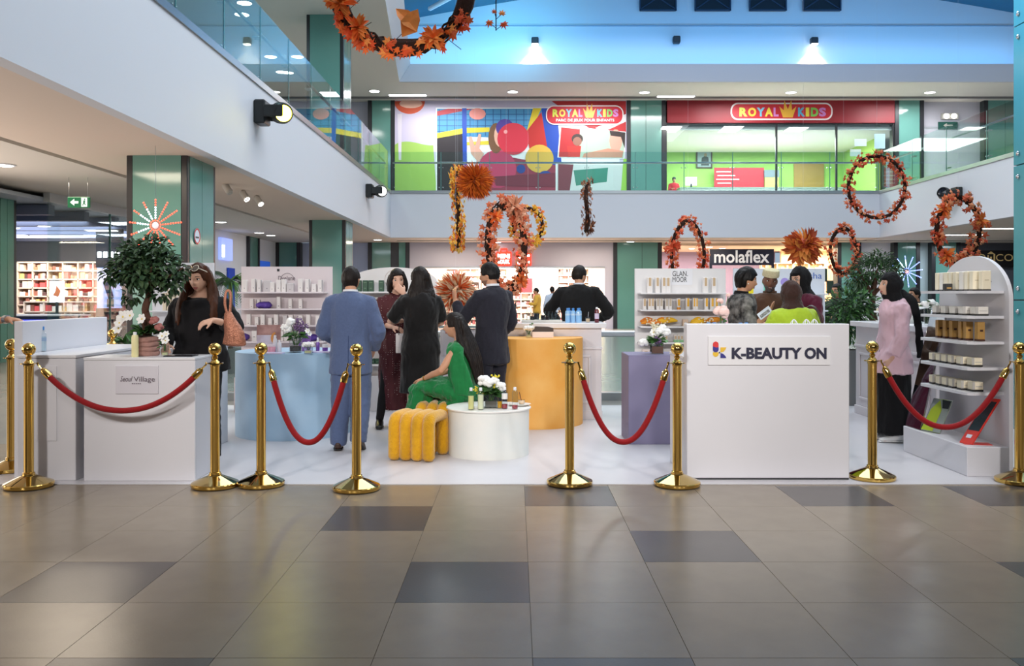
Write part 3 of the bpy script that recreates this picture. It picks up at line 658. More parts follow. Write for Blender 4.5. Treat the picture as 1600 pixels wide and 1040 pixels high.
for k, (x, y) in enumerate(((1048, 200), (1143, 200), (1244, 201))):
    Yc = F * (8.35 - H0) / (CY - y); o2 = E('ceiling_light', 'square ceiling panel light inside the lime green shop, %s from the left' % ORD[k], 'light', (GX(x, Yc), Yc, 8.349), 0, 'ceiling lights')
    MB().b2(-.42, .42, -.42, .42, -.02, 0).obj('frame', white, o2); MB().b2(-.38, .38, -.38, .38, -.03, -.01).obj('diffuser', dif, o2)
Yc = 40.2
o = E('reception_counter', 'white reception counter inside the lime green shop', 'counter', (GX(1180, Yc), Yc, ZF - .1))
MB().b2(-3.4, 4.2, 0, .7, 0, 1.02).obj('body', white, o); MB().b2(-3.45, 4.25, -.05, .75, 1.02, 1.08).obj('top', M('grey_top', (150, 160, 160), .3), o)
MB().b2(1.7, 4.1, -.03, 0, .12, .85).obj('glass_showcase', M('lit_case', (225, 235, 240), .3, emit=.8), o); MB().b2(1.65, 4.15, -.05, -.02, .8, .9).obj('showcase_rim', dark, o)
zt = ZF - .1 + 1.08
o = E('picture', 'framed picture of a person in a dark suit on the lime wall', 'picture', (GX(1100, Yi), Yi - .03, GZ(246, Yi)))
w_, h_ = .36, .5
MB().b2(-w_, w_, -.02, .02, -h_, h_).obj('sheet', M('portrait_grey', (170, 180, 190), .5), o)
for a in ((-w_ - .03, -w_ + .03, -h_ - .03, h_ + .03), (w_ - .03, w_ + .03, -h_ - .03, h_ + .03), (-w_, w_, h_ - .03, h_ + .03), (-w_, w_, -h_ - .03, -h_ + .03)): MB().b2(a[0], a[1], -.05, .02, a[2], a[3]).obj('frame', M('frame_brown', (86, 56, 40), .4), o)
MB().poly(circ(.06, .12, .07, 12, .09), (0, -.022, 0), d=.003).obj('face_print', M('skin_print', (190, 150, 126), .5), o); MB().poly([(-.16, -.4), (.24, -.4), (.2, .0), (.1, .05), (0, .05), (-.12, -.02)], (0, -.022, 0), d=.003).obj('suit_print', dark, o)
o = MB().b2(GX(1240, Yi), GX(1287, Yi), Yi - .06, Yi - .001, ZF, GZ(255, Yi)).obj('cupboard_door', M('wood_door', (178, 132, 70), .5)); T(o, 'light wooden door in the lime green wall', 'door')
o = E('price_board', 'red price board with pale lines behind the reception counter', 'sign', (GX(1155, Yi - .5), Yi - .5, GZ(282, Yi - .5))); MB().b2(-1.2, 1.2, 0, .05, -.35, .62).obj('board', M('board_red', (190, 36, 56), .5), o); MB().b2(-.05, .05, .05, .45, -.3, .3).obj('bracket', dark, o)
for k in range(4): MB().b2(-1.1 + (k % 2) * .06, -.4 + .2 * (k % 3), -.004, 0, .4 - k * .18, .44 - k * .18).obj('text_line', M('logo_white'), o)
o = E('notice_board', 'tall grey and yellow notice stand beside the red price board', 'sign', (GX(1206, Yi - .6), Yi - .6, zt - .4)); MB().b2(-.33, .33, 0, .06, 0, 1.15).obj('panel', M('notice_yellow', (206, 190, 110), .5), o); MB().b2(-.36, .36, -.01, .07, 1.15, 1.5).obj('header', M('notice_grey', (120, 124, 140), .5), o); MB().b2(-.3, .3, -.1, .3, -.7, 0).obj('base', dark, o)
o = E('monitor', 'white computer monitor at the left end of the reception counter', 'monitor', (GX(1080, Yc + .3), Yc + .3, zt)); MB().b2(-.26, .26, 0, .04, .12, .5).obj('screen', M('lit_panel'), o); MB().b2(-.04, .04, 0, .04, .02, .2).obj('stand', dark, o); MB().b2(-.13, .13, -.08, .1, 0, .02).obj('foot', dark, o)
for k, (x, y, ww, hh, c) in enumerate(((1346, 222, .5, .3, (190, 205, 215)), (1376, 220, .45, .62, (150, 180, 190)), (1338, 238, .45, .3, (176, 196, 190)))):
    o = MB().b2(GX(x, YS) - ww / 2, GX(x, YS) + ww / 2, YS + .09, YS + .098, GZ(y, YS) - hh / 2, GZ(y, YS) + hh / 2).obj('notice', M('notice_%d' % k, c, .5)); T(o, 'paper notice stuck on the right pane of the upper shop, %s' % ('upper left one', 'tall dark one', 'lower one')[k], 'notice', 'notices on the shop glass')
# exit lamps and plant behind the right railing
o = E('emergency_light', 'twin headed emergency light on the upper grey wall at right', 'light', P(1483, 182, YS + .28)); MB().b2(-.35, .35, -.1, .02, -.12, .12).obj('housing', M('pale_plastic'), o)
for s in (-.16, .16): MB().ell((s, -.1, 0), (.12, .06, .1), 12, 8).obj('lamp_head', dif, o, True)
o = E('exit_sign', 'small dark green exit sign below the emergency light on the upper grey wall', 'sign', P(1481, 196, YS + .25)); MB().b2(-.4, .4, -.02, .04, -.15, .15).obj('panel', M('exit_dark', (40, 90, 80), .4), o); MB().poly([(-.2, 0), (-.05, .1), (-.05, .03), (.2, .03), (.2, -.03), (-.05, -.03), (-.05, -.1)], (0, -.021, 0), d=.003).obj('arrow', M('pale_plastic'), o)

# ground floor: MINI SOUK
Yo = YS
lw = lilac
slab('wall_souk_front', GX(638, Yo), GX(960, Yo), Yo, Yo + .25, GZ(417, Yo), ZC, lw)
slab('wall_souk_left', GX(638, Yo), GX(655, Yo), Yo, Yo + .25, 0, GZ(417, Yo), lw); slab('wall_souk_right', GX(945, Yo), GX(960, Yo), Yo, Yo + .25, 0, GZ(417, Yo), lw)
sa, sb = GX(640, Yo) - 1, GX(960, Yo) + .6
cream = M('cream_wall', (246, 228, 214), .6)
slab('wall_souk_back', sa, sb, 44, 44.2, 0, 3.4, cream); slab('wall_souk_side', sa - .2, sa, Yo + .3, 44, 0, 3.4, cream); slab('wall_souk_side2', sb, sb + .2, Yo + .3, 44, 0, 3.4, cream); slab('ceiling_souk', sa, sb, Yo + .26, 44, 3.3, 3.4, white)
slab('trim_5', GX(655, Yo), GX(945, Yo), Yo - .04, Yo + .05, GZ(417, Yo) - .05, GZ(417, Yo) + .02, steel)
lamp('souk_light', 'AREA', (.1, 40.5, 3.25), 1900, (1, .88, .78), 7.4, 6, (.1, 40.5, 0))
pk = [(255, 180, 170), (250, 220, 210), (230, 110, 120), (255, 240, 235), (200, 150, 140), (240, 200, 150), (180, 100, 100), (255, 210, 200)]
shelf_wall('tall pale shelving wall of small goods at the back of the bright shop', -3.4, -.4, 43.4, 0, 2.7, 8, 5, pk, 11, cream)
shelf_wall('tall pale shelving of small goods at the right of the bright shop', 2.1, 3.6, 43.2, 0, 2.7, 8, 3, pk, 12, cream)
shelf_wall('low pale shelving of small goods in the middle of the bright shop', -.2, 1.2, 41.2, 0, 1.5, 5, 3, pk, 13, cream)
shelf_wall('pale shelving just behind the left part of the bright shop window', -3.6, -1.6, 39.5, 0, 2.0, 6, 4, pk, 14, cream)
o = MB().b2(GX(806, 42), GX(832, 42), 42, 42.1, 0, 2.2).obj('red_panel', M('deep_red', (190, 40, 50), .5)); T(o, 'red panel inside the bright shop behind the hanging wreath', 'panel')
o = MB().b2(GX(872, 43), GX(880, 43), 43.88, 43.98, 1.2, 2.15).obj('picture', M('brown_panel', (110, 50, 30), .5)); T(o, 'dark brown framed panel on the back wall of the bright shop', 'picture')
for k, (x0, s) in enumerate(((775, 'en'), (806, 'ar'))):
    o = E('shop_sign', ('red lit bag-shaped shop sign with white Latin letters', 'red lit bag-shaped shop sign with white Arabic letters')[k], 'sign', P(x0, 415, Yo - .1), 0, 'red shop signs')
    wv = 24 * Yo / F; hv = 22 * Yo / F
    MB().b2(0, wv, 0, .1, 0, hv, .02).obj('box', M('sign_lit_red', (255, 60, 40), .4, emit=1.5), o)
    MB().sweep([(wv * .3, .05, hv), (wv * .3, .05, hv + .12), (wv * .7, .05, hv + .12), (wv * .7, .05, hv)], .03, 6).obj('handle', M('sign_lit_red'), o)
    if s == 'en':
        lettering('MINI', (wv * .1, -.002, hv * .54), wv * .8, hv * .3, M('lit_white'), o, bold=.05); lettering('SOUK', (wv * .1, -.002, hv * .14), wv * .8, hv * .3, M('lit_white'), o, bold=.05)
    else:
        lettering('\uFEF2\uFEE8\uFEF4\uFEE3', (wv * .1, -.002, hv * .5), wv * .8, hv * .34, M('lit_white'), o, bold=.02); lettering('\uFED5\uFEEE\uFEB3', (wv * .1, -.002, hv * .08), wv * .8, hv * .34, M('lit_white'), o, bold=.02)
# ground floor: mattress shop and its warm neighbour
navy = M('navy_sign', (24, 30, 56), .4)
o = E('shop_sign', 'navy shop sign with large pale grey letters', 'sign', P(1109, 414, Yo - .15))
MB().b2(0, GX(1209, Yo) - GX(1109, Yo), 0, .16, 0, GZ(389, Yo) - GZ(414, Yo)).obj('board', navy, o)
lettering('molaflex', (.18, -.002, .09), 86 * Yo / F, 20 * Yo / F, M('sign_silver', (206, 208, 212), .4, emit=.35), o, bold=.02)
for x in (1109, 1206): MB().b2(GX(x, Yo) - GX(1109, Yo), GX(x + 4, Yo) - GX(1109, Yo), .02, .14, -GZ(414, Yo), 0).obj('side_post', navy, o)
a, b = GX(1034, Yo), GX(1310, Yo)
slab('wall_mattress_back', a - .5, GX(1211, 43), 43, 43.2, 0, 3.6, M('mauve_wall', (150, 136, 170), .6)); slab('wall_warm_back', GX(1211, 43), b + 3, 42, 42.2, 0, 3.6, M('warm_wall', (255, 222, 184), .6))
slab('ceiling_mattress', a - .5, b + 2, Yo + .6, 43, ZC - .1, ZC, M('warm_ceiling', (250, 226, 200), .6)); slab('wall_shop_mid', a - .7, a - .5, Yo + .5, 43, 0, ZC, cream); slab('wall_shop_end', b + 1.5, b + 1.7, Yo + .6, 42, 0, ZC, cream)
lamp('mattress_light', 'AREA', (8, 40, 3.4), 420, (1, .84, .66), 4, 3, (8, 40, 0)); lamp('warm_shop_light', 'AREA', (13, 39.5, 3.4), 700, (1, .80, .56), 4, 4, (13, 39.5, 0))
for k, (x, Y) in enumerate(((7.0, 38.4), (7.9, 39.5), (8.4, 38.2), (9.2, 39.2), (12.4, 38.6), (13.4, 39))): downlight((x, Y, ZC - .101), 'round ceiling light inside the warm lit shops, %s from the left' % ORD[k], .14)
shelf_wall('warm lit shelving of household goods right of the navy sign', 11.6, 14.6, 41.6, 0, 2.9, 6, 4, [(255, 236, 206), (250, 210, 160), (230, 180, 120), (255, 246, 230), (210, 160, 110)], 21, M('warm_wall'))
o = MB().b2(GX(1043, 42.9), GX(1120, 42.9), 42.9, 42.999, 2.5, 2.6).obj('wooden_rail', M('wood_rail', (190, 140, 90), .5)); T(o, 'thin wooden rail on the mauve shop wall', 'rail')
o = MB().lathe([(.16, 0), (.16, .4), (.14, .42), (.01, .44), (.01, 1.45)], 16, (GX(1197, 40), 40, 2.05)).obj('lamp_shade', M('shade_lit', (255, 240, 200), .5, emit=1.3), None, True); T(o, 'cylindrical cream lamp shade under the right end of the navy sign', 'lamp shade')
for k, (x0, x1, y0, y1) in enumerate(((1288, 1293, 419, 440), (1294, 1303, 438, 458))):
    o = MB().b2(GX(x0, 30), GX(x1, 30), 30, 30.2, GZ(y1, 30), GZ(y0, 30), .03).obj('wall_cushion', M('dark_green_fabric', (44, 62, 50), .8)); T(o, 'dark green padded panel right of the shelf with stickers, %s one' % ('upper', 'lower')[k], 'panel', 'green padded panels')
# far right: dark sign and a starburst reflection built as lamps
o = E('shop_sign', 'black shop sign with gold capital letters and a house emblem, behind the arched display', 'sign', P(1500, 417, YS + .09))
wv = GX(1600, Yo) - GX(1500, Yo); hv = GZ(391, Yo) - GZ(417, Yo)
MB().b2(0, wv, 0, .2, 0, hv).obj('board', M('sign_black', (26, 24, 26), .4), o); gold_l = M('sign_gold', (190, 164, 110), .4, emit=.15)
def sx(x): return (x - 1500) * Yo / F
lettering('D', (sx(1530), -.002, hv * .36), sx(1540) - sx(1530), hv * .42, gold_l, o); lettering('CO', (sx(1556), -.002, hv * .36), sx(1583) - sx(1556), hv * .42, gold_l, o)
mb = MB(); mb.poly([(sx(1542.5), hv * .78), (sx(1548.5), hv * .95), (sx(1554.5), hv * .78)], (0, 0, 0), d=.004)
for q in ((1543, 1545, .42, .72), (1552.5, 1555, .35, .78), (1543, 1555, .36, .44), (1547, 1550, .5, .62)): mb.poly([(sx(q[0]), hv * q[2]), (sx(q[1]), hv * q[2]), (sx(q[1]), hv * q[3]), (sx(q[0]), hv * q[3])], (0, 0, 0), d=.004)
mb.obj('house_emblem', gold_l, o)
slab('wall_sign_shop', GX(1500, YS), 26, YS + .3, YS + .5, 0, ZC, M('dark_shop', (96, 100, 110), .5))
def starburst(name, label, p, r, n, cin, cout, m):
    o = E(name, label, 'light', p)
    MB().ell((0, 0, 0), (r * .13, .04, r * .13), 10, 8).obj('hub', M(name + '_hub', (255, 200, 200), .4, emit=1), o, True)
    for k in range(n):
        a = 2 * PI * k / n + .12; d = Vector((math.cos(a), 0, math.sin(a)))
        MB().sweep([d * r * .1, d * r * 1.0], .006, 5).obj('spoke', M('spoke_grey', (150, 90, 80), .5), o)
        mb = MB(); hot = n // 12 * 3 <= k <= n // 2 + 1
        for q in range(9):
            t = .2 + .8 * q / 8; mb.ell(d * r * t, r * .035, 6, 4, 1 if (hot and .3 < t < .75) else 0)
        mb.obj('led_row', [cout, cin], o)
    MB().sweep([(0, 0, 0), (0, 0, ZC - p[2])], .003, 4).obj('hanging_wire', steel, o)
    return o
ledr, ledw, ledb = M('led_red', (255, 60, 40), .4, emit=5), M('led_white', (200, 240, 255), .4, emit=8), M('led_blue', (130, 150, 255), .4, emit=5)
starburst('starburst_light', 'red and white lit firework of LED spokes hanging before the first green column', P(243, 352, 13.0), 40 * 13.0 / F, 13, ledw, ledr, 0)
starburst('starburst_light', 'blue and white lit firework of LED spokes before the far right green pilaster', P(1417, 424, 34), 24 * 34 / F, 12, ledw, ledb, 0)  # reflection in the pilaster, modelled as glowing spokes
# ---------------------------------------------------------------- the beauty stand
mdf = M('white_mdf', (228, 226, 230), .38, 0, .5, (1.5, .35), None, 0, (220, 218, 222)); mdf2 = M('white_mdf_edge', (214, 212, 216), .45)
gold = M('polished_gold', (224, 186, 104), .10, 1); redv = M('red_velvet', (150, 4, 14), .7, 0, .3, (60, .35), (160, .35), 0, (122, 3, 10), None, 0, .12)
ink = M('dark_ink', (40, 36, 60), .5); plumink = M('plum_ink', (92, 74, 84), .5)
# stanchions and ropes
def stanchion(p, label):
    o = E('rope_stanchion', label, 'stanchion', (p[0], p[1], .006), 0, 'gold rope stanchions')
    MB().lathe([(.166, 0), (.17, .006), (.17, .024), (.165, .03)], 48).obj('base_rim', gold, o, True)
    MB().lathe([(.165, .03), (.135, .044), (.085, .066), (.05, .08), (.05, .085)], 48).obj('base_cone', M('gold_cone', (196, 172, 116), .06, 1), o, True)
    MB().lathe([(.042, .08), (.042, .10), (.034, .104), (.033, .87), (.036, .875), (.036, .89), (.0, .89)], 28).obj('pole', gold, o, True)
    MB().lathe([(.036, .89), (.06, .893), (.06, .899), (.036, .902)], 28).obj('collar', gold, o, True)
    MB().lathe([(.036, .9), (.03, .91), (.016, .925), (.022, .935), (.022, .943), (.014, .95), (.014, .96)], 24).obj('neck', gold, o, True)
    MB().ell((0, 0, .999), .047, 28, 18).obj('finial_ball', gold, o, True)
    return o
SP = [((GX(18, 7.05), 7.05), 'gold rope stanchion at the far left edge, behind the one at the counter corner'),
      ((GX(45, 6.45), 6.45), 'gold rope stanchion at the left end of the leftmost rope'),
      ((GX(336, 6.46), 6.46), 'gold rope stanchion at the right corner of the potted-tree counter'),
      ((GX(408, 6.50), 6.50), 'gold rope stanchion in front of the pale blue drum'),
      ((GX(557, 6.36), 6.36), 'gold rope stanchion in front of the man in the blue suit'),
      ((GX(890, 6.54), 6.54), 'gold rope stanchion in front of the orange drum'),
      ((GX(1058, 6.5), 6.5), 'gold rope stanchion at the left edge of the tall reception counter'),
      ((GX(1363, 6.73), 6.73), 'gold rope stanchion right of the tall reception counter'),
      ((GX(1593, 6.6), 6.6), 'gold rope stanchion at the far right edge, cut by the picture frame'),
      ((GX(176, 9.1), 9.1), 'gold rope stanchion standing behind the left counters, only its top in view')]
for p, l in SP: stanchion(p, l)
def rope(i, j, low, label):
    a, b = Vector((*SP[i][0], .905)), Vector((*SP[j][0], .905)); d = (b - a); d.z = 0; d.normalize()
    a, b = a + d * .066, b - d * .066; a.z = b.z = .895
    o = E('velvet_rope', label, 'rope', a, 0, 'red velvet ropes'); L = b - a; sag = a.z - low
    def q(t): return L * t - Vector((0, 0, sag * (1 - abs(2 * t - 1) ** 2.1)))
    n = 44; t0 = .0; pts = [q(k / n) for k in range(n + 1)]
    def along(s, rev=False):
        acc = 0; seq = pts[::-1] if rev else pts
        for u, v in zip(seq, seq[1:]):
            l = (v - u).length
            if acc + l >= s: return u + (v - u) * ((s - acc) / l)
            acc += l
        return seq[-1]
    body = [along(.10)] + [p for p in pts if (p - pts[0]).length > .12 and (p - pts[-1]).length > .12] + [along(.10, True)]
    MB().sweep(body, .0215, 14, (0, 1, 0)).obj('velvet_cord', redv, o, True, 1.2)
    for rev in (False, True):
        c0, c1, c2 = along(.045, rev), along(.065, rev), along(.125, rev)
        MB().sweep([c0, c1, c2], [.012, .025, .0265], 16, (0, 1, 0), 0, 1, .3).obj('end_cap', gold, o, True)
        h0 = along(.0, rev); MB().sweep([h0 + Vector((0, 0, .012)), h0 + Vector((0, 0, -.004)), along(.02, rev), along(.045, rev)], .0065, 8).obj('hook', gold, o, True)
rope(1, 2, GZ(640, 6.5), 'red velvet rope before the potted-tree counter'); rope(3, 4, GZ(692, 6.4), 'red velvet rope before the pale blue drum')
rope(5, 6, GZ(691, 6.5), 'red velvet rope before the purple plinth'); rope(7, 8, GZ(666, 6.7), 'red velvet rope before the arched display stand')
rope(0, 9, .55, 'red velvet rope running back behind the left counter')

# left counters
o = E('counter', 'white counter block at the far left with a tall inner side panel', 'counter', (-3.53, 6.65, .005), 0, 'white counters')
MB().b2(-.22, .22, .0, 1.5, 0, .92, .004).obj('body', mdf, o); MB().b2(-.225, .225, -.006, 1.5, .922, .945, .003).obj('top', M('white_gloss'), o)
MB().b2(-.30, -.235, .1, 1.5, 0, 1.195, .004).obj('side_panel', M('white_panel_grey', (226, 226, 232), .5), o); MB().b2(-.175, .08, -.006, -.001, .3, .86).obj('sign_plate', mdf, o)
o2 = E('counter', 'white counter with a small name plate on its front, carrying the potted tree', 'counter', (-2.825, 6.64, .005), 0, 'white counters')
MB().b2(-.418, .418, .0, .022, 0, .905, .003).obj('front_panel', mdf, o2); MB().b2(-.418, .396, .022, .36, 0, .905, .003).obj('body', mdf, o2)
MB().b2(.397, .418, .022, .36, 0, .905, .003).obj('side_panel', mdf2, o2); MB().b2(-.42, .42, -.004, .37, .906, .926, .003).obj('top', M('white_gloss'), o2)
pl = MB().b2(GX(181, 6.64) + 2.825, GX(248, 6.64) + 2.825, -.008, 0, GZ(616, 6.64), GZ(572, 6.64), .002).obj('sign_plate', M('plate_grey', (216, 212, 218), .5), o2)
yy = -.0085; kx = lambda x: GX(x, 6.64) + 2.825
lettering('Seoul', (kx(189), yy, GZ(596.5, 6.64)), kx(208) - kx(189), .040, plumink, pl, shear=.3); lettering('Village', (kx(210), yy, GZ(599, 6.64)), kx(243) - kx(210), .048, plumink, pl, bold=.0)
[MB().b2(kx(207 + 3 * k), kx(209 + 3 * k), yy - .003, yy, GZ(600.5, 6.64), GZ(599.3, 6.64)).obj('small_print', plumink, pl) for k in range(5)]
o3 = E('counter', 'white rear counter joining the left block, half hidden by the plant pot', 'counter', (-3.05, 7.75, .005), 0, 'white counters')
MB().b2(-.25, .3, 0, .7, 0, .905, .003).obj('body', mdf, o3); MB().b2(-.255, .31, -.01, .72, .906, .93, .003).obj('top', M('white_gloss'), o3)
# K-Beauty counter
o = E('counter', 'tall white reception counter with a colourful logo plate', 'counter', (2.0, 6.685, .005), 0, 'white counters')
MB().b2(GX(1073, 6.685) - 2, GX(1327, 6.685) - 2, 0, .12, .012, 1.178, .004).obj('front_panel', mdf, o); MB().b2(GX(1073, 6.685) - 1.998, GX(1327, 6.685) - 2.002, .004, .1, 0, .012).obj('plinth_gap', dark, o)
MB().b2(GX(1073, 6.685) - 2, GX(1327, 6.685) - 2, .12, .72, 0, .9, .004).obj('desk_body', mdf, o); MB().b2(GX(1073, 6.685) - 2.004, GX(1327, 6.685) - 1.996, .121, .73, .901, .925, .003).obj('desk_top', M('white_gloss'), o)
xl = GX(1073, 6.685) - 2
MB().b2(xl - .006, xl, .2, .34, .32, .86).obj('side_plate', M('white_print'), o)
for k in range(9): MB().b2(xl - .008, xl - .006, .25, .28, .36 + k * .045, .39 + k * .045).obj('side_text_mark', M('faded_red', (200, 130, 130), .5), o)
kx = lambda x: GX(x, 6.685) - 2
pl = MB().b2(kx(1106), kx(1297), -.012, 0, GZ(571, 6.685), GZ(526, 6.685), .002).obj('sign_plate', M('sign_white', (234, 232, 234), .45), o)
yy = -.0125; lettering('K-BEAUTY', (kx(1142.5), yy, GZ(561.5, 6.685)), kx(1252) - kx(1142.5), GZ(543.5, 6.685) - GZ(561.5, 6.685), M('navy_letters', (30, 30, 58), .5), pl, bold=.045)
lettering('ON', (kx(1256), yy, GZ(561.5, 6.685)), kx(1290.5) - kx(1256), GZ(543.5, 6.685) - GZ(561.5, 6.685), M('navy_letters'), pl, bold=.045)
def lg(name, c, pts, lay): MB().poly([(kx(x), GZ(y, 6.685)) for x, y in pts], (0, yy - lay * .0012, 0), d=.002).obj(name, M('logo_%d_%d_%d' % c, c, .5), pl)
lg('logo_yellow_foot', (236, 190, 52), [(1113.2, 551)] + [(1117.6 + 4.4 * math.cos(a), 553.5 + 4.4 * math.sin(a)) for a in [k * PI / 10 for k in range(11)]][::-1] + [(1122, 551)], 1)
lg('logo_red_cap', (222, 50, 50), circ(1117.6, 538.5, 4.4, 11, None, PI, 2 * PI) + [(1122, 546), (1113.2, 546)], 2)
lg('logo_blue_drop', (52, 44, 138), circ(1117.6, 546.5, 4.4, 11, None, 0, PI) + [(1113.2, 541.5), (1117.6, 543.5), (1122, 543)], 3)
lg('logo_yellow_arm', (236, 190, 52), [(1125, 543.2), (1134, 543.2), (1132.8, 546.5), (1130, 549.6), (1127.2, 550.8), (1125, 551)], 2); lg('logo_blue_leg', (46, 46, 130), [(1125, 552), (1128.5, 553), (1131.5, 555.4), (1133.4, 558), (1134, 560), (1125, 560)], 2)
lg('logo_star', (40, 36, 80), [(1123.4, 549.6), (1124.4, 551.2), (1123.4, 552.8), (1122.4, 551.2)], 4)

# drums and plinths
plast = lambda n, c, c2: M(n, c, .55, 0, .4, (3.5, .8), (9, .10), 0, c2)
def drum(label, x, Y, r, h, mat, name='display_drum', ry=None, flat=None):
    o = E(name, label, 'display stand', (x, Y, .005)); ry = ry or r; pts = circ(0, 0, r, 64, ry)
    if flat is not None: pts = [p for p in pts if p[1] < flat - .001] ; pts = sorted(pts, key=lambda p: math.atan2(p[1] - flat, p[0])); pts = [(-r, flat)] + [p for p in pts] + [(r, flat)]
    MB().poly(pts, (0, 0, 0), (1, 0, 0), (0, 1, 0), h - .012).obj('drum_body', mat, o, True); MB().poly([(a * .999, b * .999) for a, b in pts], (0, 0, h - .012), (1, 0, 0), (0, 1, 0), .012).obj('drum_top', mat, o, True)
    return o
blue_d = drum('pale blue plaster drum table behind the second rope', GX(459, 9.0), 9.0, .57, .832, plast('blue_plaster', (160, 192, 218), (176, 204, 226)))
orange_d = drum('orange plaster drum against the white bar', GX(833, 9.72), 9.72, .545, .935, plast('orange_plaster', (236, 166, 74), (244, 188, 104)), 'display_drum', .56, .17)
o = E('round_table', 'low white round plaster table beside the yellow pouf', 'table', (GX(763.5, 7.8), 7.8, .005))
MB().lathe([(.355, 0), (.357, .4)], 56).obj('drum_body', plast('white_plaster', (236, 234, 226), (222, 226, 222)), o, True); MB().lathe([(.372, .4), (.374, .404), (.374, .412), (.37, .415), (0, .415)], 56).obj('table_top', M('table_white', (240, 236, 228), .4), o, True)
TT = .42
o = E('plinth', 'purple grey square plinth carrying a flower vase', 'display stand', (GX(982, 8.26), 8.26, .005))
MB().b2(0, .62, 0, .55, 0, .828, .004).obj('plinth_body', plast('purple_paint', (132, 126, 156), (124, 118, 148)), o); MB().b2(0.002, .618, .002, .548, .829, .832).obj('plinth_top', plast('purple_paint', (132, 126, 156), (124, 118, 148)), o)
# yellow boucle poufs: four inverted-U rolls each
def pouf(label, loc, rz):
    o = E('pouf', label, 'pouf', (loc[0], loc[1], .005), rz, 'yellow poufs'); m = M('yellow_boucle', (226, 166, 24), .95, 0, .2, (26, .6), (85, .5, 'voronoi'), 0, (206, 146, 16), None, 0, .5)
    for k in range(4):
        y0, y1 = .048, .40; path = [(.052 + k * .102, y0, .03), (.052 + k * .102, y0, .27), (.052 + k * .102, y0 + .015, .325), (.052 + k * .102, y0 + .06, .355), (.052 + k * .102, y1 - .06, .355), (.052 + k * .102, y1 - .015, .325), (.052 + k * .102, y1, .27), (.052 + k * .102, y1, .03)]
        MB().sweep(path, [(.054, .05)] * 8, 16, (1, 0, 0), 0, 3, .5).obj('padded_roll', m, o, True, 1.2)
    return o
pouf('yellow boucle pouf in front, four rounded rolls, beside the white table', (-1.085, 7.45), -.26)
pouf('yellow boucle pouf under the seated woman in green', (-.93, 8.12), -.1)
# bars with moulded panels
def bar(label, loc, rz, w, d, h, n):
    o = E('bar_counter', label, 'counter', (loc[0], loc[1], .005), rz, 'moulded white bars'); b = M('bar_white', (222, 216, 218), .45)
    MB().b2(0, w, 0, d, 0, h - .06, .004).obj('body', b, o); MB().b2(-.03, w + .05, -.06, d + .03, h - .06, h, .006).obj('top', M('white_gloss'), o); MB().b2(-.01, w + .01, -.015, d, .0, .1, .004).obj('plinth_board', b, o)
    MB().b2(-.012, w + .012, -.02, 0, h - .30, h - .27, .006).obj('dado_rail', b, o)
    pw = w / n
    for k in range(n):
        x0, x1, z0, z1 = k * pw + .12, (k + 1) * pw - .12, .18, h - .36
        for q in ((x0, x1, z0, z0 + .03), (x0, x1, z1 - .03, z1), (x0, x0 + .03, z0 + .03, z1 - .03), (x1 - .03, x1, z0 + .03, z1 - .03)): MB().b2(q[0], q[1], -.014, 0, q[2], q[3], .006).obj('moulding', b, o)
    return o
bar('moulded white bar behind the orange drum', (-.40, 9.92), 0, 1.37, .55, 1.085, 2)
bar('moulded white bar at the right, behind the woman in pink', (4.05, 10.5), -PI / 2, 2.0, .6, 1.09, 2)
o = E('drawer_cabinet', 'white drawer cabinet with small knobs behind the standing suited man', 'cabinet', (GX(688, 10.6), 10.6, .005))
MB().b2(0, .5, 0, .4, 0, .98, .004).obj('body', mdf, o); MB().b2(-.02, .55, -.02, .42, 1.0, 1.03, .003).obj('glass_top', M('cool_glass', (170, 190, 190), .1), o)
for k in range(3):
    dr = MB().b2(.02, .48, -.018, 0, .06 + k * .31, .34 + k * .31, .004).obj('drawer', mdf, o); MB().ell((.14, -.03, .2 + k * .31), .014, 10, 6).obj('knob', dark, dr, True)
o = E('glass_railing', 'glass floor railing with a steel handrail behind the stand, right of the bar', 'railing', (0, 11.8, 0))
for k in range(5):
    xa = -4.2 + 1.6 * k; MB().b2(xa + .03, xa + 1.57, -.008, .008, .12, .84).obj('pane', rail_glass, o); MB().sweep([(xa, 0, 0), (xa, 0, .84)], .022, 8).obj('post', steel, o, True)
MB().sweep([(-4.3, 0, .885), (4.2, 0, .885)], .045, 10).obj('handrail', steel, o, True); MB().b2(-4.3, 4.2, -.05, .05, 0, .1).obj('kerb', M('kerb_grey', (150, 156, 158), .4), o)

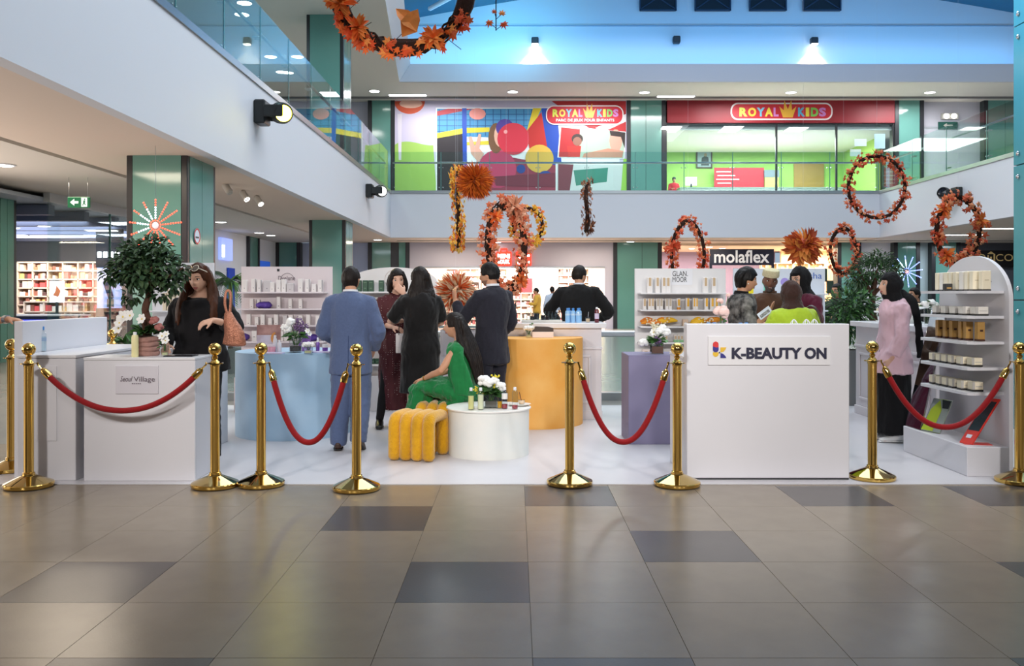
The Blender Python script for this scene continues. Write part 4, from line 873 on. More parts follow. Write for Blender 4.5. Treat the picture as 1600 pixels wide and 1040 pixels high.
# ------------------------------------------------------------- shelves with products
pw_ = M('carton_white', (236, 230, 226), .45); pw2 = M('carton_grey', (206, 200, 200), .45); 
def carton(label, p, dims, body, name='carton', group=None, prints=(), band=None, rz=0, cat='box', lid=None):
    """box standing at p; prints: (x0,x1,z0,z1,material) as fractions of its front; band: (height, material)"""
    w, d, h = dims; o = E(name, label, cat, p, rz, group); b0 = band[0] if band else 0
    MB().b2(-w / 2, w / 2, -d / 2, d / 2, b0, h, min(.004, w * .06)).obj('body', body, o)
    if band: MB().b2(-w / 2 - .001, w / 2 + .001, -d / 2 - .001, d / 2 + .001, 0, b0, .002).obj('base_band', band[1], o)
    for (a, b, c, e, m) in prints: MB().b2(-w / 2 + a * w, -w / 2 + b * w, -d / 2 - .0018, -d / 2, c * h, e * h).obj('label_print', m, o)
    return o
def bottle(label, p, r, h, m, capm, group=None, liquid=None, lab=None, name='bottle', cap=.14, sh=.72):
    o = E(name, label, 'bottle', p, 0, group)
    MB().lathe([(r * .92, 0), (r, .006), (r, h * sh * .95), (r * .8, h * (sh + .06)), (r * .45, h * (1 - cap)), (r * .45, h * (1 - cap) + .002)], 20).obj('body', m, o, True)
    MB().lathe([(r * .52, h * (1 - cap)), (r * .52, h - .004), (r * .46, h), (0, h)], 16).obj('cap', capm, o, True)
    if liquid: MB().lathe([(r * .88, .006), (r * .94, .012), (r * .94, h * liquid[0]), (0, h * liquid[0])], 20).obj('liquid', liquid[1], o, True)
    if lab: MB().lathe([(r * 1.01, h * lab[0]), (r * 1.012, h * lab[0] + .001), (r * 1.012, h * lab[1])], 20).obj('label_band', lab[2], o, True)
    return o
def unit(label, x0, x1, y0, y1, Y, shelves, mat, arch=None, depth=.26, loc='display_shelf'):
    """free-standing back panel with shelves; pixel rows of the shelf front edges"""
    xa, xb, zt = GX(x0, Y), GX(x1, Y), GZ(y0, Y); o = E(loc, label, 'shelf', ((xa + xb) / 2, Y, .005), 0, 'white display shelves'); w = (xb - xa) / 2
    if arch: pts = [(-w, 0), (w, 0), (w, arch)] + circ(0, arch, w, 24, zt - arch, 0, PI)[1:-1] + [(-w, arch)]
    else: pts = [(-w, 0), (w, 0), (w, zt), (-w, zt)]
    MB().poly(pts, (0, .03, 0), d=.03).obj('back_panel', mat, o); MB().b2(-w, w, -depth - .02, .0, 0, .42, .004).obj('base_cabinet', mat, o)
    zs = []
    for s in shelves:
        z = GZ(s, Y - depth) ; MB().b2(-w + .03, w - .05, -depth, 0, z - .018, z, .003).obj('shelf', mat, o); zs.append(z)
    return o, zs
s1 = M('shelf_mauve', (226, 214, 216), .5); s2 = M('shelf_white', (232, 228, 226), .5)
YU = 10.75; sh, zs = unit('white display shelf behind the pale blue drum, of white and purple cartons', 377, 519, 417, 640, YU, [456.5, 482.5, 508.5, 534], s1)
def atx(x, Y): return GX(x, Y)
lettering('Dvelune', (atx(435, YU) - sh.location.x, -.003, GZ(438.5, YU)), atx(461.5, YU) - atx(435, YU), .055, plumink, sh)
mb = MB(); c0 = Vector((atx(449, YU) - sh.location.x, -.003, GZ(438, YU)))
mb.sweep([c0 + Vector((.082 * math.cos(a), 0, .082 * math.sin(a))) for a in [k * PI / 16 for k in range(17)]], .0022, 5); mb.obj('logo_arc', plumink, sh)
MB().poly([(0, 0), (.03, 0), (.03, .03), (0, .03)], (atx(433, YU) - sh.location.x, -.001, GZ(424.5, YU)), d=.004).obj('dark_square', dark, sh)
vio = M('violet_cloth', (96, 66, 160), .6); strip = M('carton_slate', (128, 124, 130), .5)
def row(zz, xs, h, w, Y, words, mk, first='left'):
    for k, x in enumerate(xs): mk('%s from the left %s' % (ORD[k] if k else 'first', words), Vector((GX(x, Y), Y, zz + .0005)), k)
tall = [383, 397, 406, 418, 426, 436, 444, 454, 470, 481, 491, 501]
row(zs[0], tall, 0, 0, YU - .14, '', lambda l, p, k: carton('tall white carton on the top shelf of the violet range, ' + l.strip(), p, (.055 if k not in (3, 7) else .085, .06, (.15, .16, .15, .14, .12, .15, .155, .11, .16, .155, .10, .15)[k]), pw2 if k in (3, 7) else pw_, 'carton', 'white cartons of the violet range', [(.42, .58, .3, .36, strip)] + ([(.86, 1, 0, 1, strip)] if k in (1, 2, 9, 11) else [])))
row(zs[1], [394, 404, 436, 454, 470], 0, 0, YU - .14, '', lambda l, p, k: carton('white carton on the second shelf of the violet range, ' + l.strip(), p, (.042, .05, (.12, .11, .145, .12, .12)[k]), pw_, 'carton', 'white cartons of the violet range', [(.35, .65, .2, .26, strip)] + ([(.0, .18, 0, 1, strip)] if k == 1 else [])))
row(zs[2], [389, 402, 411, 423, 432, 446, 455, 470, 482, 497], 0, 0, YU - .14, '', lambda l, p, k: carton('white carton on the third shelf of the violet range, ' + l.strip(), p, (.05, .05, (.135, .10, .13, .09, .13, .12, .125, .12, .13, .12)[k]), pw2 if k == 5 else pw_, 'carton', 'white cartons of the violet range', [(.35, .65, .15, .2, strip)] + ([(.88, 1, 0, 1, strip)] if k in (1, 3) else [])))
row(zs[3], [398, 441, 447], 0, 0, YU - .14, '', lambda l, p, k: carton('white carton on the lowest shelf of the violet range, ' + l.strip(), p, (.06, .05, .13), pw_, 'carton', 'white cartons of the violet range', [(.3, .7, .4, .46, strip)]))
def cloth_heap(name, label, p, w, h, m, seed, cat='cloth', d=.09):
    mb = MB(); r = random.Random(seed)
    for k in range(5): mb.ell((r.uniform(-w * .28, w * .28), r.uniform(-.02, .02), h * .35), (w * r.uniform(.2, .34), d, h * r.uniform(.4, .62)), 14, 10)
    me = remesh(mb, .008, 2); wrinkle(me, .008, 34, seed); me.materials.append(m); o = bpy.data.objects.new(name, me); sc.collection.objects.link(o)
    z0 = min(v.co.z for v in me.vertices); o.location = (p[0], p[1], p[2] - z0); return T(o, label, cat)
cloth_heap('cloth', 'crumpled violet cloth on the second shelf behind the blue drum', Vector((GX(420, YU), YU - .14, zs[1])), .2, .075, vio, 1)
cloth_heap('cloth', 'violet cloth at the left end of the lowest shelf behind the blue drum', Vector((GX(386, YU), YU - .14, zs[3])), .13, .085, vio, 2); cloth_heap('cloth', 'violet cloth at the right end of the lowest shelf behind the blue drum', Vector((GX(492, YU), YU - .14, zs[3])), .17, .08, vio, 3)
# partly hidden unit behind the potted tree
YA = 10.9; sh, zs = unit('white display shelf half hidden behind the potted tree and the brown haired woman', 238, 334, 411, 640, YA, [486, 520], M('shelf_cool', (222, 226, 234), .5))
lettering('ASIN', (atx(277, YA) - sh.location.x, -.003, GZ(428, YA)), atx(291, YA) - atx(277, YA), GZ(420.5, YA) - GZ(428, YA), M('slate_letters', (90, 92, 110), .5), sh)
row(zs[0], [258, 265, 272, 279, 286], 0, 0, YA - .14, '', lambda l, p, k: carton('tall pale tan carton on the shelf behind the potted tree, ' + l.strip(), p, (.042, .06, .26 if k % 2 else .22), M('pale_tan_carton', (226, 214, 190), .5), 'carton', 'pale tan cartons', [(.2, .8, .6, .7, pw_)]))
# arched unit with green cartons
YG = 10.9; sh, zs = unit('arched white display shelf of dark green cartons behind the blue suited man', 546, 683, 418, 641, YG, [456, 486, 512, 540, 570], s2, 1.56)
mb = MB(); c0 = Vector((GX(616, YG) - sh.location.x, -.003, GZ(437, YG))); mb.sweep([c0 + Vector((.115 * math.cos(a), 0, .115 * math.sin(a))) for a in [k * PI / 14 for k in range(29)]], .002, 4); mb.obj('logo_ring', M('logo_tan', (190, 160, 150), .5), sh)
mb = MB(); mb.poly([(0, .05), (.02, .07), (.01, .04), (.03, .0), (.0, .01)], c0 + Vector((-.02, -.001, -.03)), d=.002); mb.obj('logo_leaf', M('logo_brown', (130, 70, 60), .5), sh)
gb = M('carton_green', (30, 74, 48), .4); gb2 = M('carton_deep_green', (24, 54, 38), .4); gl = M('pale_green_print', (110, 140, 110), .5)
row(zs[0], [561, 571, 580, 596, 609], 0, 0, YG - .14, '', lambda l, p, k: carton('dark green carton on the top arched shelf, ' + l.strip(), p, (.062, .06, .142), gb, 'carton', 'green cartons', [(.2, .8, .78, .82, gl), (.3, .7, .3, .34, gl)]))
row(zs[1], [572, 579, 587, 594.5, 602, 609], 0, 0, YG - .14, '', lambda l, p, k: carton('dark green carton on the second arched shelf, ' + l.strip(), p, (.05, .06, .142), gb2 if k % 2 else gb, 'carton', 'green cartons', [(.2, .8, .6, .64, gl)]))
row(zs[4], [583, 590, 597], 0, 0, YG - .14, '', lambda l, p, k: carton('dark green carton on the low arched shelf, ' + l.strip(), p, (.05, .06, .07), gb, 'carton', 'green cartons', [(.2, .8, .4, .5, gl)]))
# the shelf with GLAN MOOR lettering
YM = 10.5; sh, zs = unit('white display shelf of tan striped cartons behind the purple plinth', 992, 1134, 420, 640, YM, [457.8, 484.4, 510.4, 535.5, 553], s2)
pl = MB().b2(GX(1048, YM) - sh.location.x, GX(1082, YM) - sh.location.x, -.006, 0, GZ(445.5, YM), GZ(420.5, YM)).obj('sign_plate', M('sign_white'), sh)
lettering('GLAN.', (GX(1050.5, YM) - sh.location.x, -.0065, GZ(432, YM)), GX(1074.5, YM) - GX(1050.5, YM), GZ(424, YM) - GZ(432, YM), dark, pl); lettering('MOOR', (GX(1050.5, YM) - sh.location.x, -.0065, GZ(441, YM)), GX(1073, YM) - GX(1050.5, YM), GZ(433.2, YM) - GZ(441, YM), dark, pl)
tan = M('tan_print', (206, 176, 136), .5); tan2 = M('grey_tan_print', (190, 176, 156), .5); yel = M('amber_print', (240, 180, 50), .45); org = M('orange_plastic', (236, 150, 30), .4)
row(zs[0], [1015, 1027, 1037, 1043.5, 1102, 1115], 0, 0, YM - .14, '', lambda l, p, k: carton('tan striped carton on the top shelf behind the plinth, ' + l.strip(), p, (.058 if k else .062, .06, .185), pw_, 'carton', 'tan striped cartons', [(.28, .74, .45, .98, tan)]))
row(zs[1], [1007, 1014.5, 1019.5, 1027.5, 1033, 1041.5, 1047], 0, 0, YM - .14, '', lambda l, p, k: carton('small tan striped carton on the second shelf behind the plinth, ' + l.strip(), p, (.038, .05, .135), pw_, 'carton', 'tan striped cartons', [(.2, .85, .35, .98, tan2 if k > 2 else tan)]))
o = E('tube', 'amber squeeze tube with an orange cap on the second shelf behind the purple plinth', 'tube', (GX(1060.5, YM - .14), YM - .14, zs[1])); MB().lathe([(.02, 0), (.022, .03), (.021, .032)], 14).obj('cap', org, o, True); MB().sweep([(0, 0, .03), (0, 0, .08), (0, 0, .138)], [(.021, .02), (.023, .014), (.026, .003)], 14, (1, 0, 0), 0, 1, 0).obj('body', pw_, o, True); MB().b2(-.012, .012, -.021, -.012, .05, .125).obj('label_print', yel, o)
row(zs[1], [1074, 1084, 1088, 1103, 1112, 1118.5], 0, 0, YM - .14, '', lambda l, p, k: carton('amber striped carton on the second shelf behind the plinth, ' + l.strip(), p, (.046 if k not in (1, 2) else .03, .05, .14), pw_, 'carton', 'amber striped cartons', [(.35, .88, .3, .98, yel)]))
def fruit_heap(label, x, z, Y, cols, seed, w=.32):
    o = E('flower_heap', label, 'decoration', (GX(x, Y), Y, z)); r = random.Random(seed)
    for k in range(7):
        a = r.uniform(-.5, .5); c = Vector((r.uniform(-w / 2, w / 2), r.uniform(-.05, .05), .055 + r.uniform(0, .03)))
        MB().sweep([c + Vector((-.08, 0, -.02)), c, c + Vector((.08, r.uniform(-.03, .03), -.01 + a * .02))], [.012, .034, .01], 10, None, 0, 3).obj('dried_pod', M('pod_%d' % (k % len(cols)), cols[k % len(cols)], .6), o, True)
    mb = MB()
    for k in range(26): mb.ell((r.uniform(-w / 2, w / 2.6), r.uniform(-.07, -.03), r.uniform(.02, .1)), .011, 6, 5)
    S(mb.obj('small_buds', M('bud_cream', (240, 226, 190), .7), o, True), 'stuff'); return o
ocol = [(240, 150, 30), (250, 196, 40), (230, 130, 30), (226, 170, 60)]
fruit_heap('orange and yellow dried pods at the left of the third shelf behind the purple plinth', 1030, zs[2] - .002, YM - .14, ocol, 4); fruit_heap('heap of orange dried pods at the right of the third shelf behind the purple plinth', 1106, zs[2] - .002, YM - .14, [(226, 140, 50), (232, 150, 60)], 5, .24)
carton('beige carton between the two heaps of pods', (GX(1070.5, YM - .14), YM - .14, zs[2]), (.065, .06, .085), M('beige_carton', (230, 200, 172), .5), 'carton', None, [(.3, .7, .4, .6, pw_)])
mint = M('mint_print', (150, 206, 150), .5)
row(zs[3], [1041, 1055, 1060, 1065], 0, 0, YM - .14, '', lambda l, p, k: carton('mint footed carton on the fourth shelf behind the plinth, ' + l.strip(), p, (.034, .045, .095), pw_, 'carton', 'mint cartons', [(.2, .8, .4, .8, tan)], (.03, mint)))
for k, x in enumerate((1009, 1068)): carton('small pale box on the lowest shelf behind the purple plinth, %s one' % ('left', 'right')[k], (GX(x, YM - .14), YM - .14, zs[4]), (.09, .05, .05), M('pale_pink_box', (236, 220, 214), .5), 'carton', None, [(.3, .7, .4, .6, tan)])
# the shelf with stickers
YK = 10.7; sh, zs = unit('white display shelf with round coloured stickers and blue letters, behind the talking group', 1146, 1289, 420, 640, YK, [459, 485, 511], M('shelf_cool', (222, 226, 234), .5))
lx = sh.location.x
def stick(cx, cy, r, c, foot=True):
    par = MB().poly([(GX(cx, YK) - lx + a, GZ(cy, YK) + b) for a, b in circ(0, 0, r, 20)], (0, -.001, 0), d=.003).obj('round_sticker', M('sticker_%d_%d_%d' % c, c, .5), sh)
    MB().poly([(GX(cx, YK) - lx - .03, GZ(cy, YK) - r - .13), (GX(cx, YK) - lx + .04, GZ(cy, YK) - r - .13), (GX(cx, YK) - lx + .04, GZ(cy, YK) - r + .02), (GX(cx, YK) - lx - .03, GZ(cy, YK) - r + .02)], (0, -.001, 0), d=.003).obj('sticker_foot', M('sticker_%d_%d_%d' % c), par)
stick(1172, 440, .052, (246, 220, 20)); stick(1197, 441, .05, (120, 210, 180)); stick(1226, 441, .05, (170, 150, 220))
lettering('sha', (GX(1264, YK) - lx, -.003, GZ(436, YK)), GX(1284, YK) - GX(1264, YK), .075, M('blue_letters', (70, 110, 190), .5), sh)
mb = MB(); mb.poly([(GX(1166, YK) - lx, GZ(431, YK)), (GX(1172, YK) - lx, GZ(427, YK)), (GX(1177, YK) - lx, GZ(428.5, YK)), (GX(1172, YK) - lx, GZ(432, YK))], (0, -.001, 0), d=.003); mb.obj('leaf_print', M('leaf_green_print', (90, 180, 140), .5), sh)
row(zs[1], [1172, 1200, 1231, 1270, 1277], 0, 0, YK - .14, '', lambda l, p, k: carton('blue carton on the second shelf behind the talking group, ' + l.strip(), p, (.045, .05, .14), M('carton_blue', (110, 170, 226), .5), 'carton', 'blue cartons', [(.2, .8, .6, .8, pw_)]))

# ------------------------------------------------------------- arched stand at the right
o = E('arched_display', 'tall white arched display stand with five shelves at the right edge of the stage', 'shelf', (3.48, 6.8, .005))
MB().b2(0, .322, 0, 1.12, 0, .226, .004).obj('base_box', mdf, o)
pts = [(0, 0), (1.12, 0), (1.12, 1.36)] + circ(.56, 1.36, .56, 30, .36, 0, PI)[1:-1] + [(0, 1.36)]
MB().poly(pts, (.355, 0, 0), (0, 1, 0), (0, 0, 1), -.032).obj('arched_panel', mdf, o)
zr = [1.43, 1.235, 1.034, .833, .64]
for z in zr:
    sp = [(.322, .07), (.07, .03), (.03, .06), (.015, .12), (.0, .78), (.02, .82), (.322, .82)]
    MB().poly(sp, (0, 0, z - .022), (1, 0, 0), (0, 1, 0), .022).obj('shelf', mdf, o)
MB().poly([(-.001, 0)] and [(.25, .01), (.72, .01), (.72, .018), (.25, .018)], (.3215, 0, 1.49), (0, 1, 0), (0, 0, 1), -.002).obj('logo_line', ink, o)
crm = M('cream_carton', (246, 234, 206), .45); crm2 = M('ivory_carton', (238, 232, 222), .45); blk = M('band_black', (46, 44, 42), .4); gcar = M('gold_carton', (196, 152, 86), .35, .25); brn = M('band_brown', (72, 40, 30), .4)
def stock(zi, ys, xo, dims, mat, band, words, grp, mats2=None, pr=None):
    for k, y in enumerate(ys):
        carton('%s, %s from the far end' % (words, ORD[k]), (3.48 + xo + (.0 if k < len(ys) - 1 else .03), y, .005 + zr[zi] + .0005), dims if not isinstance(dims, list) else dims[k], (mats2 or {}).get(k, mat), 'carton', grp, pr or [(.25, .75, .5, .56, M('faint_print', (214, 200, 170), .5))], band, -.12 + .05 * (k % 3))
stock(0, [7.54, 7.465, 7.385, 7.31, 7.235, 7.13, 7.05, 6.97, 6.885], .15, (.066, .066, .155), crm, (.01, blk), 'tall cream carton on the top shelf of the arched stand', 'cream cartons', {1: crm2, 5: crm2})
carton('small black carton before the tall cream ones on the arched stand', (3.545, 7.24, .005 + zr[0]), (.06, .05, .06), blk, 'carton', None, [(.2, .8, .3, .5, gcar)])
lowb = dict(pr=[(.3, .9, .5, .56, M('faint_grey', (190, 186, 180), .5)), (.0, .22, .2, 1, M('faint_grey'))])
stock(1, [7.50, 7.35, 7.20, 7.06, 6.93], .13, (.1, .1, .07), crm2, (.012, blk), 'low ivory carton on the second shelf of the arched stand', 'ivory cartons', None, **lowb)
stock(2, [7.53, 7.40, 7.29, 7.14, 7.06, 6.94], .14, (.056, .056, .15), gcar, (.014, brn), 'gold carton on the middle shelf of the arched stand', 'gold cartons', None, [(.3, .7, .5, .6, brn)])
stock(3, [7.54, 7.42, 7.32, 7.21, 7.07, 6.96], .11, (.085, .085, .07), crm, (.014, blk), 'small cream carton on the fourth shelf of the arched stand', 'small cream cartons', None, **lowb)
stock(4, [7.54, 7.42, 7.31, 7.20, 7.06, 6.95], .11, (.085, .085, .075), crm, (.014, blk), 'small cream carton on the lowest shelf of the arched stand', 'small cream cartons', None, **lowb)
def leaning(name, label, cat, org, Uv, Vv, wd, hh, th, frame_m, face_m, rim, extra=()):
    """framed flat thing: lower corner org, width along Uv, height along Vv, facing Uv x Vv"""
    o = E(name, label, cat, org); U_, V_ = Vector(Uv).normalized(), Vector(Vv).normalized()
    MB().poly([(0, 0), (wd, 0), (wd, hh), (0, hh)], (0, 0, 0), U_, V_, -th).obj('frame', frame_m, o)
    MB().poly([(rim[0], rim[1]), (wd - rim[0], rim[1]), (wd - rim[0], hh - rim[2]), (rim[0], hh - rim[2])], (0, 0, 0), U_, V_, .002).obj('face', face_m, o)
    for nm, pts, mm in extra: MB().poly(pts, (0, 0, 0) , U_, V_, .004).obj(nm, mm, o)
    return o
mir = M('mirror_face', (206, 214, 220), .03, 1)
leaning('mirror', 'tall frameless mirror leaning at the far end of the arched stand', 'mirror', (3.50, 7.92, .236), (0, -1, 0), (.235, 0, 1.05), .29, 1.08, .012, chrome, mir, (.006, .006, .006))
leaning('framed_print', 'small glossy panel with lime and black shapes leaning on the base of the arched stand', 'print', (3.50, 7.62, .236), (.12, -.3, 0), (.13, .02, .3), .2, .30, .01, chrome, M('print_grey', (150, 158, 160), .1), (.003, .003, .003), (('lime_shape', [(.0, .01), (.12, .01), (.13, .2), (.08, .29), (.02, .2)], M('lime_print', (176, 196, 60), .3)), ('black_shape', [(.13, .22), (.19, .22), (.19, .29), (.1, .295)], M('vent_black'))))  # reflection of the lime top painted on as flat shapes
leaning('tablet_stand', 'red framed screen tilted on the base of the arched stand', 'display', (3.52, 7.0, .236), (.04, -.10, 0), (.23, .02, .35), .115, .42, .012, M('bright_red', (224, 50, 34), .35), M('screen_black', (28, 26, 30), .15), (.008, .12, .03), (('white_label', [(.03, .05), (.075, .05), (.075, .08), (.03, .08)], M('white_print')),))
o = MB().box((3.63, 6.95, .233), (.20, .11, .004), -.2).obj('stand_plate', M('bright_red')); T(o, 'flat red foot plate lying under the tilted red screen', 'plate')
# ---------------------------------------------------------------- people
SK = {'fair': (224, 176, 150), 'tan': (206, 152, 120), 'brown': (122, 80, 60), 'olive': (198, 150, 122)}
def skin(k): return M('skin_' + k, SK[k], .5, 0, .4, (18, .4), (120, .05), 0, tuple(int(v * .93) for v in SK[k]))
eyew, iris, lipm = M('eye_white', (236, 232, 228), .3), M('iris_dark', (44, 28, 22), .2), M('lip_rose', (176, 92, 88), .45)
def head_surface(dx, dy, dz, grow=0.0):
    a, b, c = .0745 + grow, .096 + grow, .118 + grow
    x, y, z = a * dx, b * dy, c * dz
    if z < 0:
        t = -z / c; x *= 1 - .30 * t ** 1.6
        if y > 0: y *= 1 - .04 * t; y += .014 * t * dy
        else: y *= 1 - .42 * t
    if grow == 0 and y > 0:
        ax = abs(x)
        y += .023 * math.exp(-((x / .0115) ** 2 + ((z + .026) / .015) ** 2)) + .010 * math.exp(-((x / .009) ** 2 + ((z - .0) / .024) ** 2))
        y -= .010 * math.exp(-(((ax - .031) / .016) ** 2 + ((z - .010) / .012) ** 2))
        y += .004 * math.exp(-(((ax - .03) / .02) ** 2 + ((z - .032) / .010) ** 2))
        y += .006 * math.exp(-((x / .02) ** 2 + ((z + .061) / .010) ** 2)) - .004 * math.exp(-((x / .02) ** 2 + ((z + .079) / .006) ** 2))
        y += .007 * math.exp(-((x / .018) ** 2 + ((z + .1) / .014) ** 2))
    return Vector((x, y, z))
def head_grid(fn, nu=44, nv=34):
    vs = []; fs = []
    for i in range(nv + 1):
        el = -PI / 2 + PI * i / nv
        for k in range(nu):
            az = 2 * PI * k / nu; vs.append(fn(math.cos(el) * math.sin(az), math.cos(el) * math.cos(az), math.sin(el), az if az < PI else az - 2 * PI))
    for i in range(nv):
        for k in range(nu):
            k2 = (k + 1) % nu; fs.append((i * nu + k, i * nu + k2, (i + 1) * nu + k2, (i + 1) * nu + k))
    fs.append(tuple(range(nu - 1, -1, -1))); fs.append(tuple(nv * nu + k for k in range(nu)))
    return vs, fs
class Fig:
    """standing figure in its own frame: x to its right, y ahead, z up, for a height of 1.72"""
    def __init__(s, label, loc, yaw, H, sk='fair', group=None, lean=(0, 0), drop=0, head=(0, 0, 0), width=1.0, vox=.0075, fem=True, nameless=None):
        s.o = E('person', label, 'person', (loc[0], loc[1], loc[2] if len(loc) > 2 else .005), yaw, group)
        s.k = H / 1.72; s.o.scale = (s.k,) * 3; s.lean, s.drop, s.w, s.vox, s.sk, s.fem = lean, drop, width, vox, sk, fem
        s.hc = s.sp(1.586) + Vector((0, .035, 0)); s.hm = Matrix.Translation(s.hc) @ Euler((math.radians(head[1]), math.radians(head[2]), math.radians(head[0])), 'XYZ').to_matrix().to_4x4()
        s.b = MB(); s.seed = random.Random(label).randrange(1000)
        sw = .158 if fem else .178
        s.sh = [s.sp(1.365 if fem else 1.378) + Vector((sw * width, -.01, 0)), s.sp(1.365 if fem else 1.378) + Vector((-sw * width, -.01, 0))]
        s.legs = [[Vector((.09, 0, .92 - drop)), Vector((.092, .015, .49)), Vector((.095, -.02, .085))], [Vector((-.09, 0, .92 - drop)), Vector((-.092, .015, .49)), Vector((-.095, -.02, .085))]]
        s.arms = [[s.sh[0], Vector((.25, -.03, 1.12)), Vector((.25, .06, .88))], [s.sh[1], Vector((-.25, -.03, 1.12)), Vector((-.25, .06, .88))]]
        s.hands = [(Vector((0, .25, -1)), Vector((-1, 0, 0))), (Vector((0, .25, -1)), Vector((1, 0, 0)))]
        s.curl = [.5, .5]
    def sp(s, z):
        t = max(0, (z - .92)); return Vector((s.lean[0] * t, s.lean[1] * t + (-.012 if 1.1 < z < 1.5 else 0), z - s.drop))
    def arm(s, i, elbow, wrist, hand=None, palm=None, curl=.5):
        s.arms[i] = [s.sh[i], Vector(elbow), Vector(wrist)]
        if hand is not None: s.hands[i] = (Vector(hand), Vector(palm) if palm else s.hands[i][1])
        s.curl[i] = curl
    def body(s, shoes=None, feet=True, face=True):
        b = s.b; W = s.w; hv, hf = head_grid(lambda x, y, z, a: head_surface(x, y, z)); b.add(hv, hf, 0, s.hm)
        for e in (-1, 1): b.ell((e * .074, -.006, -.002), (.010, .019, .031), 10, 8, 0, s.hm)
        n0 = s.sp(1.44); b.sweep([n0, (n0 + s.hc) / 2 + Vector((0, -.016, -.01)), s.hc + Vector((0, -.015, -.02))], [(.062, .058), (.052, .052), (.053, .055)], 16, (1, 0, 0), 0, 3)
        zs = [.86, .95, 1.06, 1.2, 1.32, 1.40, 1.455]; rx = [.13, .15, .125, .135, .145, .125, .06]; ry = [.09, .10, .085, .09, .095, .08, .055]
        b.sweep([s.sp(z) for z in zs], [(a * W, c) for a, c in zip(rx, ry)], 20, (1, 0, 0), 0, 2)
        for i in (0, 1):
            a, e, w_ = s.arms[i]; f = .9 if s.fem else 1.05
            b.sweep([s.sp(1.37) * .4 + a * .6, a, a * .5 + e * .5, e, e * .5 + w_ * .5 + Vector((0, 0, .002)), w_], [.05 * f, .052 * f, .044 * f, .038 * f, .036 * f, .026 * f], 14, None, 0, 2)
            s.hand(i)
            l = s.legs[i]; b.sweep([l[0] + Vector((0, 0, .02)), l[0] * .5 + l[1] * .5, l[1], l[1] * .55 + l[2] * .45 + Vector((0, -.012, 0)), l[2]], [.078, .068, .05, .05, .034], 14, (1, 0, 0), 0, 2)
            if feet: b.sweep([l[2] + Vector((0, -.03, -.045)), l[2] + Vector((0, .06, -.05)), l[2] + Vector((0, .17, -.065))], [(.034, .03), (.042, .026), (.034, .014)], 12, (1, 0, 0), 0, 2)
        me = remesh(b, s.vox, 1, .5); me.materials.append(skin(s.sk)); o = bpy.data.objects.new('body', me); sc.collection.objects.link(o); o.parent = s.o; s.bodyo = o
        if face:
            for e in (-1, 1):
                MB().ell((e * .031, .0715, .010), (.0145, .0135, .0095), 14, 10, 0, s.hm).ell((e * .031, .0812, .010), (.0066, .0055, .0066), 12, 8, 1, s.hm).obj('eye', [eyew, iris], s.o, True)
                MB().sweep([(e * .014, .0865, .031), (e * .031, .085, .037), (e * .05, .073, .031)], [(.004, .003), (.005, .003), (.002, .002)], 8, None, 0, 3, .5, s.hm).obj('eyebrow', M('brow_dark', (48, 34, 28), .7), s.o, True)
                MB().sweep([(e * .0165, .0815, .013), (e * .031, .0855, .0195), (e * .047, .073, .013)], .0026, 6, None, 0, 3, .5, s.hm).obj('eyelash', M('brow_dark'), s.o, True)
            MB().sweep([(-.023, .079, -.0615), (-.008, .0905, -.057), (0, .0915, -.059), (.008, .0905, -.057), (.023, .079, -.0615)], [(.002, .002), (.004, .005), (.0035, .005), (.004, .005), (.002, .002)], 8, (0, 0, 1), 0, 2, .5, s.hm).sweep([(-.021, .079, -.063), (0, .0905, -.068), (.021, .079, -.063)], [(.002, .002), (.006, .006), (.002, .002)], 8, (0, 0, 1), 0, 4, .5, s.hm).obj('lips', lipm if s.sk != 'brown' else M('lip_brown', (120, 70, 62), .5), s.o, True)
        return s
    def hand(s, i):
        b = s.b; w_ = s.arms[i][2]; d = s.hands[i][0].normalized(); pn = s.hands[i][1]; pn = (pn - d * pn.dot(d)).normalized(); side = d.cross(pn)
        thumb = side if side.dot(Vector((0, 1, 0)) + Vector((0, 0, .6))) > 0 else -side; c = s.curl[i]; f = .92 if s.fem else 1.05
        b.sweep([w_ - d * .01, w_ + d * .035 * f, w_ + d * .085 * f], [(.026 * f, .02), (.04 * f, .017), (.041 * f, .014)], 14, side, 0, 2)
        for q, (off, ln) in enumerate(((1.5, .066), (.5, .078), (-.5, .072), (-1.5, .056))):
            st_ = w_ + d * (.078 * f) + thumb * (off * .0215 * f); p = st_; pts = [st_ - d * .015]; dirn = (d + thumb * off * .06).normalized()
            for seg in range(3):
                ang = c * (.35 + .45 * seg); dd = (dirn * math.cos(ang) + pn * math.sin(ang)); p = p + dd * (ln * f / 3 * 1.15); pts.append(p)
            b.sweep(pts, [.0098, .0094, .0086, .007], 9)
        t0 = w_ + d * .018 + thumb * .022
        b.sweep([t0, t0 + (d * .6 + thumb * .7 + pn * .3) * .034, t0 + (d * .85 + thumb * .62 + pn * .5) * .062], [.0135, .0115, .0085], 10)
    def cloth(s, name, mat, mb, vox=.0105, amp=.009, fr=9, stretch=(1, 1, .6), dec=.6, smooth=2):
        me = remesh(mb, vox, smooth, dec)
        if amp: wrinkle(me, amp * 2.1, fr * 1.25, s.seed + len(name), stretch)
        for m in (mat if isinstance(mat, list) else [mat]): me.materials.append(m)
        for p in me.polygons: p.use_smooth = True
        o = bpy.data.objects.new(name, me); sc.collection.objects.link(o); o.parent = s.o; return o
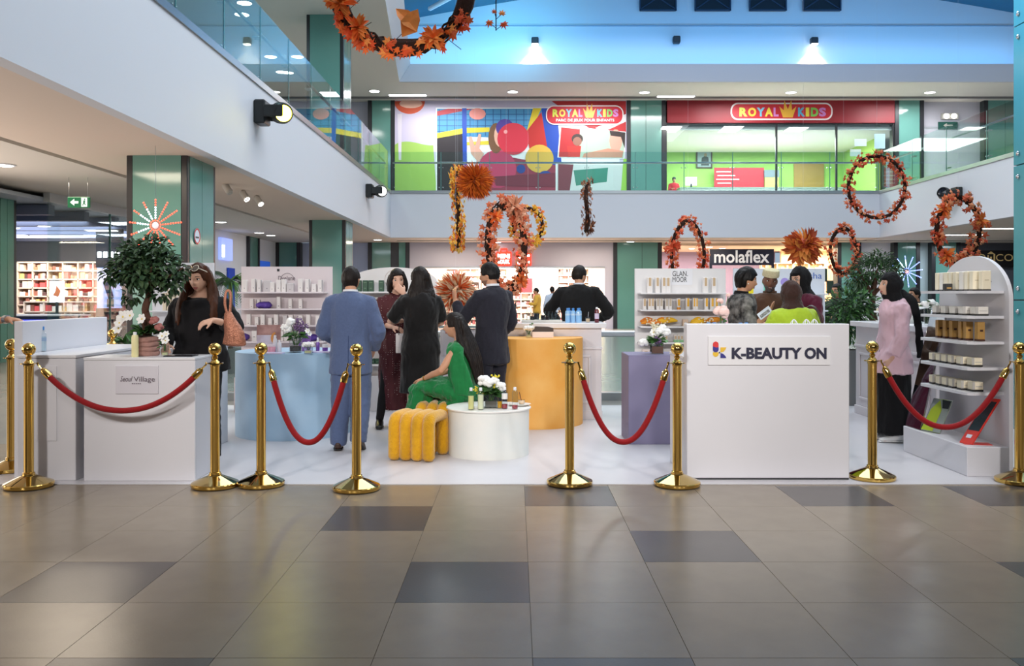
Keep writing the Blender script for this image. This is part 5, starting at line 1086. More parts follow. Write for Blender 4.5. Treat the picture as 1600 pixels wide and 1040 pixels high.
    def torso(s, mb, z0, z1, grow=.02, flare=0, prof=None, chest=0, sub=2):
        zs = [.70, .80, .88, .95, 1.06, 1.2, 1.30, 1.38, 1.43, 1.462]
        rx = [.165, .17, .172, .168, .146, .155, .165, .158, .112, .066]; ry = [.115, .122, .122, .114, .10, .11, .118, .106, .085, .066]
        if not s.fem: rx = [.165, .168, .168, .166, .160, .172, .184, .176, .122, .068]; ry = [.118, .122, .122, .118, .112, .118, .124, .110, .09, .066]
        pts = []; rad = []
        def at(z):
            for k in range(len(zs) - 1):
                if z <= zs[k + 1]:
                    t = max(0, (z - zs[k]) / (zs[k + 1] - zs[k])); return rx[k] + (rx[k + 1] - rx[k]) * t, ry[k] + (ry[k + 1] - ry[k]) * t
            return rx[-1], ry[-1]
        zz = [z0] + [z for z in zs if z0 + .02 < z < z1 - .01] + [z1]
        for z in zz:
            a, c = at(z); fl = flare * max(0, (1.0 - z)) ; pts.append(s.sp(z) + Vector((0, chest if 1.15 < z < 1.36 else 0, 0))); rad.append(((a + grow + fl) * s.w, c + grow + fl * .8))
        mb.sweep(pts, rad, 28, (1, 0, 0), 0, sub, .12); return mb
    def sleeve(s, mb, i, r0=.07, r1=.055, t=1.0, r2=None):
        a, e, w_ = s.arms[i]; r2 = r2 or r1; c = s.sp(1.355) * .4 + a * .6
        r0 = r0 * .93; pts = [c, a + Vector((0, 0, -.004)), a * .5 + e * .5, e]; rad = [r0 * .9, r0, (r0 + r1) / 2 - .003, r1]
        if t > .5: q = e + (w_ - e) * ((t - .5) * 2); pts += [e * .5 + q * .5, q]; rad += [(r1 + r2) / 2, r2]
        else: q = a + (e - a) * (t * 2); pts = [c, a + Vector((0, 0, -.004)), a * .4 + q * .6, q]; rad = [r0 * .9, r0, r0 * .95, r1]
        mb.sweep(pts, rad, 16, None, 0, 2, .15); return mb
    def skirt(s, mb, rows): 
        """rows: (z, rx, ry, dx, dy)"""
        mb.sweep([Vector((q[3], q[4], q[0])) for q in rows], [(q[1], q[2]) for q in rows], 30, (1, 0, 0), 0, 3, .05); return mb
    def trousers(s, mat, r=(.105, .082, .074), hem=.05, amp=.004):
        mb = MB(); mb.sweep([s.sp(.86) , s.sp(.95), s.sp(1.04)], [(.165 * s.w, .118), (.165 * s.w, .115), (.15 * s.w, .105)], 24, (1, 0, 0), 0, 2, .3)
        for i in (0, 1):
            l = s.legs[i]; end = l[2] + (l[2] - l[1]).normalized() * .01; end.z = max(hem, l[2].z - .035)
            mb.sweep([l[0] + Vector((0, 0, .0)), l[0] * .5 + l[1] * .5, l[1], l[1] * .5 + end * .5 + Vector((0, -.01, 0)), end], [r[0], (r[0] + r[1]) / 2, r[1], (r[1] + r[2]) / 2, r[2]], 18, (1, 0, 0), 0, 2, .08)
        return s.cloth('trousers', mat, mb, .012, amp, 11, (1, 1, 1.6))
    def shoes(s, mat, sole=None, yaw=(0, 0), lift=(0, 0)):
        for i in (0, 1):
            l = s.legs[i][2]; q = Matrix.Translation(l) @ Euler((lift[i], 0, yaw[i])).to_matrix().to_4x4(); mb = MB()
            mb.sweep([q @ Vector((0, -.055, -.035)), q @ Vector((0, 0, -.03)), q @ Vector((0, .09, -.045)), q @ Vector((0, .185, -.058))], [(.038, .042), (.043, .05), (.046, .034), (.036, .02)], 16, (1, 0, 0), 0, 3, .7)
            mb.sweep([q @ Vector((0, -.02, 0)), q @ Vector((0, -.02, .035))], [.043, .042], 14)
            so = s.cloth('shoe', mat, mb, .009, 0, dec=.6)
            MB().sweep([q @ Vector((0, -.075, -.073)), q @ Vector((0, .05, -.073)), q @ Vector((0, .2, -.073))], [(.038, .008), (.046, .008), (.03, .008)], 14, (1, 0, 0), 0, 3, .5).obj('sole', sole or M('sole_dark', (30, 26, 26), .6), so, True)
    def hair(s, mat, mb, vox=.0075, amp=.002, dec=.6, name='hair'):
        return s.cloth(name, mat, mb, vox, amp, 40, (1, 1, .25), dec, 1)
    def cap(s, mb, g=.016, front=.075, side=.0, back=-.085, open_az=62, side_az=112, bald=None, drop=0):
        def f(x, y, z, az):
            p = head_surface(x, y, z, g); A = abs(math.degrees(az)); zz = p.z
            edge = front if A < open_az else (side if A < side_az else back)
            if A >= open_az - 16 and A < open_az: edge = front + (side - front) * (A - open_az + 16) / 16
            inn = zz < edge or (bald and (p - Vector((0, bald[1], bald[2]))).length < bald[0])
            return head_surface(x, y, z, -.016) if inn else p + Vector((0, -.006, drop))
        v, q = head_grid(f, 48, 40); mb.add(v, q, 0, s.hm); return mb
    def lock(s, mb, pts, rad, n=12, ref=(1, 0, 0), head=True):
        mb.sweep([(s.hm @ Vector(p)) if head and k < 2 else (s.hc + Vector(p)) for k, p in enumerate(pts)], rad, n, ref, 0, 3, .4); return mb
    def hijab(s, mat, tail=None, g=.022, under=None, drape=1.0):
        mb = MB()
        def f(x, y, z, az):
            p = head_surface(x, y, z, g); A = abs(math.degrees(az))
            if (A < 52 and -.105 < p.z < .066) : return head_surface(x, y, z, -.016)
            return p + Vector((0, -.008, .004))
        v, q = head_grid(f, 48, 40); mb.add(v, q, 0, s.hm)
        a = s.hm @ Vector((0, -.012, -.07)); n0 = s.sp(1.44); mb.sweep([a, (a * .45 + n0 * .55), n0 + Vector((0, .0, -.02)), s.sp(1.36)], [(.088, .092), (.098 * drape, .092), (.135 * drape, .108), (.165 * drape, .122)], 22, (1, 0, 0), 0, 3, .2)
        if tail: mb.sweep([Vector(p) for p in tail], [(.05, .02)] * len(tail) if not isinstance(tail[0], tuple) or True else None, 14, (1, 0, 0), 0, 3)
        return s.cloth('hijab', mat, mb, .008, .006, 14, (1, 1, .7), .6)
    def collar(s, mat, r=.066, h=.035, z=1.462, dy=-.006, name='shirt_collar'):
        c = s.sp(z) + Vector((0, dy, 0)); MB().sweep([c + Vector((0, -.004, -.02)), c + Vector((0, 0, h))], [(r + .008, r + .006), (r, r * .95)], 22, (1, 0, 0), 0, 1, 0).obj(name, mat, s.o, True)
def fabric(name, col, rough=.85, bump=(220, .25), var=(30, .3), col2=None, sheen=.2): return M(name, col, rough, 0, .25, var, bump, 0, col2 or tuple(int(v * .86) for v in col), None, 0, sheen)
def hairm(name, col): return M(name, col, .5, 0, .22, (26, .5), (90, .55, 'strand'), 0, tuple(int(v * 1.25) for v in col))
blkhair, brnhair, chest = hairm('hair_black', (17, 13, 12)), hairm('hair_dark_brown', (27, 19, 15)), hairm('hair_chestnut', (66, 36, 20))
blkfab = fabric('black_fabric', (20, 19, 21), .9, (200, .25), (20, .3), (28, 26, 28), .05); blackshoe = M('black_leather', (18, 17, 18), .3)
def long_hair(g, mat, back_end, wid=.10, fronts=(), side=.02, seed=1, cap=None, back=True, thick=.04):
    mb = MB(); g.cap(mb, .018, **(cap or dict(front=.07, side=-.02, back=-.1, open_az=58, side_az=100)))
    r = random.Random(seed)
    if back:
        for k in range(9):
            u = (k - 4) / 4; e = back_end + r.uniform(-.03, .03); x = u * wid
            g.lock(mb, [(u * .06, -.04 - .04 * (1 - u * u), .05), (u * .082, -.055 - .035 * (1 - u * u), -.06), (x * .95, -.10 - .01 * (1 - u * u), -.18), (x, -.125, -.25 + (e + .25) * .5), (x * .85 + r.uniform(-.012, .012), -.115, e)], [(.034, .03), (.036, .03), (.034, thick), (.030, .03), (.010, .008)])
    for pts, rad in fronts: g.lock(mb, pts, rad)
    return g.hair(mat, mb, .008, .0025)
def pos(x, Y): return (GX(x, Y), Y)

# 1 woman in black behind the potted-tree counter
g = Fig('brown haired woman in a black top, sunglasses on her head, behind the potted-tree counter', pos(313, 7.34), PI, 1.665, 'fair', head=(-9, -16, 2), width=1.16)
g.arm(0, (.27, .0, 1.14), (.20, .24, 1.02), (-.25, .8, -.25), (-.4, -.2, -1), .7); g.arm(1, (-.33, .05, 1.17), (-.19, .235, 1.235), (.8, .35, -.25), (.2, -.3, -1), .8)
g.body(); mb = MB(); g.torso(mb, .80, 1.415, .03, .12, chest=.02); g.sleeve(mb, 0, .078, .068, .92, .055); g.sleeve(mb, 1, .078, .07, .80, .062); g.cloth('top', blkfab, mb, .012, .008)
g.trousers(blkfab); g.shoes(blackshoe)
W_ = [(.030, .024), (.034, .026), (.034, .03), (.028, .024), (.010, .008)]
long_hair(g, chest, -.40, .12, [([(e * .062, .0, .095), (e * .096, .0, -.01), (e * .118, .02, -.14), (e * .135, .07, -.26), (e * .145, .09, -.40)], W_) for e in (-1, 1)] + [([(e * .06, -.03, .08), (e * .092, -.02, -.03), (e * .13, .0, -.15), (e * .155, .05, -.26), (e * .17, .065, -.38)], W_) for e in (-1, 1)] + [([(e * .03, .035, .118), (e * .08, .022, .055), (e * .10, .015, -.04), (e * .108, .05, -.18), (e * .11, .095, -.31)], [(.018, .014), (.018, .018), (.022, .022), (.024, .02), (.008, .006)]) for e in (-1, 1)], seed=2)
MB().sweep([g.hm @ Vector((.075, -.0, -.035)), g.hm @ Vector((.079, .0, -.05))], .006, 8).obj('earring', gold, g.o, True)
hm = g.o.matrix_basis @ g.hm
def world_m(fig): return Matrix.Translation(fig.o.location) @ Matrix.Rotation(fig.o.rotation_euler[2], 4, 'Z') @ Matrix.Scale(fig.k, 4)
WM = world_m(g); o = E('sunglasses', 'dark sunglasses pushed up on the brown haired woman', 'sunglasses', WM @ g.hm @ Vector((0, .075, .105)), PI - .28)
for e in (-1, 1):
    MB().lathe([(.0, 0), (.027, .0), (.029, .004), (.026, .007), (0, .006)], 18, mat=Matrix.Translation((e * .034, .006, 0)) @ Matrix.Rotation(-.95, 4, 'X')).obj('lens', M('lens_smoke', (96, 84, 72), .08), o, True)
    MB().sweep([Matrix.Translation((e * .034, .006, 0)) @ Matrix.Rotation(-.95, 4, 'X') @ Vector((.03 * math.cos(a), .03 * math.sin(a), .004)) for a in [2 * PI * k / 16 for k in range(16)]], .0032, 6, None, 0, 1, 0, None, True).obj('rim', M('clear_frame', (220, 210, 190), .15), o, True)
    MB().sweep([(e * .064, .004, .0), (e * .085, -.05, -.02), (e * .088, -.12, -.045)], .0035, 6).obj('temple', M('clear_frame'), o, True)
MB().sweep([(-.01, .008, .008), (0, .010, .012), (.01, .008, .008)], .003, 6).obj('bridge', gold, o, True)
# her handbag
o = E('handbag', 'rose gold glitter handbag hanging from the arm of the woman in black', 'bag', P(366, 540, 7.12)); bm_ = M('rose_gold_glitter', (206, 140, 112), .4, .6, .5, (160, .8), (140, .5), 0, (120, 74, 58))
mb = MB(); mb.sweep([(.0, 0, .01), (.0, 0, .09), (-.035, 0, .2), (-.05, 0, .27)], [(.098, .045), (.082, .05), (.052, .04), (.03, .02)], 18, (1, 0, 0), 0, 3, .3); o2 = remesh(mb, .008, 1); wrinkle(o2, .004, 18, 3); o2.materials.append(bm_); q = bpy.data.objects.new('bag_body', o2); sc.collection.objects.link(q); q.parent = o
MB().sweep([(-.055, 0, .25), (-.075, .0, .34), (-.07, .01, .43), (-.048, .015, .445), (-.03, .01, .40), (-.035, 0, .27)], [(.011, .006)] * 6, 10, None, 0, 3).obj('strap', bm_, o, True)
# 2 person beyond the left edge: bare forearm over the panel
g = Fig('person cut off at the left edge, only a forearm with a silver bracelet showing', (-4.72, 7.02), -PI / 2, 1.68, 'tan', fem=True)
g.arm(1, (-.20, .36, 1.185), (-.02, .70, 1.235), (.0, 1, -.12), (0, -.2, -1), .55)
g.body(face=True); mb = MB(); g.torso(mb, .78, 1.44, .02, .05); g.sleeve(mb, 0, .07, .06, 1, .05); g.sleeve(mb, 1, .07, .06, .42, .06); g.cloth('top', fabric('grey_top_fabric', (90, 92, 100)), mb); g.trousers(blkfab); g.shoes(blackshoe); long_hair(g, brnhair, -.25, seed=9)
a, e = g.arms[1][2], g.arms[1][1]; d = (e - a).normalized(); MB().sweep([a + d * .012, a + d * .05], [.034, .036], 18, None, 0, 1, 0).obj('bracelet', M('silver', (220, 222, 226), .25, 1), g.o, True)
# 3 man in blue suit
blue = fabric('blue_suit_cloth', (88, 103, 138), .85, (300, .3), (60, .5), (78, 92, 126)); wsh = fabric('white_shirt_cloth', (232, 232, 236), .8)
g = Fig('man from behind in a light blue suit, short dark hair, before the pale blue drum', pos(548, 7.98), 0.04, 1.665, 'tan', head=(-14, 4, 0), fem=False, width=.97)
g.arm(1, (-.258, .0, 1.10), (-.20, .25, 1.02), (.5, .8, 0), (.3, 0, -1), .6); g.arm(0, (.262, -.03, 1.11), (.20, .14, .93), (-.2, .8, -.5), (-1, 0, 0), .6)
g.legs[0][2] = Vector((.085, -.09, .125)); g.legs[0][1] = Vector((.095, .03, .50)); g.legs[1][2] = Vector((-.115, -.0, .085))
g.body(); g.trousers(blue, (.108, .092, .078)); g.shoes(M('brown_leather', (60, 38, 30), .35), None, (-.15, .12), (-.45, 0))
mb = MB(); g.torso(mb, .715, 1.462, .028, .04); g.sleeve(mb, 0, .084, .068, .97, .056); g.sleeve(mb, 1, .084, .068, .97, .056); jk = g.cloth('jacket', blue, mb, .011, .006, 8)
MB().sweep([g.sp(1.07) + Vector((0, -.146, 0)), g.sp(.9) + Vector((0, -.155, 0)), g.sp(.73) + Vector((0, -.158, 0))], [(.003, .002)] * 3, 6).obj('jacket_vent', fabric('blue_suit_seam', (60, 76, 116)), jk)
g.collar(wsh, .068, .03); g.collar(blue, .076, .012, 1.458, -.012, 'jacket_collar')
mb = MB(); g.cap(mb, .013, front=.07, side=.01, back=-.07, open_az=60, side_az=98); g.hair(brnhair, mb, .007, .002)
# 4 woman in burgundy dress facing the camera
burg = dotted('burgundy_dotted', (74, 16, 24), (226, 200, 196), 42, .13)
g = Fig('woman with a dark bob in a long burgundy dotted dress, hand at her mouth', pos(621, 9.42), PI + .12, 1.68, 'fair', head=(8, -6, 3))
g.arm(0, (.235, .04, 1.13), (.05, .24, 1.09), (-.9, .4, -.2), (0, -.2, -1), .7); g.arm(1, (-.22, .14, 1.17), (-.07, .19, 1.45), (.55, -.2, .55), (.3, -1, .2), .7)
g.legs[0][2] = Vector((.19, .06, .085)); g.legs[0][1] = Vector((.13, .05, .48))
g.body(); mb = MB(); g.torso(mb, .80, 1.43, .03, .06); g.skirt(mb, [(.95, .185, .145, 0, 0), (.7, .20, .155, 0, 0), (.45, .205, .15, .0, 0), (.20, .19, .14, -.03, 0)]); g.sleeve(mb, 0, .076, .07, .82, .062); g.sleeve(mb, 1, .076, .07, .62, .066); dr = g.cloth('dress', burg, mb, .011, .011, 7, (1.6, 1.6, .5))
MB().sweep([g.sp(1.44) + Vector((.07, .03, .01)), g.sp(1.36) + Vector((.04, .125, 0)), g.sp(1.28) + Vector((0, .142, 0)), g.sp(1.36) + Vector((-.04, .125, 0)), g.sp(1.44) + Vector((-.07, .03, .01))], [(.02, .01)] * 5, 8, None, 0, 2).obj('lapel', burg, dr, True)
leg = MB()
for i in (0, 1):
    l = g.legs[i]; leg.sweep([l[0] * .5 + l[1] * .5, l[1], l[1] * .55 + l[2] * .45 + Vector((0, -.012, 0)), l[2]], [.075, .057, .056, .042], 14)
g.cloth('stockings', blkfab, leg, .012, 0); g.shoes(blackshoe)
mb = MB(); g.cap(mb, .02, front=.068, side=-.05, back=-.11, open_az=56, side_az=95)
for e in (-1, 1): g.lock(mb, [(e * .05, .03, .095), (e * .082, .03, .0), (e * .087, .022, -.09), (e * .075, .03, -.125)], [(.022, .022), (.026, .03), (.028, .034), (.018, .02)])
for k in range(5): u = (k - 2) / 2; g.lock(mb, [(u * .06, -.06, .05), (u * .08, -.08, -.04), (u * .08, -.075, -.12)], [(.03, .025), (.034, .026), (.02, .018)])
g.hair(brnhair, mb)
def paper_bag(label, p, w_, d_, h_, m, rz=0, rope=(60, 50, 44), loop=.11):
    o = E('paper_bag', label, 'bag', p, rz); b = MB(); b.b2(-w_ / 2, w_ / 2, -d_ / 2, d_ / 2, 0, h_, .003); b.obj('bag_body', m, o)
    MB().b2(-w_ / 2 - .001, w_ / 2 + .001, -d_ / 2 - .002, -d_ / 2, h_ * .30, h_ * .305).obj('fold_line', M('fold_grey', (190, 186, 184), .6), o)
    for s in (-1, 1): MB().sweep([(-w_ * .25, s * d_ / 2, h_ * .93), (-w_ * .22, s * d_ / 2, h_ + loop * .6), (0, 0, h_ + loop), (w_ * .22, s * d_ / 2, h_ + loop * .6), (w_ * .25, s * d_ / 2, h_ * .93)], .004, 6, None, 0, 3).obj('handle', M('cord_%d' % rope[0], rope, .7), o, True)
    return o
paper_bag('white paper carrier bag held by the woman in the burgundy dress', P(628, 551, 9.12), .125, .06, .20, M('bag_white', (234, 228, 226), .55), .1, loop=.13)
# 5 woman in black dress from behind
sheer = fabric('black_dress_cloth', (19, 17, 17), .85, (160, .3), (20, .3), (28, 24, 24))
g = Fig('woman from behind in a short-sleeved black dress, very long straight black hair', pos(657, 8.95), .35, 1.69, 'fair', head=(22, 0, 0), width=1.0)
g.arm(1, (-.30, .07, 1.15), (-.10, .24, 1.16), (.9, .3, .1), (.3, -.2, -1), .7); g.arm(0, (.24, .06, 1.13), (.10, .26, 1.10), (-.9, .3, .1), (-.3, -.2, -1), .7)
g.body(); mb = MB(); g.torso(mb, .82, 1.44, .03, .05); g.skirt(mb, [(1.0, .165, .13, 0, 0), (.9, .195, .155, 0, -.005), (.7, .20, .165, 0, 0), (.42, .215, .175, 0, 0)]); g.sleeve(mb, 0, .082, .08, .42, .08); g.sleeve(mb, 1, .084, .084, .45, .08); g.cloth('dress', sheer, mb, .011, .008, 8)
mb = MB(); mb.sweep([g.sp(1.045), g.sp(1.075)], [(.158 * 1.02, .128), (.158 * 1.02, .128)], 28, (1, 0, 0), 0, 1, 0); g.cloth('waist_seam', blkfab, mb, .008, 0); g.shoes(blackshoe)
long_hair(g, brnhair, -.47, .115, [([(e * .06, -.02, .08), (e * .088, -.03, -.03), (e * .12, -.06, -.17), (e * .13, -.11, -.3), (e * .11, -.12, -.42)], W_) for e in (-1, 1)], seed=3)
# 6 man in dark suit
suit = fabric('charcoal_suit_cloth', (38, 37, 46), .9, (300, .3), (60, .5), (46, 45, 54), .1)
g = Fig('man in a charcoal suit seen from behind, face turned left, hand raised', pos(768, 8.98), .72, 1.735, 'tan', head=(26, -6, 0), fem=False, width=.95)
g.arm(1, (-.22, .20, 1.13), (-.20, .34, 1.33), (.0, .2, .9), (.9, -.2, .2), .8); g.arm(0, (.25, -.02, 1.12), (.21, .16, .93), (-.3, .8, -.4), (-1, 0, 0), .6)
g.legs[1][2] = Vector((-.12, .03, .085)); g.body(); g.trousers(suit); g.shoes(blackshoe); mb = MB(); g.torso(mb, .70, 1.462, .024, .07); g.sleeve(mb, 0, .082, .066, .97, .055); g.sleeve(mb, 1, .084, .07, .92, .06); g.cloth('jacket', suit, mb, .011, .008, 8); g.collar(wsh, .066, .034); g.collar(suit, .075, .012, 1.458, -.01, 'jacket_collar')
mb = MB(); g.cap(mb, .017, front=.062, side=-.005, back=-.06, open_az=60, side_az=98); g.hair(blkhair, mb)
MB().add(*head_grid(lambda x, y, z, a: head_surface(x, y, z) + Vector((x, y, z)).normalized() * .0022 if (abs(a) < 1.75 and -.93 < z < -.42 and not (abs(a) < .3 and z > -.62)) else head_surface(x, y, z, -.02)), 0, g.hm).obj('stubble', M('stubble_dark', (146, 108, 88), .8), g.o, True)
# 7 seated woman in green
grn = fabric('emerald_cloth', (18, 122, 62), .7, (140, .2), (12, .4), (10, 100, 50), .3)
g = Fig('seated woman in a draped emerald green dress with long dark hair, on the rear pouf', pos(725, 8.30), 1.22, 1.655, 'tan', drop=.435, lean=(0, .10), head=(12, -4, 0), width=.98)
g.legs = [[Vector((.09, .0, .485)), Vector((.12, .42, .53)), Vector((.10, .50, .085))], [Vector((-.09, .0, .485)), Vector((-.11, .43, .54)), Vector((-.10, .40, .085))]]
g.arm(1, (-.255, .13, .73), (-.14, .36, .635), (.35, .9, -.25), (0, -.1, -1), .5); g.arm(0, (.23, .14, .74), (.06, .30, .66), (-.7, .6, -.1), (0, -.1, -1), .5)
g.body(); mb = MB(); g.torso(mb, .86, 1.43, .022, .0)
mb.sweep([Vector((0, -.09, .50)), Vector((0, .02, .505)), Vector((0, .2, .54)), Vector((0, .40, .55)), Vector((0, .47, .49))], [(.18, .10), (.21, .125), (.225, .105), (.225, .095), (.22, .08)], 26, (1, 0, 0), 0, 3, .4)
mb.sweep([Vector((0, .40, .52)), Vector((0, .45, .36)), Vector((0, .47, .16)), Vector((0, .48, .07))], [(.22, .11), (.235, .14), (.25, .17), (.26, .19)], 24, (1, 0, 0), 0, 3, .2); mb.sweep([Vector((0, -.02, .42)), Vector((0, .1, .36)), Vector((0, .35, .3))], [(.2, .08), (.205, .09), (.2, .09)], 20, (1, 0, 0), 0, 2, .4)
g.cloth('dress', grn, mb, .0105, .013, 13, (1.2, 1.2, .35), .7, 2)
mb = MB(); s0 = g.sh[1]
for k in range(6):
    t = k / 5; mb.sweep([s0 + Vector((.02 + .03 * t, .06 - .10 * t, .045)), s0 + Vector((-.05 + .01 * t, .045 - .12 * t, -.05)), s0 + Vector((-.06 + .01 * t, .0 - .13 * t, -.22)), s0 + Vector((-.04 + .01 * t, -.04 - .16 * t, -.43))], [(.028, .02), (.032, .016), (.034, .016), (.036, .016)], 10, (0, 1, 0), 0, 3)
mb.ell(s0 + Vector((-.002, -.004, -.004)), (.066, .07, .068)); g.cloth('cape_drape', grn, mb, .009, .005, 16, (1.4, 1.4, .25), .7, 2); g.shoes(M('nude_shoe', (200, 160, 130), .4))
a, e = g.arms[1][2], g.arms[1][1]; d = (e - a).normalized(); MB().sweep([a + d * .012, a + d * .022], [.031, .031], 16, None, 0, 1, 0).obj('bracelet', gold, g.o, True)
long_hair(g, brnhair, -.52, .09, [([(e * .06, -.03, .08), (e * .09, -.05, -.03), (e * .115, -.13, -.17), (e * .11, -.22, -.34), (e * .08, -.26, -.54)], W_) for e in (-1, 1)] + [([(u * .05, -.07, .06), (u * .08, -.11, -.04), (u * .09, -.17, -.18), (u * .09, -.235, -.36), (u * .08, -.27, -.56)], W_) for u in (-1, -.5, 0, .5, 1)], seed=5)
# 8 barman
blk_suit = fabric('black_suit_cloth', (23, 22, 22), .9, (300, .2), (60, .4), (28, 27, 27), .05)
g = Fig('barman in a black suit seen from behind, leaning behind the left bar', pos(904, 10.98), -.18, 1.78, 'tan', head=(-32, -8, 0), fem=False, lean=(0, .08), width=1.12)
g.arm(1, (-.37, .06, 1.16), (-.30, .30, 1.04), (.4, .8, -.2), (0, -.2, -1), .6); g.arm(0, (.36, .04, 1.15), (.24, .30, 1.06), (-.4, .8, -.2), (0, -.2, -1), .6)
g.body(); g.trousers(blk_suit); g.shoes(blackshoe); mb = MB(); g.torso(mb, .72, 1.462, .028, .06); g.sleeve(mb, 0, .088, .074, .95, .058); g.sleeve(mb, 1, .088, .074, .95, .058); g.cloth('jacket', blk_suit, mb, .012, .008, 8); g.collar(wsh, .066, .03); g.collar(blk_suit, .076, .012, 1.458, -.01, 'jacket_collar')
mb = MB(); g.cap(mb, .013, front=.065, side=.0, back=-.06, open_az=60, side_az=98); g.hair(brnhair, mb)
# 9 woman in printed blouse
prn = M('floral_print_cloth', (22, 21, 22), .8, var=(16, .85), col2=(150, 146, 140), bump=(160, .2))
g = Fig('short haired woman in a black and grey floral blouse, gesturing with an open hand', pos(1161, 8.7), -1.50, 1.675, 'tan', head=(-4, -10, 2), width=1.0)
g.arm(0, (.245, .0, 1.10), (.23, .17, 1.235), (.1, .45, .9), (-.5, -.8, .2), .12); g.arm(1, (-.22, .12, 1.12), (-.12, .34, 1.13), (.2, .9, .1), (.8, 0, -.3), .5)
g.body(); mb = MB(); g.torso(mb, .80, 1.44, .024, .06); g.sleeve(mb, 0, .078, .078, .46, .074); g.sleeve(mb, 1, .078, .078, .46, .074); g.cloth('blouse', prn, mb, .011, .007); g.trousers(blkfab); g.shoes(blackshoe); g.collar(blkfab, .072, .016, 1.458, -.004, 'neck_band')
mb = MB(); g.cap(mb, .024, front=.062, side=-.0, back=-.085, open_az=60, side_az=94)
for k in range(7): u = (k - 3) / 3; g.lock(mb, [(u * .06, -.05, .075), (u * .075, -.085, .01), (u * .055, -.08, -.075)], [(.028, .026), (.028, .026), (.014, .012)])
g.hair(blkhair, mb); MB().ell(g.hm @ Vector((.083, .004, -.036)), .0075, 10, 8).obj('pearl_earring', M('pearl', (244, 238, 226), .2), g.o, True)
# 10 man with cream cap
g = Fig('smiling bearded man in a cream round cap and brown shirt, between the women', pos(1203, 9.55), PI - .25, 1.675, 'brown', head=(6, -6, -6), fem=False, width=1.04)
g.arm(0, (.27, .05, 1.12), (.14, .28, 1.12), (-.8, .5, .1), (0, -.2, -1), .5); g.arm(1, (-.27, .06, 1.12), (-.12, .28, 1.10), (.8, .5, .1), (0, -.2, -1), .5)
brs = fabric('brown_shirt_cloth', (92, 64, 46), .85); g.body(); g.trousers(blkfab); g.shoes(blackshoe); mb = MB(); g.torso(mb, .78, 1.45, .026, .04); g.sleeve(mb, 0, .08, .07, .96, .056); g.sleeve(mb, 1, .08, .07, .96, .056); g.cloth('shirt', brs, mb, .011, .008); g.collar(brs, .074, .03, 1.45, .0)
MB().add(*head_grid(lambda x, y, z, a: head_surface(x, y, z) + Vector((x, y, z)).normalized() * (.004 if z > -.85 else .010) if (abs(a) < 1.3 and z < -.36 and not (abs(a) < .33 and -.64 < z < -.44) and not (abs(a) < .9 and z > -.42)) else head_surface(x, y, z, -.02)), 0, g.hm).obj('grey_beard', hairm('hair_grey', (92, 86, 82)), g.o, True)
MB().sweep([(-.016, .088, -.066), (0, .0935, -.064), (.016, .088, -.066)], [(.002, .002), (.004, .002), (.002, .002)], 8, (0, 0, 1), 0, 3, .5, g.hm).obj('teeth', eyew, g.o, True)
WM = world_m(g); o = MB().lathe([(.088, 0), (.092, .01), (.090, .07), (.084, .078), (0, .084)], 32, sy=1.16).obj('kufi_cap', M('cream_knit', (226, 216, 176), .9, var=(60, .6), bump=(120, .6, 'voronoi'), col2=(206, 196, 156)), None, True); o.matrix_basis = WM @ g.hm @ Matrix.Translation((0, -.008, .055)) @ Matrix.Rotation(-.12, 4, 'X'); T(o, 'cream embroidered round cap on the bearded man', 'cap')
# leaflet
o = E('leaflet', 'white printed leaflet held out among the talking group', 'leaflet', P(1195, 489, 8.45)); fr_ = (Vector((.8, 0, .6)), Vector((-.45, .25, .75)))
MB().poly([(-.07, -.035), (.07, -.035), (.07, .04), (-.07, .04)], (0, 0, 0), fr_[0], fr_[1], .002).obj('sheet', M('white_print'), o); MB().poly([(-.055, -.02), (.05, -.02), (.05, .012), (-.055, .012)], (0, 0, 0), fr_[0], fr_[1], .0035).obj('photo_print', M('grey_photo', (96, 96, 98), .5, var=(60, .9), col2=(200, 200, 200)), o)
# 11 black hijab, maroon dress
g = Fig('woman in a black headscarf and maroon dress facing left, rightmost of the talking group', pos(1254, 8.92), PI * .62, 1.675, 'fair', head=(6, -4, 0))
mar = fabric('maroon_cloth', (86, 18, 44), .8); g.arm(0, (.25, .03, 1.12), (.14, .25, 1.1), (-.5, .8, 0), (0, 0, -1), .5); g.arm(1, (-.25, .03, 1.12), (-.12, .25, 1.1), (.5, .8, 0), (0, 0, -1), .5)
g.body(); mb = MB(); g.torso(mb, .8, 1.44, .035, .08); g.skirt(mb, [(.95, .19, .15, 0, 0), (.6, .2, .17, 0, 0), (.1, .22, .19, 0, 0)]); g.sleeve(mb, 0, .085, .075, .95, .06); g.sleeve(mb, 1, .085, .075, .95, .06); g.cloth('dress', mar, mb, .012, .01, 7, (1.4, 1.4, .5)); g.shoes(blackshoe)
g.hijab(blkfab, [g.hm @ Vector((.05, -.10, .02)), g.sp(1.5) + Vector((.10, -.12, 0)), g.sp(1.36) + Vector((.16, -.12, 0)), g.sp(1.15) + Vector((.17, -.13, 0))], .03)
WM = world_m(g); o = E('eyeglasses', 'thin round eyeglasses of the woman in the black headscarf', 'eyeglasses', WM @ g.hm @ Vector((0, .098, .008)), g.o.rotation_euler[2] + .1)
for e in (-1, 1):
    MB().sweep([(e * .033 + .024 * math.cos(a), 0, .022 * math.sin(a)) for a in [2 * PI * k / 16 for k in range(16)]], .0018, 6, None, 0, 1, 0, None, True).obj('rim', dark, o, True); MB().sweep([(e * .057, 0, .0), (e * .078, -.08, 0)], .0018, 6).obj('temple', dark, o, True)
MB().sweep([(-.009, 0, 0), (.009, 0, 0)], .002, 6).obj('bridge', dark, o, True)
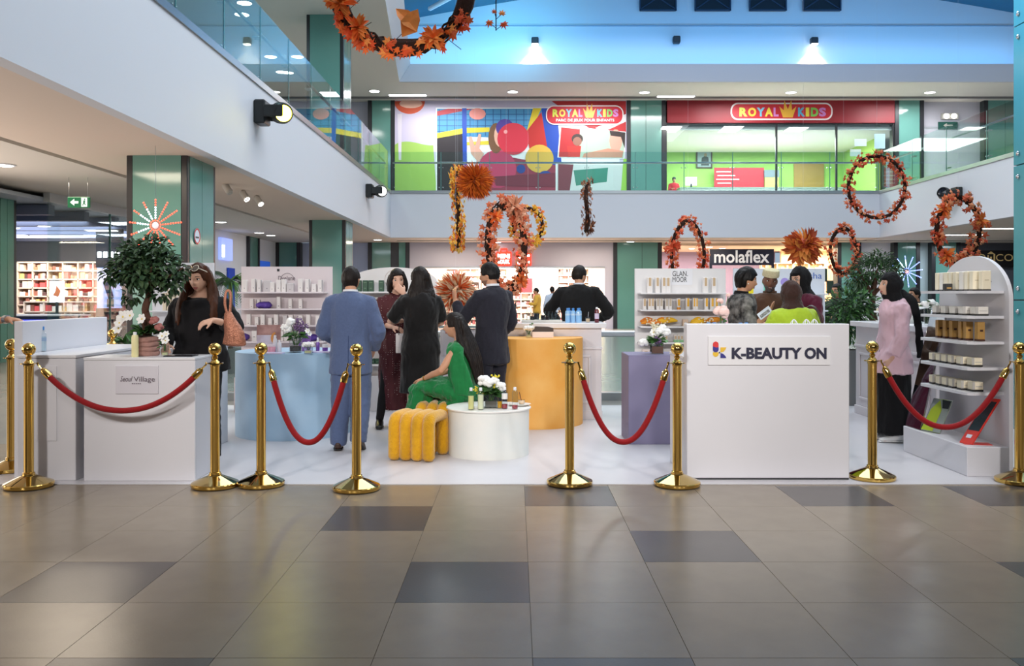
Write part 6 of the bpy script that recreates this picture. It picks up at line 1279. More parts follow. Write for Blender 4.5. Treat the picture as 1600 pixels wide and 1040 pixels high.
# 12 brown hijab, lime top
lim = fabric('lime_cloth', (176, 204, 48), .75); g = Fig('woman from behind in a brown headscarf and bright lime top, nearest of the talking group', pos(1238, 8.0), .25, 1.52, 'brown', head=(20, -4, 0), width=1.18)
g.arm(1, (-.28, .05, 1.10), (-.14, .26, 1.10), (.5, .8, 0), (0, 0, -1), .5); g.arm(0, (.28, .0, 1.12), (.22, .2, .98), (-.3, .8, -.2), (-1, 0, 0), .5)
g.body(); mb = MB(); g.torso(mb, .74, 1.44, .04, .1); g.sleeve(mb, 0, .092, .085, .95, .065); g.sleeve(mb, 1, .092, .085, .95, .065); g.cloth('top', lim, mb, .011, .010, 8); mb = MB(); g.skirt(mb, [(1.0, .18, .14, 0, 0), (.6, .22, .2, 0, 0), (.08, .26, .24, 0, 0)]); g.cloth('skirt', blkfab, mb, .013, .01); g.shoes(blackshoe); g.hijab(fabric('brown_scarf_cloth', (62, 40, 34), .95), None, .026, None, 1.08)
WM = world_m(g); o = E('shoulder_bag', 'dark brown shoulder bag whose strap crosses the lime top', 'bag', WM @ Vector((.34, -.02, .80)), g.o.rotation_euler[2]); lea = M('bag_leather', (58, 36, 30), .45)
MB().box((0, 0, 0), (.07, .24, .2), 0, .02).obj('bag_body', lea, o); MB().sweep([(0, -.05, .08), (-.06, -.13, .34), (-.13, -.11, .55), (-.16, -.03, .59), (-.15, .08, .5), (-.08, .1, .3), (0, .06, .08)], [(.012, .005)] * 7, 8, None, 0, 3).obj('strap', lea, o, True)
# 13 pink shirt woman
pnk = fabric('pink_shirt_cloth', (236, 196, 206), .85, (200, .2), (8, .4), (226, 184, 196)); g = Fig('woman in a black headscarf, loose pale pink shirt and long black skirt, facing left', pos(1396, 8.46), PI / 2 - .05, 1.605, 'fair', head=(4, 6, 0), width=.99)
g.arm(1, (-.215, -.0, 1.08), (-.18, .085, .85), (.1, .3, -.95), (1, 0, 0), .6); g.arm(0, (.215, .0, 1.08), (.15, .11, .87), (-.2, .4, -.8), (-1, 0, 0), .6)
g.body(); mb = MB(); g.torso(mb, .70, 1.455, .034, .16); g.sleeve(mb, 0, .088, .078, .95, .06); g.sleeve(mb, 1, .088, .078, .9, .064); g.cloth('shirt', pnk, mb, .011, .011, 8); g.collar(pnk, .088, .03, 1.44, 0)
mb = MB(); g.skirt(mb, [(1.0, .16, .13, 0, 0), (.8, .185, .165, 0, 0), (.4, .18, .165, 0, 0), (.085, .19, .185, 0, .0)]); g.cloth('skirt', blkfab, mb, .012, .008, 8, (1.5, 1.5, .4)); g.shoes(M('white_leather', (232, 230, 228), .4), M('white_rubber', (240, 240, 238), .5))
g.hijab(blkfab, None, .03); mb = MB(); mb.sweep([g.hm @ Vector((-.02, -.11, -.05)), g.sp(1.44) + Vector((-.09, -.14, 0)), g.sp(1.25) + Vector((-.10, -.19, 0)), g.sp(1.0) + Vector((-.09, -.225, 0)), g.sp(.86) + Vector((-.085, -.235, 0))], [(.05, .03), (.05, .018), (.045, .014), (.042, .012), (.038, .010)], 14, (0, 1, 0), 0, 3); g.cloth('scarf_end', blkfab, mb, .008, .005, 14, (1, 1, .4))
# distant figures: fewer details, same build
def far_person(label, loc, yaw, H, sk, top, bottom, hairmat, hat=None, arm=None):
    g = Fig(label, loc, yaw, H, sk, vox=.014, fem=False, head=(0, 0, 0))
    if arm: g.arm(0, *arm[0]); g.arm(1, *arm[1])
    g.body(face=True); mb = MB(); g.torso(mb, .8, 1.46, .022, .04); g.sleeve(mb, 0, .08, .066, .9, .056); g.sleeve(mb, 1, .08, .066, .9, .056); g.cloth('top', top, mb, .018, .005); g.trousers(bottom); g.shoes(blackshoe)
    mb = MB(); g.cap(mb, .014, front=.066, side=0, back=-.06); g.hair(hairmat, mb, .012)
    if hat: MB().lathe([(.092, 0), (.094, .03), (.07, .085), (0, .1)], 20, sy=1.15, mat=g.hm @ Matrix.Translation((0, 0, .05))).b2(-.07, .07, .06, .18, .05, .06).obj('cap', hat, g.o, True)
    return g
fw = ((.24, .08, 1.12), (.12, .32, 1.15), (-.3, .8, .1), (0, 0, -1), .5), ((-.24, .08, 1.12), (-.12, .32, 1.15), (.3, .8, .1), (0, 0, -1), .5)
far_person('far shopper in a mustard yellow top inside the bright shop, seen side-on', pos(839, 30.5), PI / 2, 1.66, 'tan', fabric('mustard_cloth', (236, 180, 70)), fabric('dark_jeans', (40, 44, 60)), blkhair, None, fw)
far_person('far shopper in a pale blue shirt before the bright shop, seen from behind', pos(863, 29.5), .2, 1.70, 'brown', fabric('pale_blue_cloth', (196, 206, 222)), fabric('dark_jeans', (40, 44, 60)), blkhair)
far_person('dark haired man in a dark shirt leaning by the plants at right', pos(1309, 13.6), PI * .7, 1.58, 'tan', fabric('dark_olive_cloth', (36, 40, 34)), blkfab, blkhair, None, fw)
far_person('man in black seen far behind the right bar', pos(1431, 13.2), PI * .6, 1.52, 'tan', blkfab, blkfab, blkhair, None, fw)
far_person('cashier in a red shirt and dark cap behind the upper reception counter', (GX(1053, 41.6), 41.6, ZF - .1), PI, 1.72, 'tan', fabric('red_shirt_cloth', (196, 36, 50)), blkfab, blkhair, M('cap_dark', (50, 50, 60), .6), fw)
# ---------------------------------------------------------------- flowers, bottles and small things on the counters
clear = glass('clear_glass', (246, 249, 249)); pet = glass('clear_plastic', (244, 248, 250)); wat = M('white_cap', (236, 236, 238), .4); bcap = M('blue_cap', (70, 140, 210), .4)
leafg = M('leaf_green', (54, 96, 44), .55, 0, .4, (14, .6), None, 0, (84, 130, 60)); stemg = M('stem_green', (76, 110, 60), .6); leafd = M('leaf_dark', (34, 60, 36), .5, 0, .4, (10, .7), None, 0, (58, 88, 52))
wpet = M('petal_white', (244, 242, 238), .6); ppet = M('petal_pink', (244, 206, 196), .6); vpet = M('petal_violet', (122, 92, 136), .7); ypet = M('petal_yellow', (226, 206, 40), .6); soil = M('brown_soil', (86, 68, 56), .9)
def leaf_pts(mb, c, d, n, L, W, mi=0, fold=.25):
    """pointed leaf from c along d, face normal n"""
    d = Vector(d).normalized(); n = (Vector(n) - d * Vector(n).dot(d)); n = n.normalized() if n.length > 1e-4 else d.orthogonal().normalized(); s = d.cross(n); c = Vector(c)
    up = n * (W * fold)
    vs = [c, c + d * L * .35 + s * W * .5 + up, c + d * L * .35 - s * W * .5 + up, c + d * L * .4, c + d * L * .72 + s * W * .36 + up * .6 - n * L * .06, c + d * L * .72 - s * W * .36 + up * .6 - n * L * .06, c + d * L - n * L * .16]
    mb.add(vs, [(0, 1, 3), (0, 3, 2), (1, 4, 6, 3), (3, 6, 5, 2)], mi)
def star_leaf(mb, c, n, up, sz, mi=0, lobes=5):
    """maple leaf facing n"""
    n = Vector(n).normalized(); u = Vector(up) - n * Vector(up).dot(n); u = u.normalized() if u.length > 1e-4 else n.orthogonal().normalized(); s = u.cross(n); c = Vector(c)
    L_ = [(.0, -.28)]; span = 2.35
    for k in range(lobes):
        a = -span + 2 * span * k / (lobes - 1); r = 1.0 - .34 * abs(a) / span; L_.append((math.sin(a) * r, math.cos(a) * r))
        if k < lobes - 1: a2 = a + span / (lobes - 1); L_.append((math.sin(a2) * .42, math.cos(a2) * .42))
    vs = [c + n * sz * .10] + [c + (s * a + u * b) * sz * .5 + n * (-.10 * sz * (a * a + b * b)) for a, b in L_]
    k = len(L_); mb.add(vs, [(0, 1 + i, 1 + (i + 1) % k) for i in range(k)], mi)
def bloom(par, c, r, m, kind='open', n=(0, -1, .4), core=None, name='bloom'):
    mb = MB(); n = Vector(n).normalized(); a, b = frame_of(n)
    if kind == 'open':
        for k in range(6):
            t = 2 * PI * k / 6; d = a * math.cos(t) + b * math.sin(t); rot = d.to_track_quat('X', 'Z').to_matrix().to_4x4()
            q = Matrix(((d.x, n.cross(d).x, n.x, 0), (d.y, n.cross(d).y, n.y, 0), (d.z, n.cross(d).z, n.z, 0), (0, 0, 0, 1)))
            mb.ell((r * .55, 0, r * .08), (r * .5, r * .34, r * .07), 10, 6, 0, Matrix.Translation(c) @ q @ Matrix.Rotation(-.35, 4, 'Y'))
        mb.ell(Vector(c) + n * r * .12, r * .18, 8, 6, 1)
    else:
        rr = random.Random(int(c[0] * 999))
        for k in range(16):
            d = Vector((rr.uniform(-1, 1), rr.uniform(-1, 1), rr.uniform(-.5, 1))).normalized(); mb.ell(Vector(c) + d * r * .5, (r * .46, r * .46, r * .4), 8, 6)
    mb.obj(name, [m, core or M('flower_core', (226, 200, 90), .6)], par, True)
def vase(label, p, r, h, blooms, kind='round', leaves=14, seed=1, spread=.1, water=.45, fill=None, sprigs=(), cat='flowers', glassm=None, lm=None):
    o = E('flower_vase', label, cat, p); R_ = random.Random(seed); gm = glassm or clear
    if kind == 'square':
        MB().b2(-r, r, -r, r, 0, .006).b2(-r, -r + .004, -r, r, .006, h).b2(r - .004, r, -r, r, .006, h).b2(-r, r, -r, -r + .004, .006, h).b2(-r, r, r - .004, r, .006, h).obj('vase', gm, o); MB().b2(-r + .006, r - .006, -r + .006, r - .006, .008, h * water).obj('filling', fill or soil, o)
    else:
        MB().lathe([(r * .95, 0), (r, .008), (r, h), (r - .005, h), (r - .005, .012), (0, .012)], 28).obj('vase', gm, o, True); MB().lathe([(r - .007, .013), (r - .007, h * water), (0, h * water)], 24).obj('filling', fill or soil, o, True)
    st_ = MB()
    for (dx, dy, dz, rb, m, kd) in blooms:
        c = Vector((dx, dy, dz)); st_.sweep([(dx * .15, dy * .15, h * .5), (dx * .5, dy * .5, h * .5 + (dz - h * .5) * .6), c - Vector((0, 0, rb * .2))], .0035, 6, None, 0, 3); bloom(o, c, rb, m, kd, (dx * 3, -1 + dy, .5))
    for (dx, dy, dz, m, nn) in sprigs:
        tip = Vector((dx, dy, dz)); st_.sweep([(dx * .1, dy * .1, h * .5), tip], .002, 5); sp = MB()
        for k in range(nn): t = R_.uniform(.55, 1); sp.ell(Vector((dx * t, dy * t, h * .5 + (dz - h * .5) * t)) + Vector((R_.gauss(0, .014), R_.gauss(0, .014), R_.gauss(0, .01))), R_.uniform(.005, .010), 6, 4)
        S(sp.obj('small_blossoms', m, o, True), 'stuff')
    st_.obj('stems', stemg, o, True); lf = MB()
    for k in range(leaves):
        a = R_.uniform(0, 2 * PI); d = Vector((math.cos(a), math.sin(a), R_.uniform(-.15, .8))); leaf_pts(lf, Vector((math.cos(a) * r * .4, math.sin(a) * r * .4, h * R_.uniform(.85, 1.25))), d, (0, -.4, 1), spread * R_.uniform(.7, 1.25), spread * .48)
    S(lf.obj('foliage', lm or leafg, o), 'stuff'); return o
def K(p, z): return (p[0], p[1], z)
W1, V1, P1 = wpet, vpet, ppet
# seoul counter
ct = .931
o = E('potted_tree', 'small round-crowned tree with twisted trunk in a pink ribbed pot, on a white counter', 'tree', (GX(228, 6.87), 6.87, ct))
pinkc = M('pink_ribbed_clay', (178, 134, 122), .8, 0, .3, (20, .5), (60, .4)); mb = MB()
for k in range(4): mb.sweep([(.083 * math.cos(a), .083 * math.sin(a), .018 + k * .036 + .004 * math.sin(3 * a + k)) for a in [2 * PI * j / 28 for j in range(28)]], .0215, 10, (0, 0, 1), 0, 1, 0, None, True)
mb.lathe([(.085, 0), (.085, .14), (.0, .14)], 24); mb.obj('pot', pinkc, o, True); MB().lathe([(.08, .135), (.05, .155), (0, .16)], 20).obj('soil_mound', soil, o, True)
bark = M('bark_brown', (92, 62, 48), .85, 0, .3, (14, .6), (40, .6)); mb = MB()
mb.sweep([(.0, 0, .12), (.02, .01, .24), (-.01, .01, .36), (.03, 0, .48), (.02, 0, .62)], [.034, .03, .027, .026, .02], 12, None, 0, 4); mb.sweep([(.01, .02, .12), (-.025, .02, .27), (.02, -.015, .40), (.0, .01, .55)], [.02, .018, .016, .014], 10, None, 0, 4)
for a, l in ((.3, .2), (1.6, .22), (2.7, .24), (4.0, .2), (5.2, .22), (3.3, .3), (-.1, .28)): mb.sweep([(.02, 0, .5), (.02 + .5 * l * math.cos(a), .5 * l * math.sin(a), .6), (.02 + l * math.cos(a), l * math.sin(a), .68)], [.014, .010, .005], 8, None, 0, 2)
mb.obj('trunk', bark, o, True)
def crown_leaves(par, blobs, n, L, Wd, seed, mats, name='foliage'):
    r = random.Random(seed); mb = MB(); tot = sum(b[3] ** 2 for b in blobs)
    for (x, y, z, rad, sq) in blobs:
        for k in range(int(n * rad ** 2 / tot)):
            d = Vector((r.gauss(0, 1), r.gauss(0, 1), r.gauss(0, 1))).normalized(); t = rad * (r.random() ** .35); c = Vector((x + d.x * t, y + d.y * t, z + d.z * t * sq))
            leaf_pts(mb, c, d + Vector((r.uniform(-.6, .6), r.uniform(-.6, .6), r.uniform(-.9, .3))), (d.x * .5, d.y * .5 - .2, 1), L * r.uniform(.7, 1.2), Wd * r.uniform(.8, 1.2), r.randrange(len(mats)))
    return S(mb.obj(name, mats, par), 'stuff')
crown_leaves(o, [(-.04, 0, .72, .2, .75), (.10, 0, .70, .17, .8), (-.16, .02, .66, .13, .8), (.2, .0, .58, .10, .8), (-.26, -.02, .62, .07, .7), (.0, -.1, .62, .14, .7), (.04, .05, .83, .13, .7), (-.1, .0, .82, .1, .7), (.12, -.02, .48, .07, .8), (-.12, .02, .46, .06, .9), (.27, 0, .66, .06, .8)], 1500, .062, .036, 4, [leafd, M('leaf_dark2', (48, 76, 46), .5), M('leaf_olive', (62, 84, 50), .5)])
for q in ((-.15, -.05, .30, .055), (-.19, -.04, .21, .05), (-.08, -.09, .31, .05), (-.17, -.07, .255, .045), (.02, -.11, .285, .045)): bloom(o, q[:3], q[3], wpet, 'open', (-.3, -1, .3))
for q in ((.09, -.06, .27, .045), (.12, -.04, .22, .04)): bloom(o, q[:3], q[3], M('petal_rose', (176, 110, 104), .7), 'ball')
lf = MB(); r = random.Random(8)
for k in range(60): a = r.uniform(0, 2 * PI); leaf_pts(lf, (.05 * math.cos(a), .05 * math.sin(a), .15 + r.uniform(0, .06)), (math.cos(a), math.sin(a), r.uniform(-.1, .9)), (0, -.3, 1), r.uniform(.06, .11), .05, k % 2)
S(lf.obj('pot_foliage', [leafg, leafd], o), 'stuff')
bottle('tall cream lotion bottle with a white cap before the ribbed pot', (GX(211, 6.72), 6.72, ct), .026, .19, M('cream_plastic', (236, 226, 170), .35), wat, None, None, None, 'bottle', .12, .82)
vase('small clear glass of white flowers right of the ribbed pot', (GX(257.5, 6.75), 6.75, ct), .028, .09, [(-.015, -.01, .155, .035, W1, 'open'), (.01, -.01, .12, .036, W1, 'open'), (.012, 0, .17, .028, W1, 'open')], 'round', 6, 3, .05, .35, M('pale_water', (226, 220, 170), .2))
o = E('tablet', 'dark flat tablet lying on the potted-tree counter', 'tablet', (GX(283, 6.8), 6.8, ct)); MB().b2(-.11, .11, -.07, .07, 0, .008, .002).obj('case', dark, o); MB().b2(-.1, .1, -.06, .06, .008, .0085).obj('screen', M('screen_black'), o)
o = E('display_tray', 'clear acrylic tray on the rear white counter', 'tray', (-3.05, 7.95, ct)); MB().b2(-.2, .2, -.1, .1, 0, .012).obj('base', M('acrylic_mirror', (210, 216, 220), .06, .6), o); MB().b2(-.2, .2, .09, .1, .012, .06).obj('rear_wall', clear, o)
bottle('clear water bottle with a pale blue cap on the far left counter', (GX(66, 7.05), 7.05, .951), .031, .2, pet, bcap, None, (.6, M('water_tint', (200, 218, 230), .1)), (.42, .56, M('bottle_label', (150, 176, 206), .5)))
o = E('potted_shrub', 'low leafy green shrub on the floor behind the rear white counter', 'plant', (GX(210, 9.6), 9.6, .005)); MB().lathe([(.14, 0), (.18, .5), (.16, .5), (.15, .46), (0, .46)], 24).obj('pot', M('grey_pot', (120, 118, 116), .6), o, True); crown_leaves(o, [(0, 0, .72, .3, .7), (.15, -.05, .66, .2, .6)], 380, .13, .075, 6, [leafg, leafd])
# blue drum
bt, by = .837, 8.62
def on(x, Y): return GX(x, Y)
o = E('gift_set', 'open box card with face pictures and an orange crescent on the pale blue drum', 'box', (on(420, 8.75), 8.75, bt), .12)
MB().b2(-.115, .115, .0, .012, 0, .27).obj('lid_card', M('picture_pink', (206, 160, 152), .5, var=(7, .9), col2=(120, 70, 64)), o); MB().b2(-.11, .06, -.035, -.02, .0, .17).obj('front_card', M('picture_pale', (222, 214, 226), .5, var=(9, .7), col2=(190, 160, 170)), o)
mb = MB(); mb.poly([(.05 * math.cos(a), .06 * math.sin(a)) for a in [PI * .55 + PI * .9 * k / 10 for k in range(11)]] + [(.028 * math.cos(a), .04 * math.sin(a)) for a in [PI * 1.45 - PI * .9 * k / 10 for k in range(11)]], (.075, -.037, .14), d=.004); mb.obj('orange_crescent', M('crescent_orange', (226, 150, 70), .5), o)
MB().b2(-.12, .12, -.1, .03, 0, .012).obj('tray', M('tray_lilac', (206, 200, 226), .4), o)
o = E('jar', 'clear pink jar in front of the picture card on the pale blue drum', 'jar', (on(424, 8.56), 8.56, bt)); MB().lathe([(.036, 0), (.04, .006), (.04, .06), (.036, .066)], 20).obj('body', M('pink_clear', (226, 160, 176), .15), o, True); MB().lathe([(.037, .066), (.037, .085), (0, .087)], 20).obj('lid', M('pale_lid', (236, 220, 226), .3), o, True)
for k, (x, Y, h) in enumerate(((430, 8.68, .17), (436.5, 8.57, .13))): bottle('white lotion bottle beside the picture card on the blue drum, %s one' % ('taller rear', 'shorter front')[k], (on(x, Y), Y, bt), .022, h, M('bottle_white', (230, 226, 232), .35), wat, 'white lotion bottles')
o = MB().b2(-.085, .085, -.05, .05, 0, .016, .003).obj('lilac_block', M('tray_lilac')); o.location = (on(437, 8.66), 8.48, bt); T(o, 'flat lilac block at the front rim of the pale blue drum', 'block')
vase('round glass vase of white roses and violet sprays on the pale blue drum', (on(462, 8.68), 8.68, bt), .062, .15, [(-.075, -.03, .235, .05, W1, 'ball'), (-.045, -.02, .30, .052, W1, 'ball'), (-.11, 0, .245, .04, W1, 'open'), (.12, -.02, .21, .03, W1, 'open'), (.135, -.0, .18, .026, W1, 'open')], 'round', 26, 7, .10, .42, M('dark_stones', (74, 64, 56), .8), [(.03, 0, .34, V1, 50), (.07, .01, .30, V1, 50), (.1, 0, .27, V1, 36), (.0, .02, .32, V1, 30)])
vase('small glass of cream flowers at the front rim of the pale blue drum', (on(482, 8.5), 8.5, bt), .035, .075, [(-.03, -.01, .085, .035, W1, 'ball'), (.0, -.02, .09, .035, W1, 'ball'), (.035, -.01, .085, .033, W1, 'ball')], 'square', 6, 9, .05, .4, M('pale_water'))
o = E('display_tray', 'lilac tray with two violet products on the pale blue drum', 'tray', (on(500, 8.66), 8.66, bt)); MB().b2(-.09, .11, -.06, .06, 0, .018, .004).obj('base', M('tray_lilac'), o)
bottle('violet pump bottle with a white cap on the lilac tray', (on(496.5, 8.66), 8.66, bt + .018), .018, .13, M('violet_plastic', (120, 80, 170), .3), wat, None, None, None, 'bottle', .35, .6)
o = E('jar', 'violet jar with a white lid on the lilac tray', 'jar', (on(508, 8.64), 8.64, bt + .018)); MB().lathe([(.026, 0), (.027, .035)], 20).obj('body', M('violet_plastic'), o, True); MB().lathe([(.027, .035), (.027, .065), (0, .067)], 20).obj('lid', wat, o, True)
o = MB().b2(-.06, .06, -.0, .008, 0, .2, .002).obj('violet_card', M('orchid_card', (178, 120, 200), .5)); o.location = (on(476, 8.9), 8.9, bt); T(o, 'upright orchid pink card behind the vase on the pale blue drum', 'card')
# low white table
tz = .42
for k, (x, Y, c, lv) in enumerate(((736, 7.56, (234, 226, 150), .62), (751, 7.56, (240, 238, 200), .68), (788.5, 7.62, (150, 50, 60), .22), (804.5, 7.6, (170, 70, 80), .18))):
    bottle('white capped juice bottle on the low table, %s' % ('leftmost, pale yellow', 'second, milky yellow', 'third, labelled, with a red rest', 'rightmost, with a little red rest')[k], (on(x, Y), Y, tz), .0255, .19, pet, wat, 'juice bottles', (lv, M('juice_%d' % k, c, .3)), (.45, .7, M('faint_label', (236, 232, 228), .5)) if k == 2 else None, 'bottle', .14, .78)
vase('square glass vase of white chrysanthemums and yellow sprigs on the low table', (on(767.5, 7.72), 7.72, tz), .055, .115, [(-.075, -.02, .235, .055, W1, 'ball'), (-.02, -.03, .215, .055, W1, 'ball'), (.03, 0, .225, .05, W1, 'ball'), (.085, -.02, .185, .052, W1, 'ball'), (-.05, .04, .24, .045, W1, 'ball')], 'square', 46, 12, .10, .5, M('grey_stones', (112, 104, 98), .8), [(.03, .02, .30, ypet, 30), (.06, .0, .285, ypet, 26), (-.13, -.02, .17, ypet, 30)])
o = E('tumbler', 'small tumbler of orange drink on the low table', 'glass', (on(781, 7.66), 7.66, tz)); MB().lathe([(.022, 0), (.024, .1), (.022, .1), (.02, .005), (0, .005)], 20).obj('glass', clear, o, True); MB().lathe([(.0195, .006), (.021, .06), (0, .06)], 18).obj('drink', M('orange_drink', (240, 170, 30), .2), o, True)
o = E('plate', 'white oval plate at the right of the low table', 'plate', (on(812, 7.84), 7.84, tz)); MB().lathe([(.05, 0), (.09, .012), (.1, .018), (.095, .018), (.05, .006), (0, .006)], 32).obj('plate', M('porcelain', (244, 242, 238), .2), o, True)
o = E('dessert_glass', 'small glass of peach dessert with a straw on the white plate', 'glass', (on(815, 7.82), 7.82, tz + .0065)); MB().lathe([(.018, 0), (.03, .02), (.031, .05), (.029, .05), (.02, .01), (0, .01)], 20).obj('bowl', clear, o, True); MB().lathe([(.017, .011), (.028, .022), (.0285, .04), (0, .042)], 18).obj('dessert', M('peach_cream', (244, 206, 170), .5), o, True); MB().sweep([(0, 0, .03), (-.02, 0, .115)], .003, 6).obj('straw', M('maroon_straw', (90, 20, 30), .4), o)
o = E('dish', 'small white dish between the two yellow juice bottles', 'dish', (on(743.5, 7.62), 7.62, tz)); MB().lathe([(.018, 0), (.028, .02), (.026, .02), (.016, .005), (0, .005)], 20).obj('dish', M('porcelain'), o, True)
# bar and orange drum
bz = 1.09
o = E('straw_cup', 'glass of black straws on the left end of the white bar', 'cup', (on(797, 10.0), 10.0, bz)); MB().lathe([(.038, 0), (.042, .13), (.04, .13), (.036, .006), (0, .006)], 20).obj('glass', clear, o, True)
for k in range(12): a = k * 2.4; MB().sweep([(.018 * math.cos(a), .018 * math.sin(a), .01), (.05 * math.cos(a) + .02, .05 * math.sin(a), .2 + .015 * (k % 3))], .006, 6).obj('straw', M('straw_black', (24, 22, 24), .4), o)
o = E('serving_tray', 'long pale serving tray on the white bar', 'tray', (on(846, 10.08), 10.08, bz)); MB().b2(-.23, .23, -.13, .13, 0, .018, .006).obj('base', M('tray_cream', (226, 222, 214), .3), o)
for s in (-1, 1): MB().b2(-.23, .23, s * .13 - .006, s * .13 + .006, .018, .03).obj('rim', M('tray_cream'), o)
r = random.Random(3)
for k in range(10): 
    x, y = -.19 + .042 * k, (-.07, .0, .07)[k % 3]; h = .085 + .02 * (k % 2); q = E('tumbler', 'clear tumbler on the serving tray of the bar, %s from the left' % ORD[k], 'glass', (on(846, 10.08) + x, 10.08 + y, bz + .0185), 0, 'tumblers on the tray')
    MB().lathe([(.026, 0), (.03, h), (.028, h), (.024, .006), (0, .006)], 18).obj('glass', clear, q, True)
    if k in (2, 5, 6): MB().lathe([(.023, .007), (.026, h * .6), (0, h * .6)], 16).obj('drink', M('dark_drink', (40, 30, 34), .2), q, True)
for k, (x, y) in enumerate(((887, 10.0), (895.5, 10.0), (903.5, 10.0), (889, 10.09), (905, 10.09))): bottle('blue capped small water bottle on the bar, %s' % ('front left', 'front middle', 'front right', 'rear left', 'rear right')[k], (on(x, y), y, bz), .028, .165, M('water_blue', (150, 196, 236), .1), bcap, 'blue water bottles', None, (.5, .62, M('label_sky', (190, 214, 236), .5)), 'bottle', .18, .76)
o = E('dessert_glass', 'small glass with a spoon right of the blue water bottles', 'glass', (on(918.5, 10.0), 10.0, bz)); MB().lathe([(.024, 0), (.028, .065), (.026, .065), (.022, .005), (0, .005)], 18).obj('glass', clear, o, True); MB().lathe([(.021, .006), (.024, .045), (0, .046)], 16).obj('dessert', M('peach_cream'), o, True); MB().sweep([(0, 0, .03), (.008, 0, .12)], .003, 6).obj('spoon', steel, o)
bottle('dark red juice bottle with a white cap at the right end of the bar', (on(932.5, 9.98), 9.98, bz), .025, .175, M('dark_red_juice', (96, 24, 40), .2), wat, None, None, (.25, .6, M('bottle_label2', (214, 196, 220), .5)), 'bottle', .13, .8)
oz = .94
vase('tiny glass of white flowers on the orange drum', (on(826, 9.55), 9.55, oz), .03, .075, [(-.03, -.01, .10, .034, W1, 'ball'), (.01, -.02, .105, .036, W1, 'ball'), (.04, 0, .10, .03, W1, 'ball')], 'round', 5, 21, .05, .4, M('pale_water'), [(.03, .02, .15, leafg, 14)])
o = E('tissue_box', 'pale box with a dark slanted lid on the orange drum', 'box', (on(848, 9.62), 9.62, oz)); MB().b2(-.115, .115, -.06, .06, 0, .065, .003).obj('body', M('pale_pink_box'), o); MB().poly([(-.115, 0), (.115, 0), (.115, .035), (.06, .05), (-.08, .055)], (0, .06, .066), (1, 0, 0), (0, 0, 1), .12).obj('lid', M('dark_brown_lid', (56, 44, 40), .5), o)
# purple plinth and K-Beauty desk
vase('square glass vase with white flowers and a violet spray on the purple plinth', (on(1026, 8.5), 8.5, .838), .058, .115, [(-.13, -.02, .10, .055, W1, 'ball'), (.03, -.03, .21, .055, W1, 'ball'), (.09, -.01, .20, .055, W1, 'ball'), (.06, .02, .245, .045, W1, 'ball'), (-.03, 0, .2, .04, W1, 'open')], 'square', 30, 15, .10, .62, M('bark_fill', (110, 66, 46), .9), [(.0, -.03, .15, V1, 60), (.02, -.04, .12, V1, 60), (-.03, .02, .29, M('petal_cream', (236, 228, 200), .7), 50), (.01, .02, .28, M('petal_cream'), 50)])
dz = .931
vase('vase with a large pale pink peony on the desk of the tall reception counter', (on(1126, 7.1), 7.1, dz), .05, .16, [(.0, -.02, .33, .072, P1, 'ball'), (.0, .02, .42, .03, P1, 'ball'), (.07, .03, .47, .022, P1, 'ball')], 'round', 16, 17, .11, .4, None, [(.05, .02, .38, leafg, 24)])
for k, (x, y) in enumerate(((1107, 7.15), (1116, 7.2), (1157, 7.1), (1166, 7.15))): bottle('clear water bottle with a blue cap on the tall reception counter, %s from the left' % ORD[k], (on(x, y), y, dz), .03, .248, pet, bcap, 'desk water bottles', (.6, M('water_tint')), None)
for k, x in enumerate((1238, 1260, 1275)): paper_bag('white paper bag with white cord handles on the tall reception counter, %s from the left' % ORD[k], (on(x, 7.12), 7.08 + .04 * k, dz), .09, .05, .19, M('bag_white'), 0, (238, 238, 236), .085)
# right bar
rz_ = 1.10
def cake_stand(label, p, r, h):
    o = E('cake_stand', label, 'cake stand', p); MB().lathe([(r * .55, 0), (r * .5, .012), (r * .3, .02), (r * .34, h * .9), (r * .95, h), (r, h + .012), (r * .97, h + .02), (0, h + .014)], 32).obj('stand', M('porcelain'), o, True); MB().lathe([(r * .82, h + .0145), (r * .8, h + .05), (0, h + .055)], 28).obj('cake', M('pale_cake', (236, 220, 196), .7, var=(30, .5), col2=(220, 196, 160)), o, True)
cake_stand('white footed cake stand at the far end of the right bar', (4.3, 10.2, rz_), .15, .10); cake_stand('white footed cake stand in the middle of the right bar, behind the woman in pink', (4.38, 9.7, rz_), .17, .16); cake_stand('white footed cake stand at the near end of the right bar', (4.42, 9.05, rz_), .16, .15)
o = MB().b2(-.2, .2, -.13, .13, 0, .014, .004).obj('menu_card', M('porcelain')); o.location = (4.28, 9.88, rz_); T(o, 'flat white card lying on the right bar', 'card')
vase('glass vase of white flowers at the near end of the right bar', (4.2, 8.95, rz_), .055, .17, [(-.06, -.02, .20, .05, W1, 'ball'), (.0, -.03, .22, .05, W1, 'ball'), (.05, 0, .2, .045, W1, 'ball')], 'round', 16, 31, .09, .6, leafd)
o = E('potted_tree', 'feathery small tree with a thick trunk rising behind the right bar', 'tree', (GX(1365, 12.3), 12.3, .005)); MB().lathe([(.2, 0), (.26, .55), (.23, .55), (.22, .5), (0, .5)], 28).obj('pot', M('grey_pot'), o, True)
mb = MB(); mb.sweep([(0, 0, .45), (.02, 0, .9), (-.03, 0, 1.25), (.02, 0, 1.6)], [.07, .06, .05, .035], 12, None, 0, 3)
for a, l in ((.2, .3), (2.9, .35), (1.2, .25), (4.5, .28), (3.6, .3), (5.6, .3)): mb.sweep([(0, 0, 1.4), (l * .6 * math.cos(a), l * .5 * math.sin(a), 1.6), (l * math.cos(a), l * math.sin(a), 1.75)], [.025, .018, .008], 8, None, 0, 2)
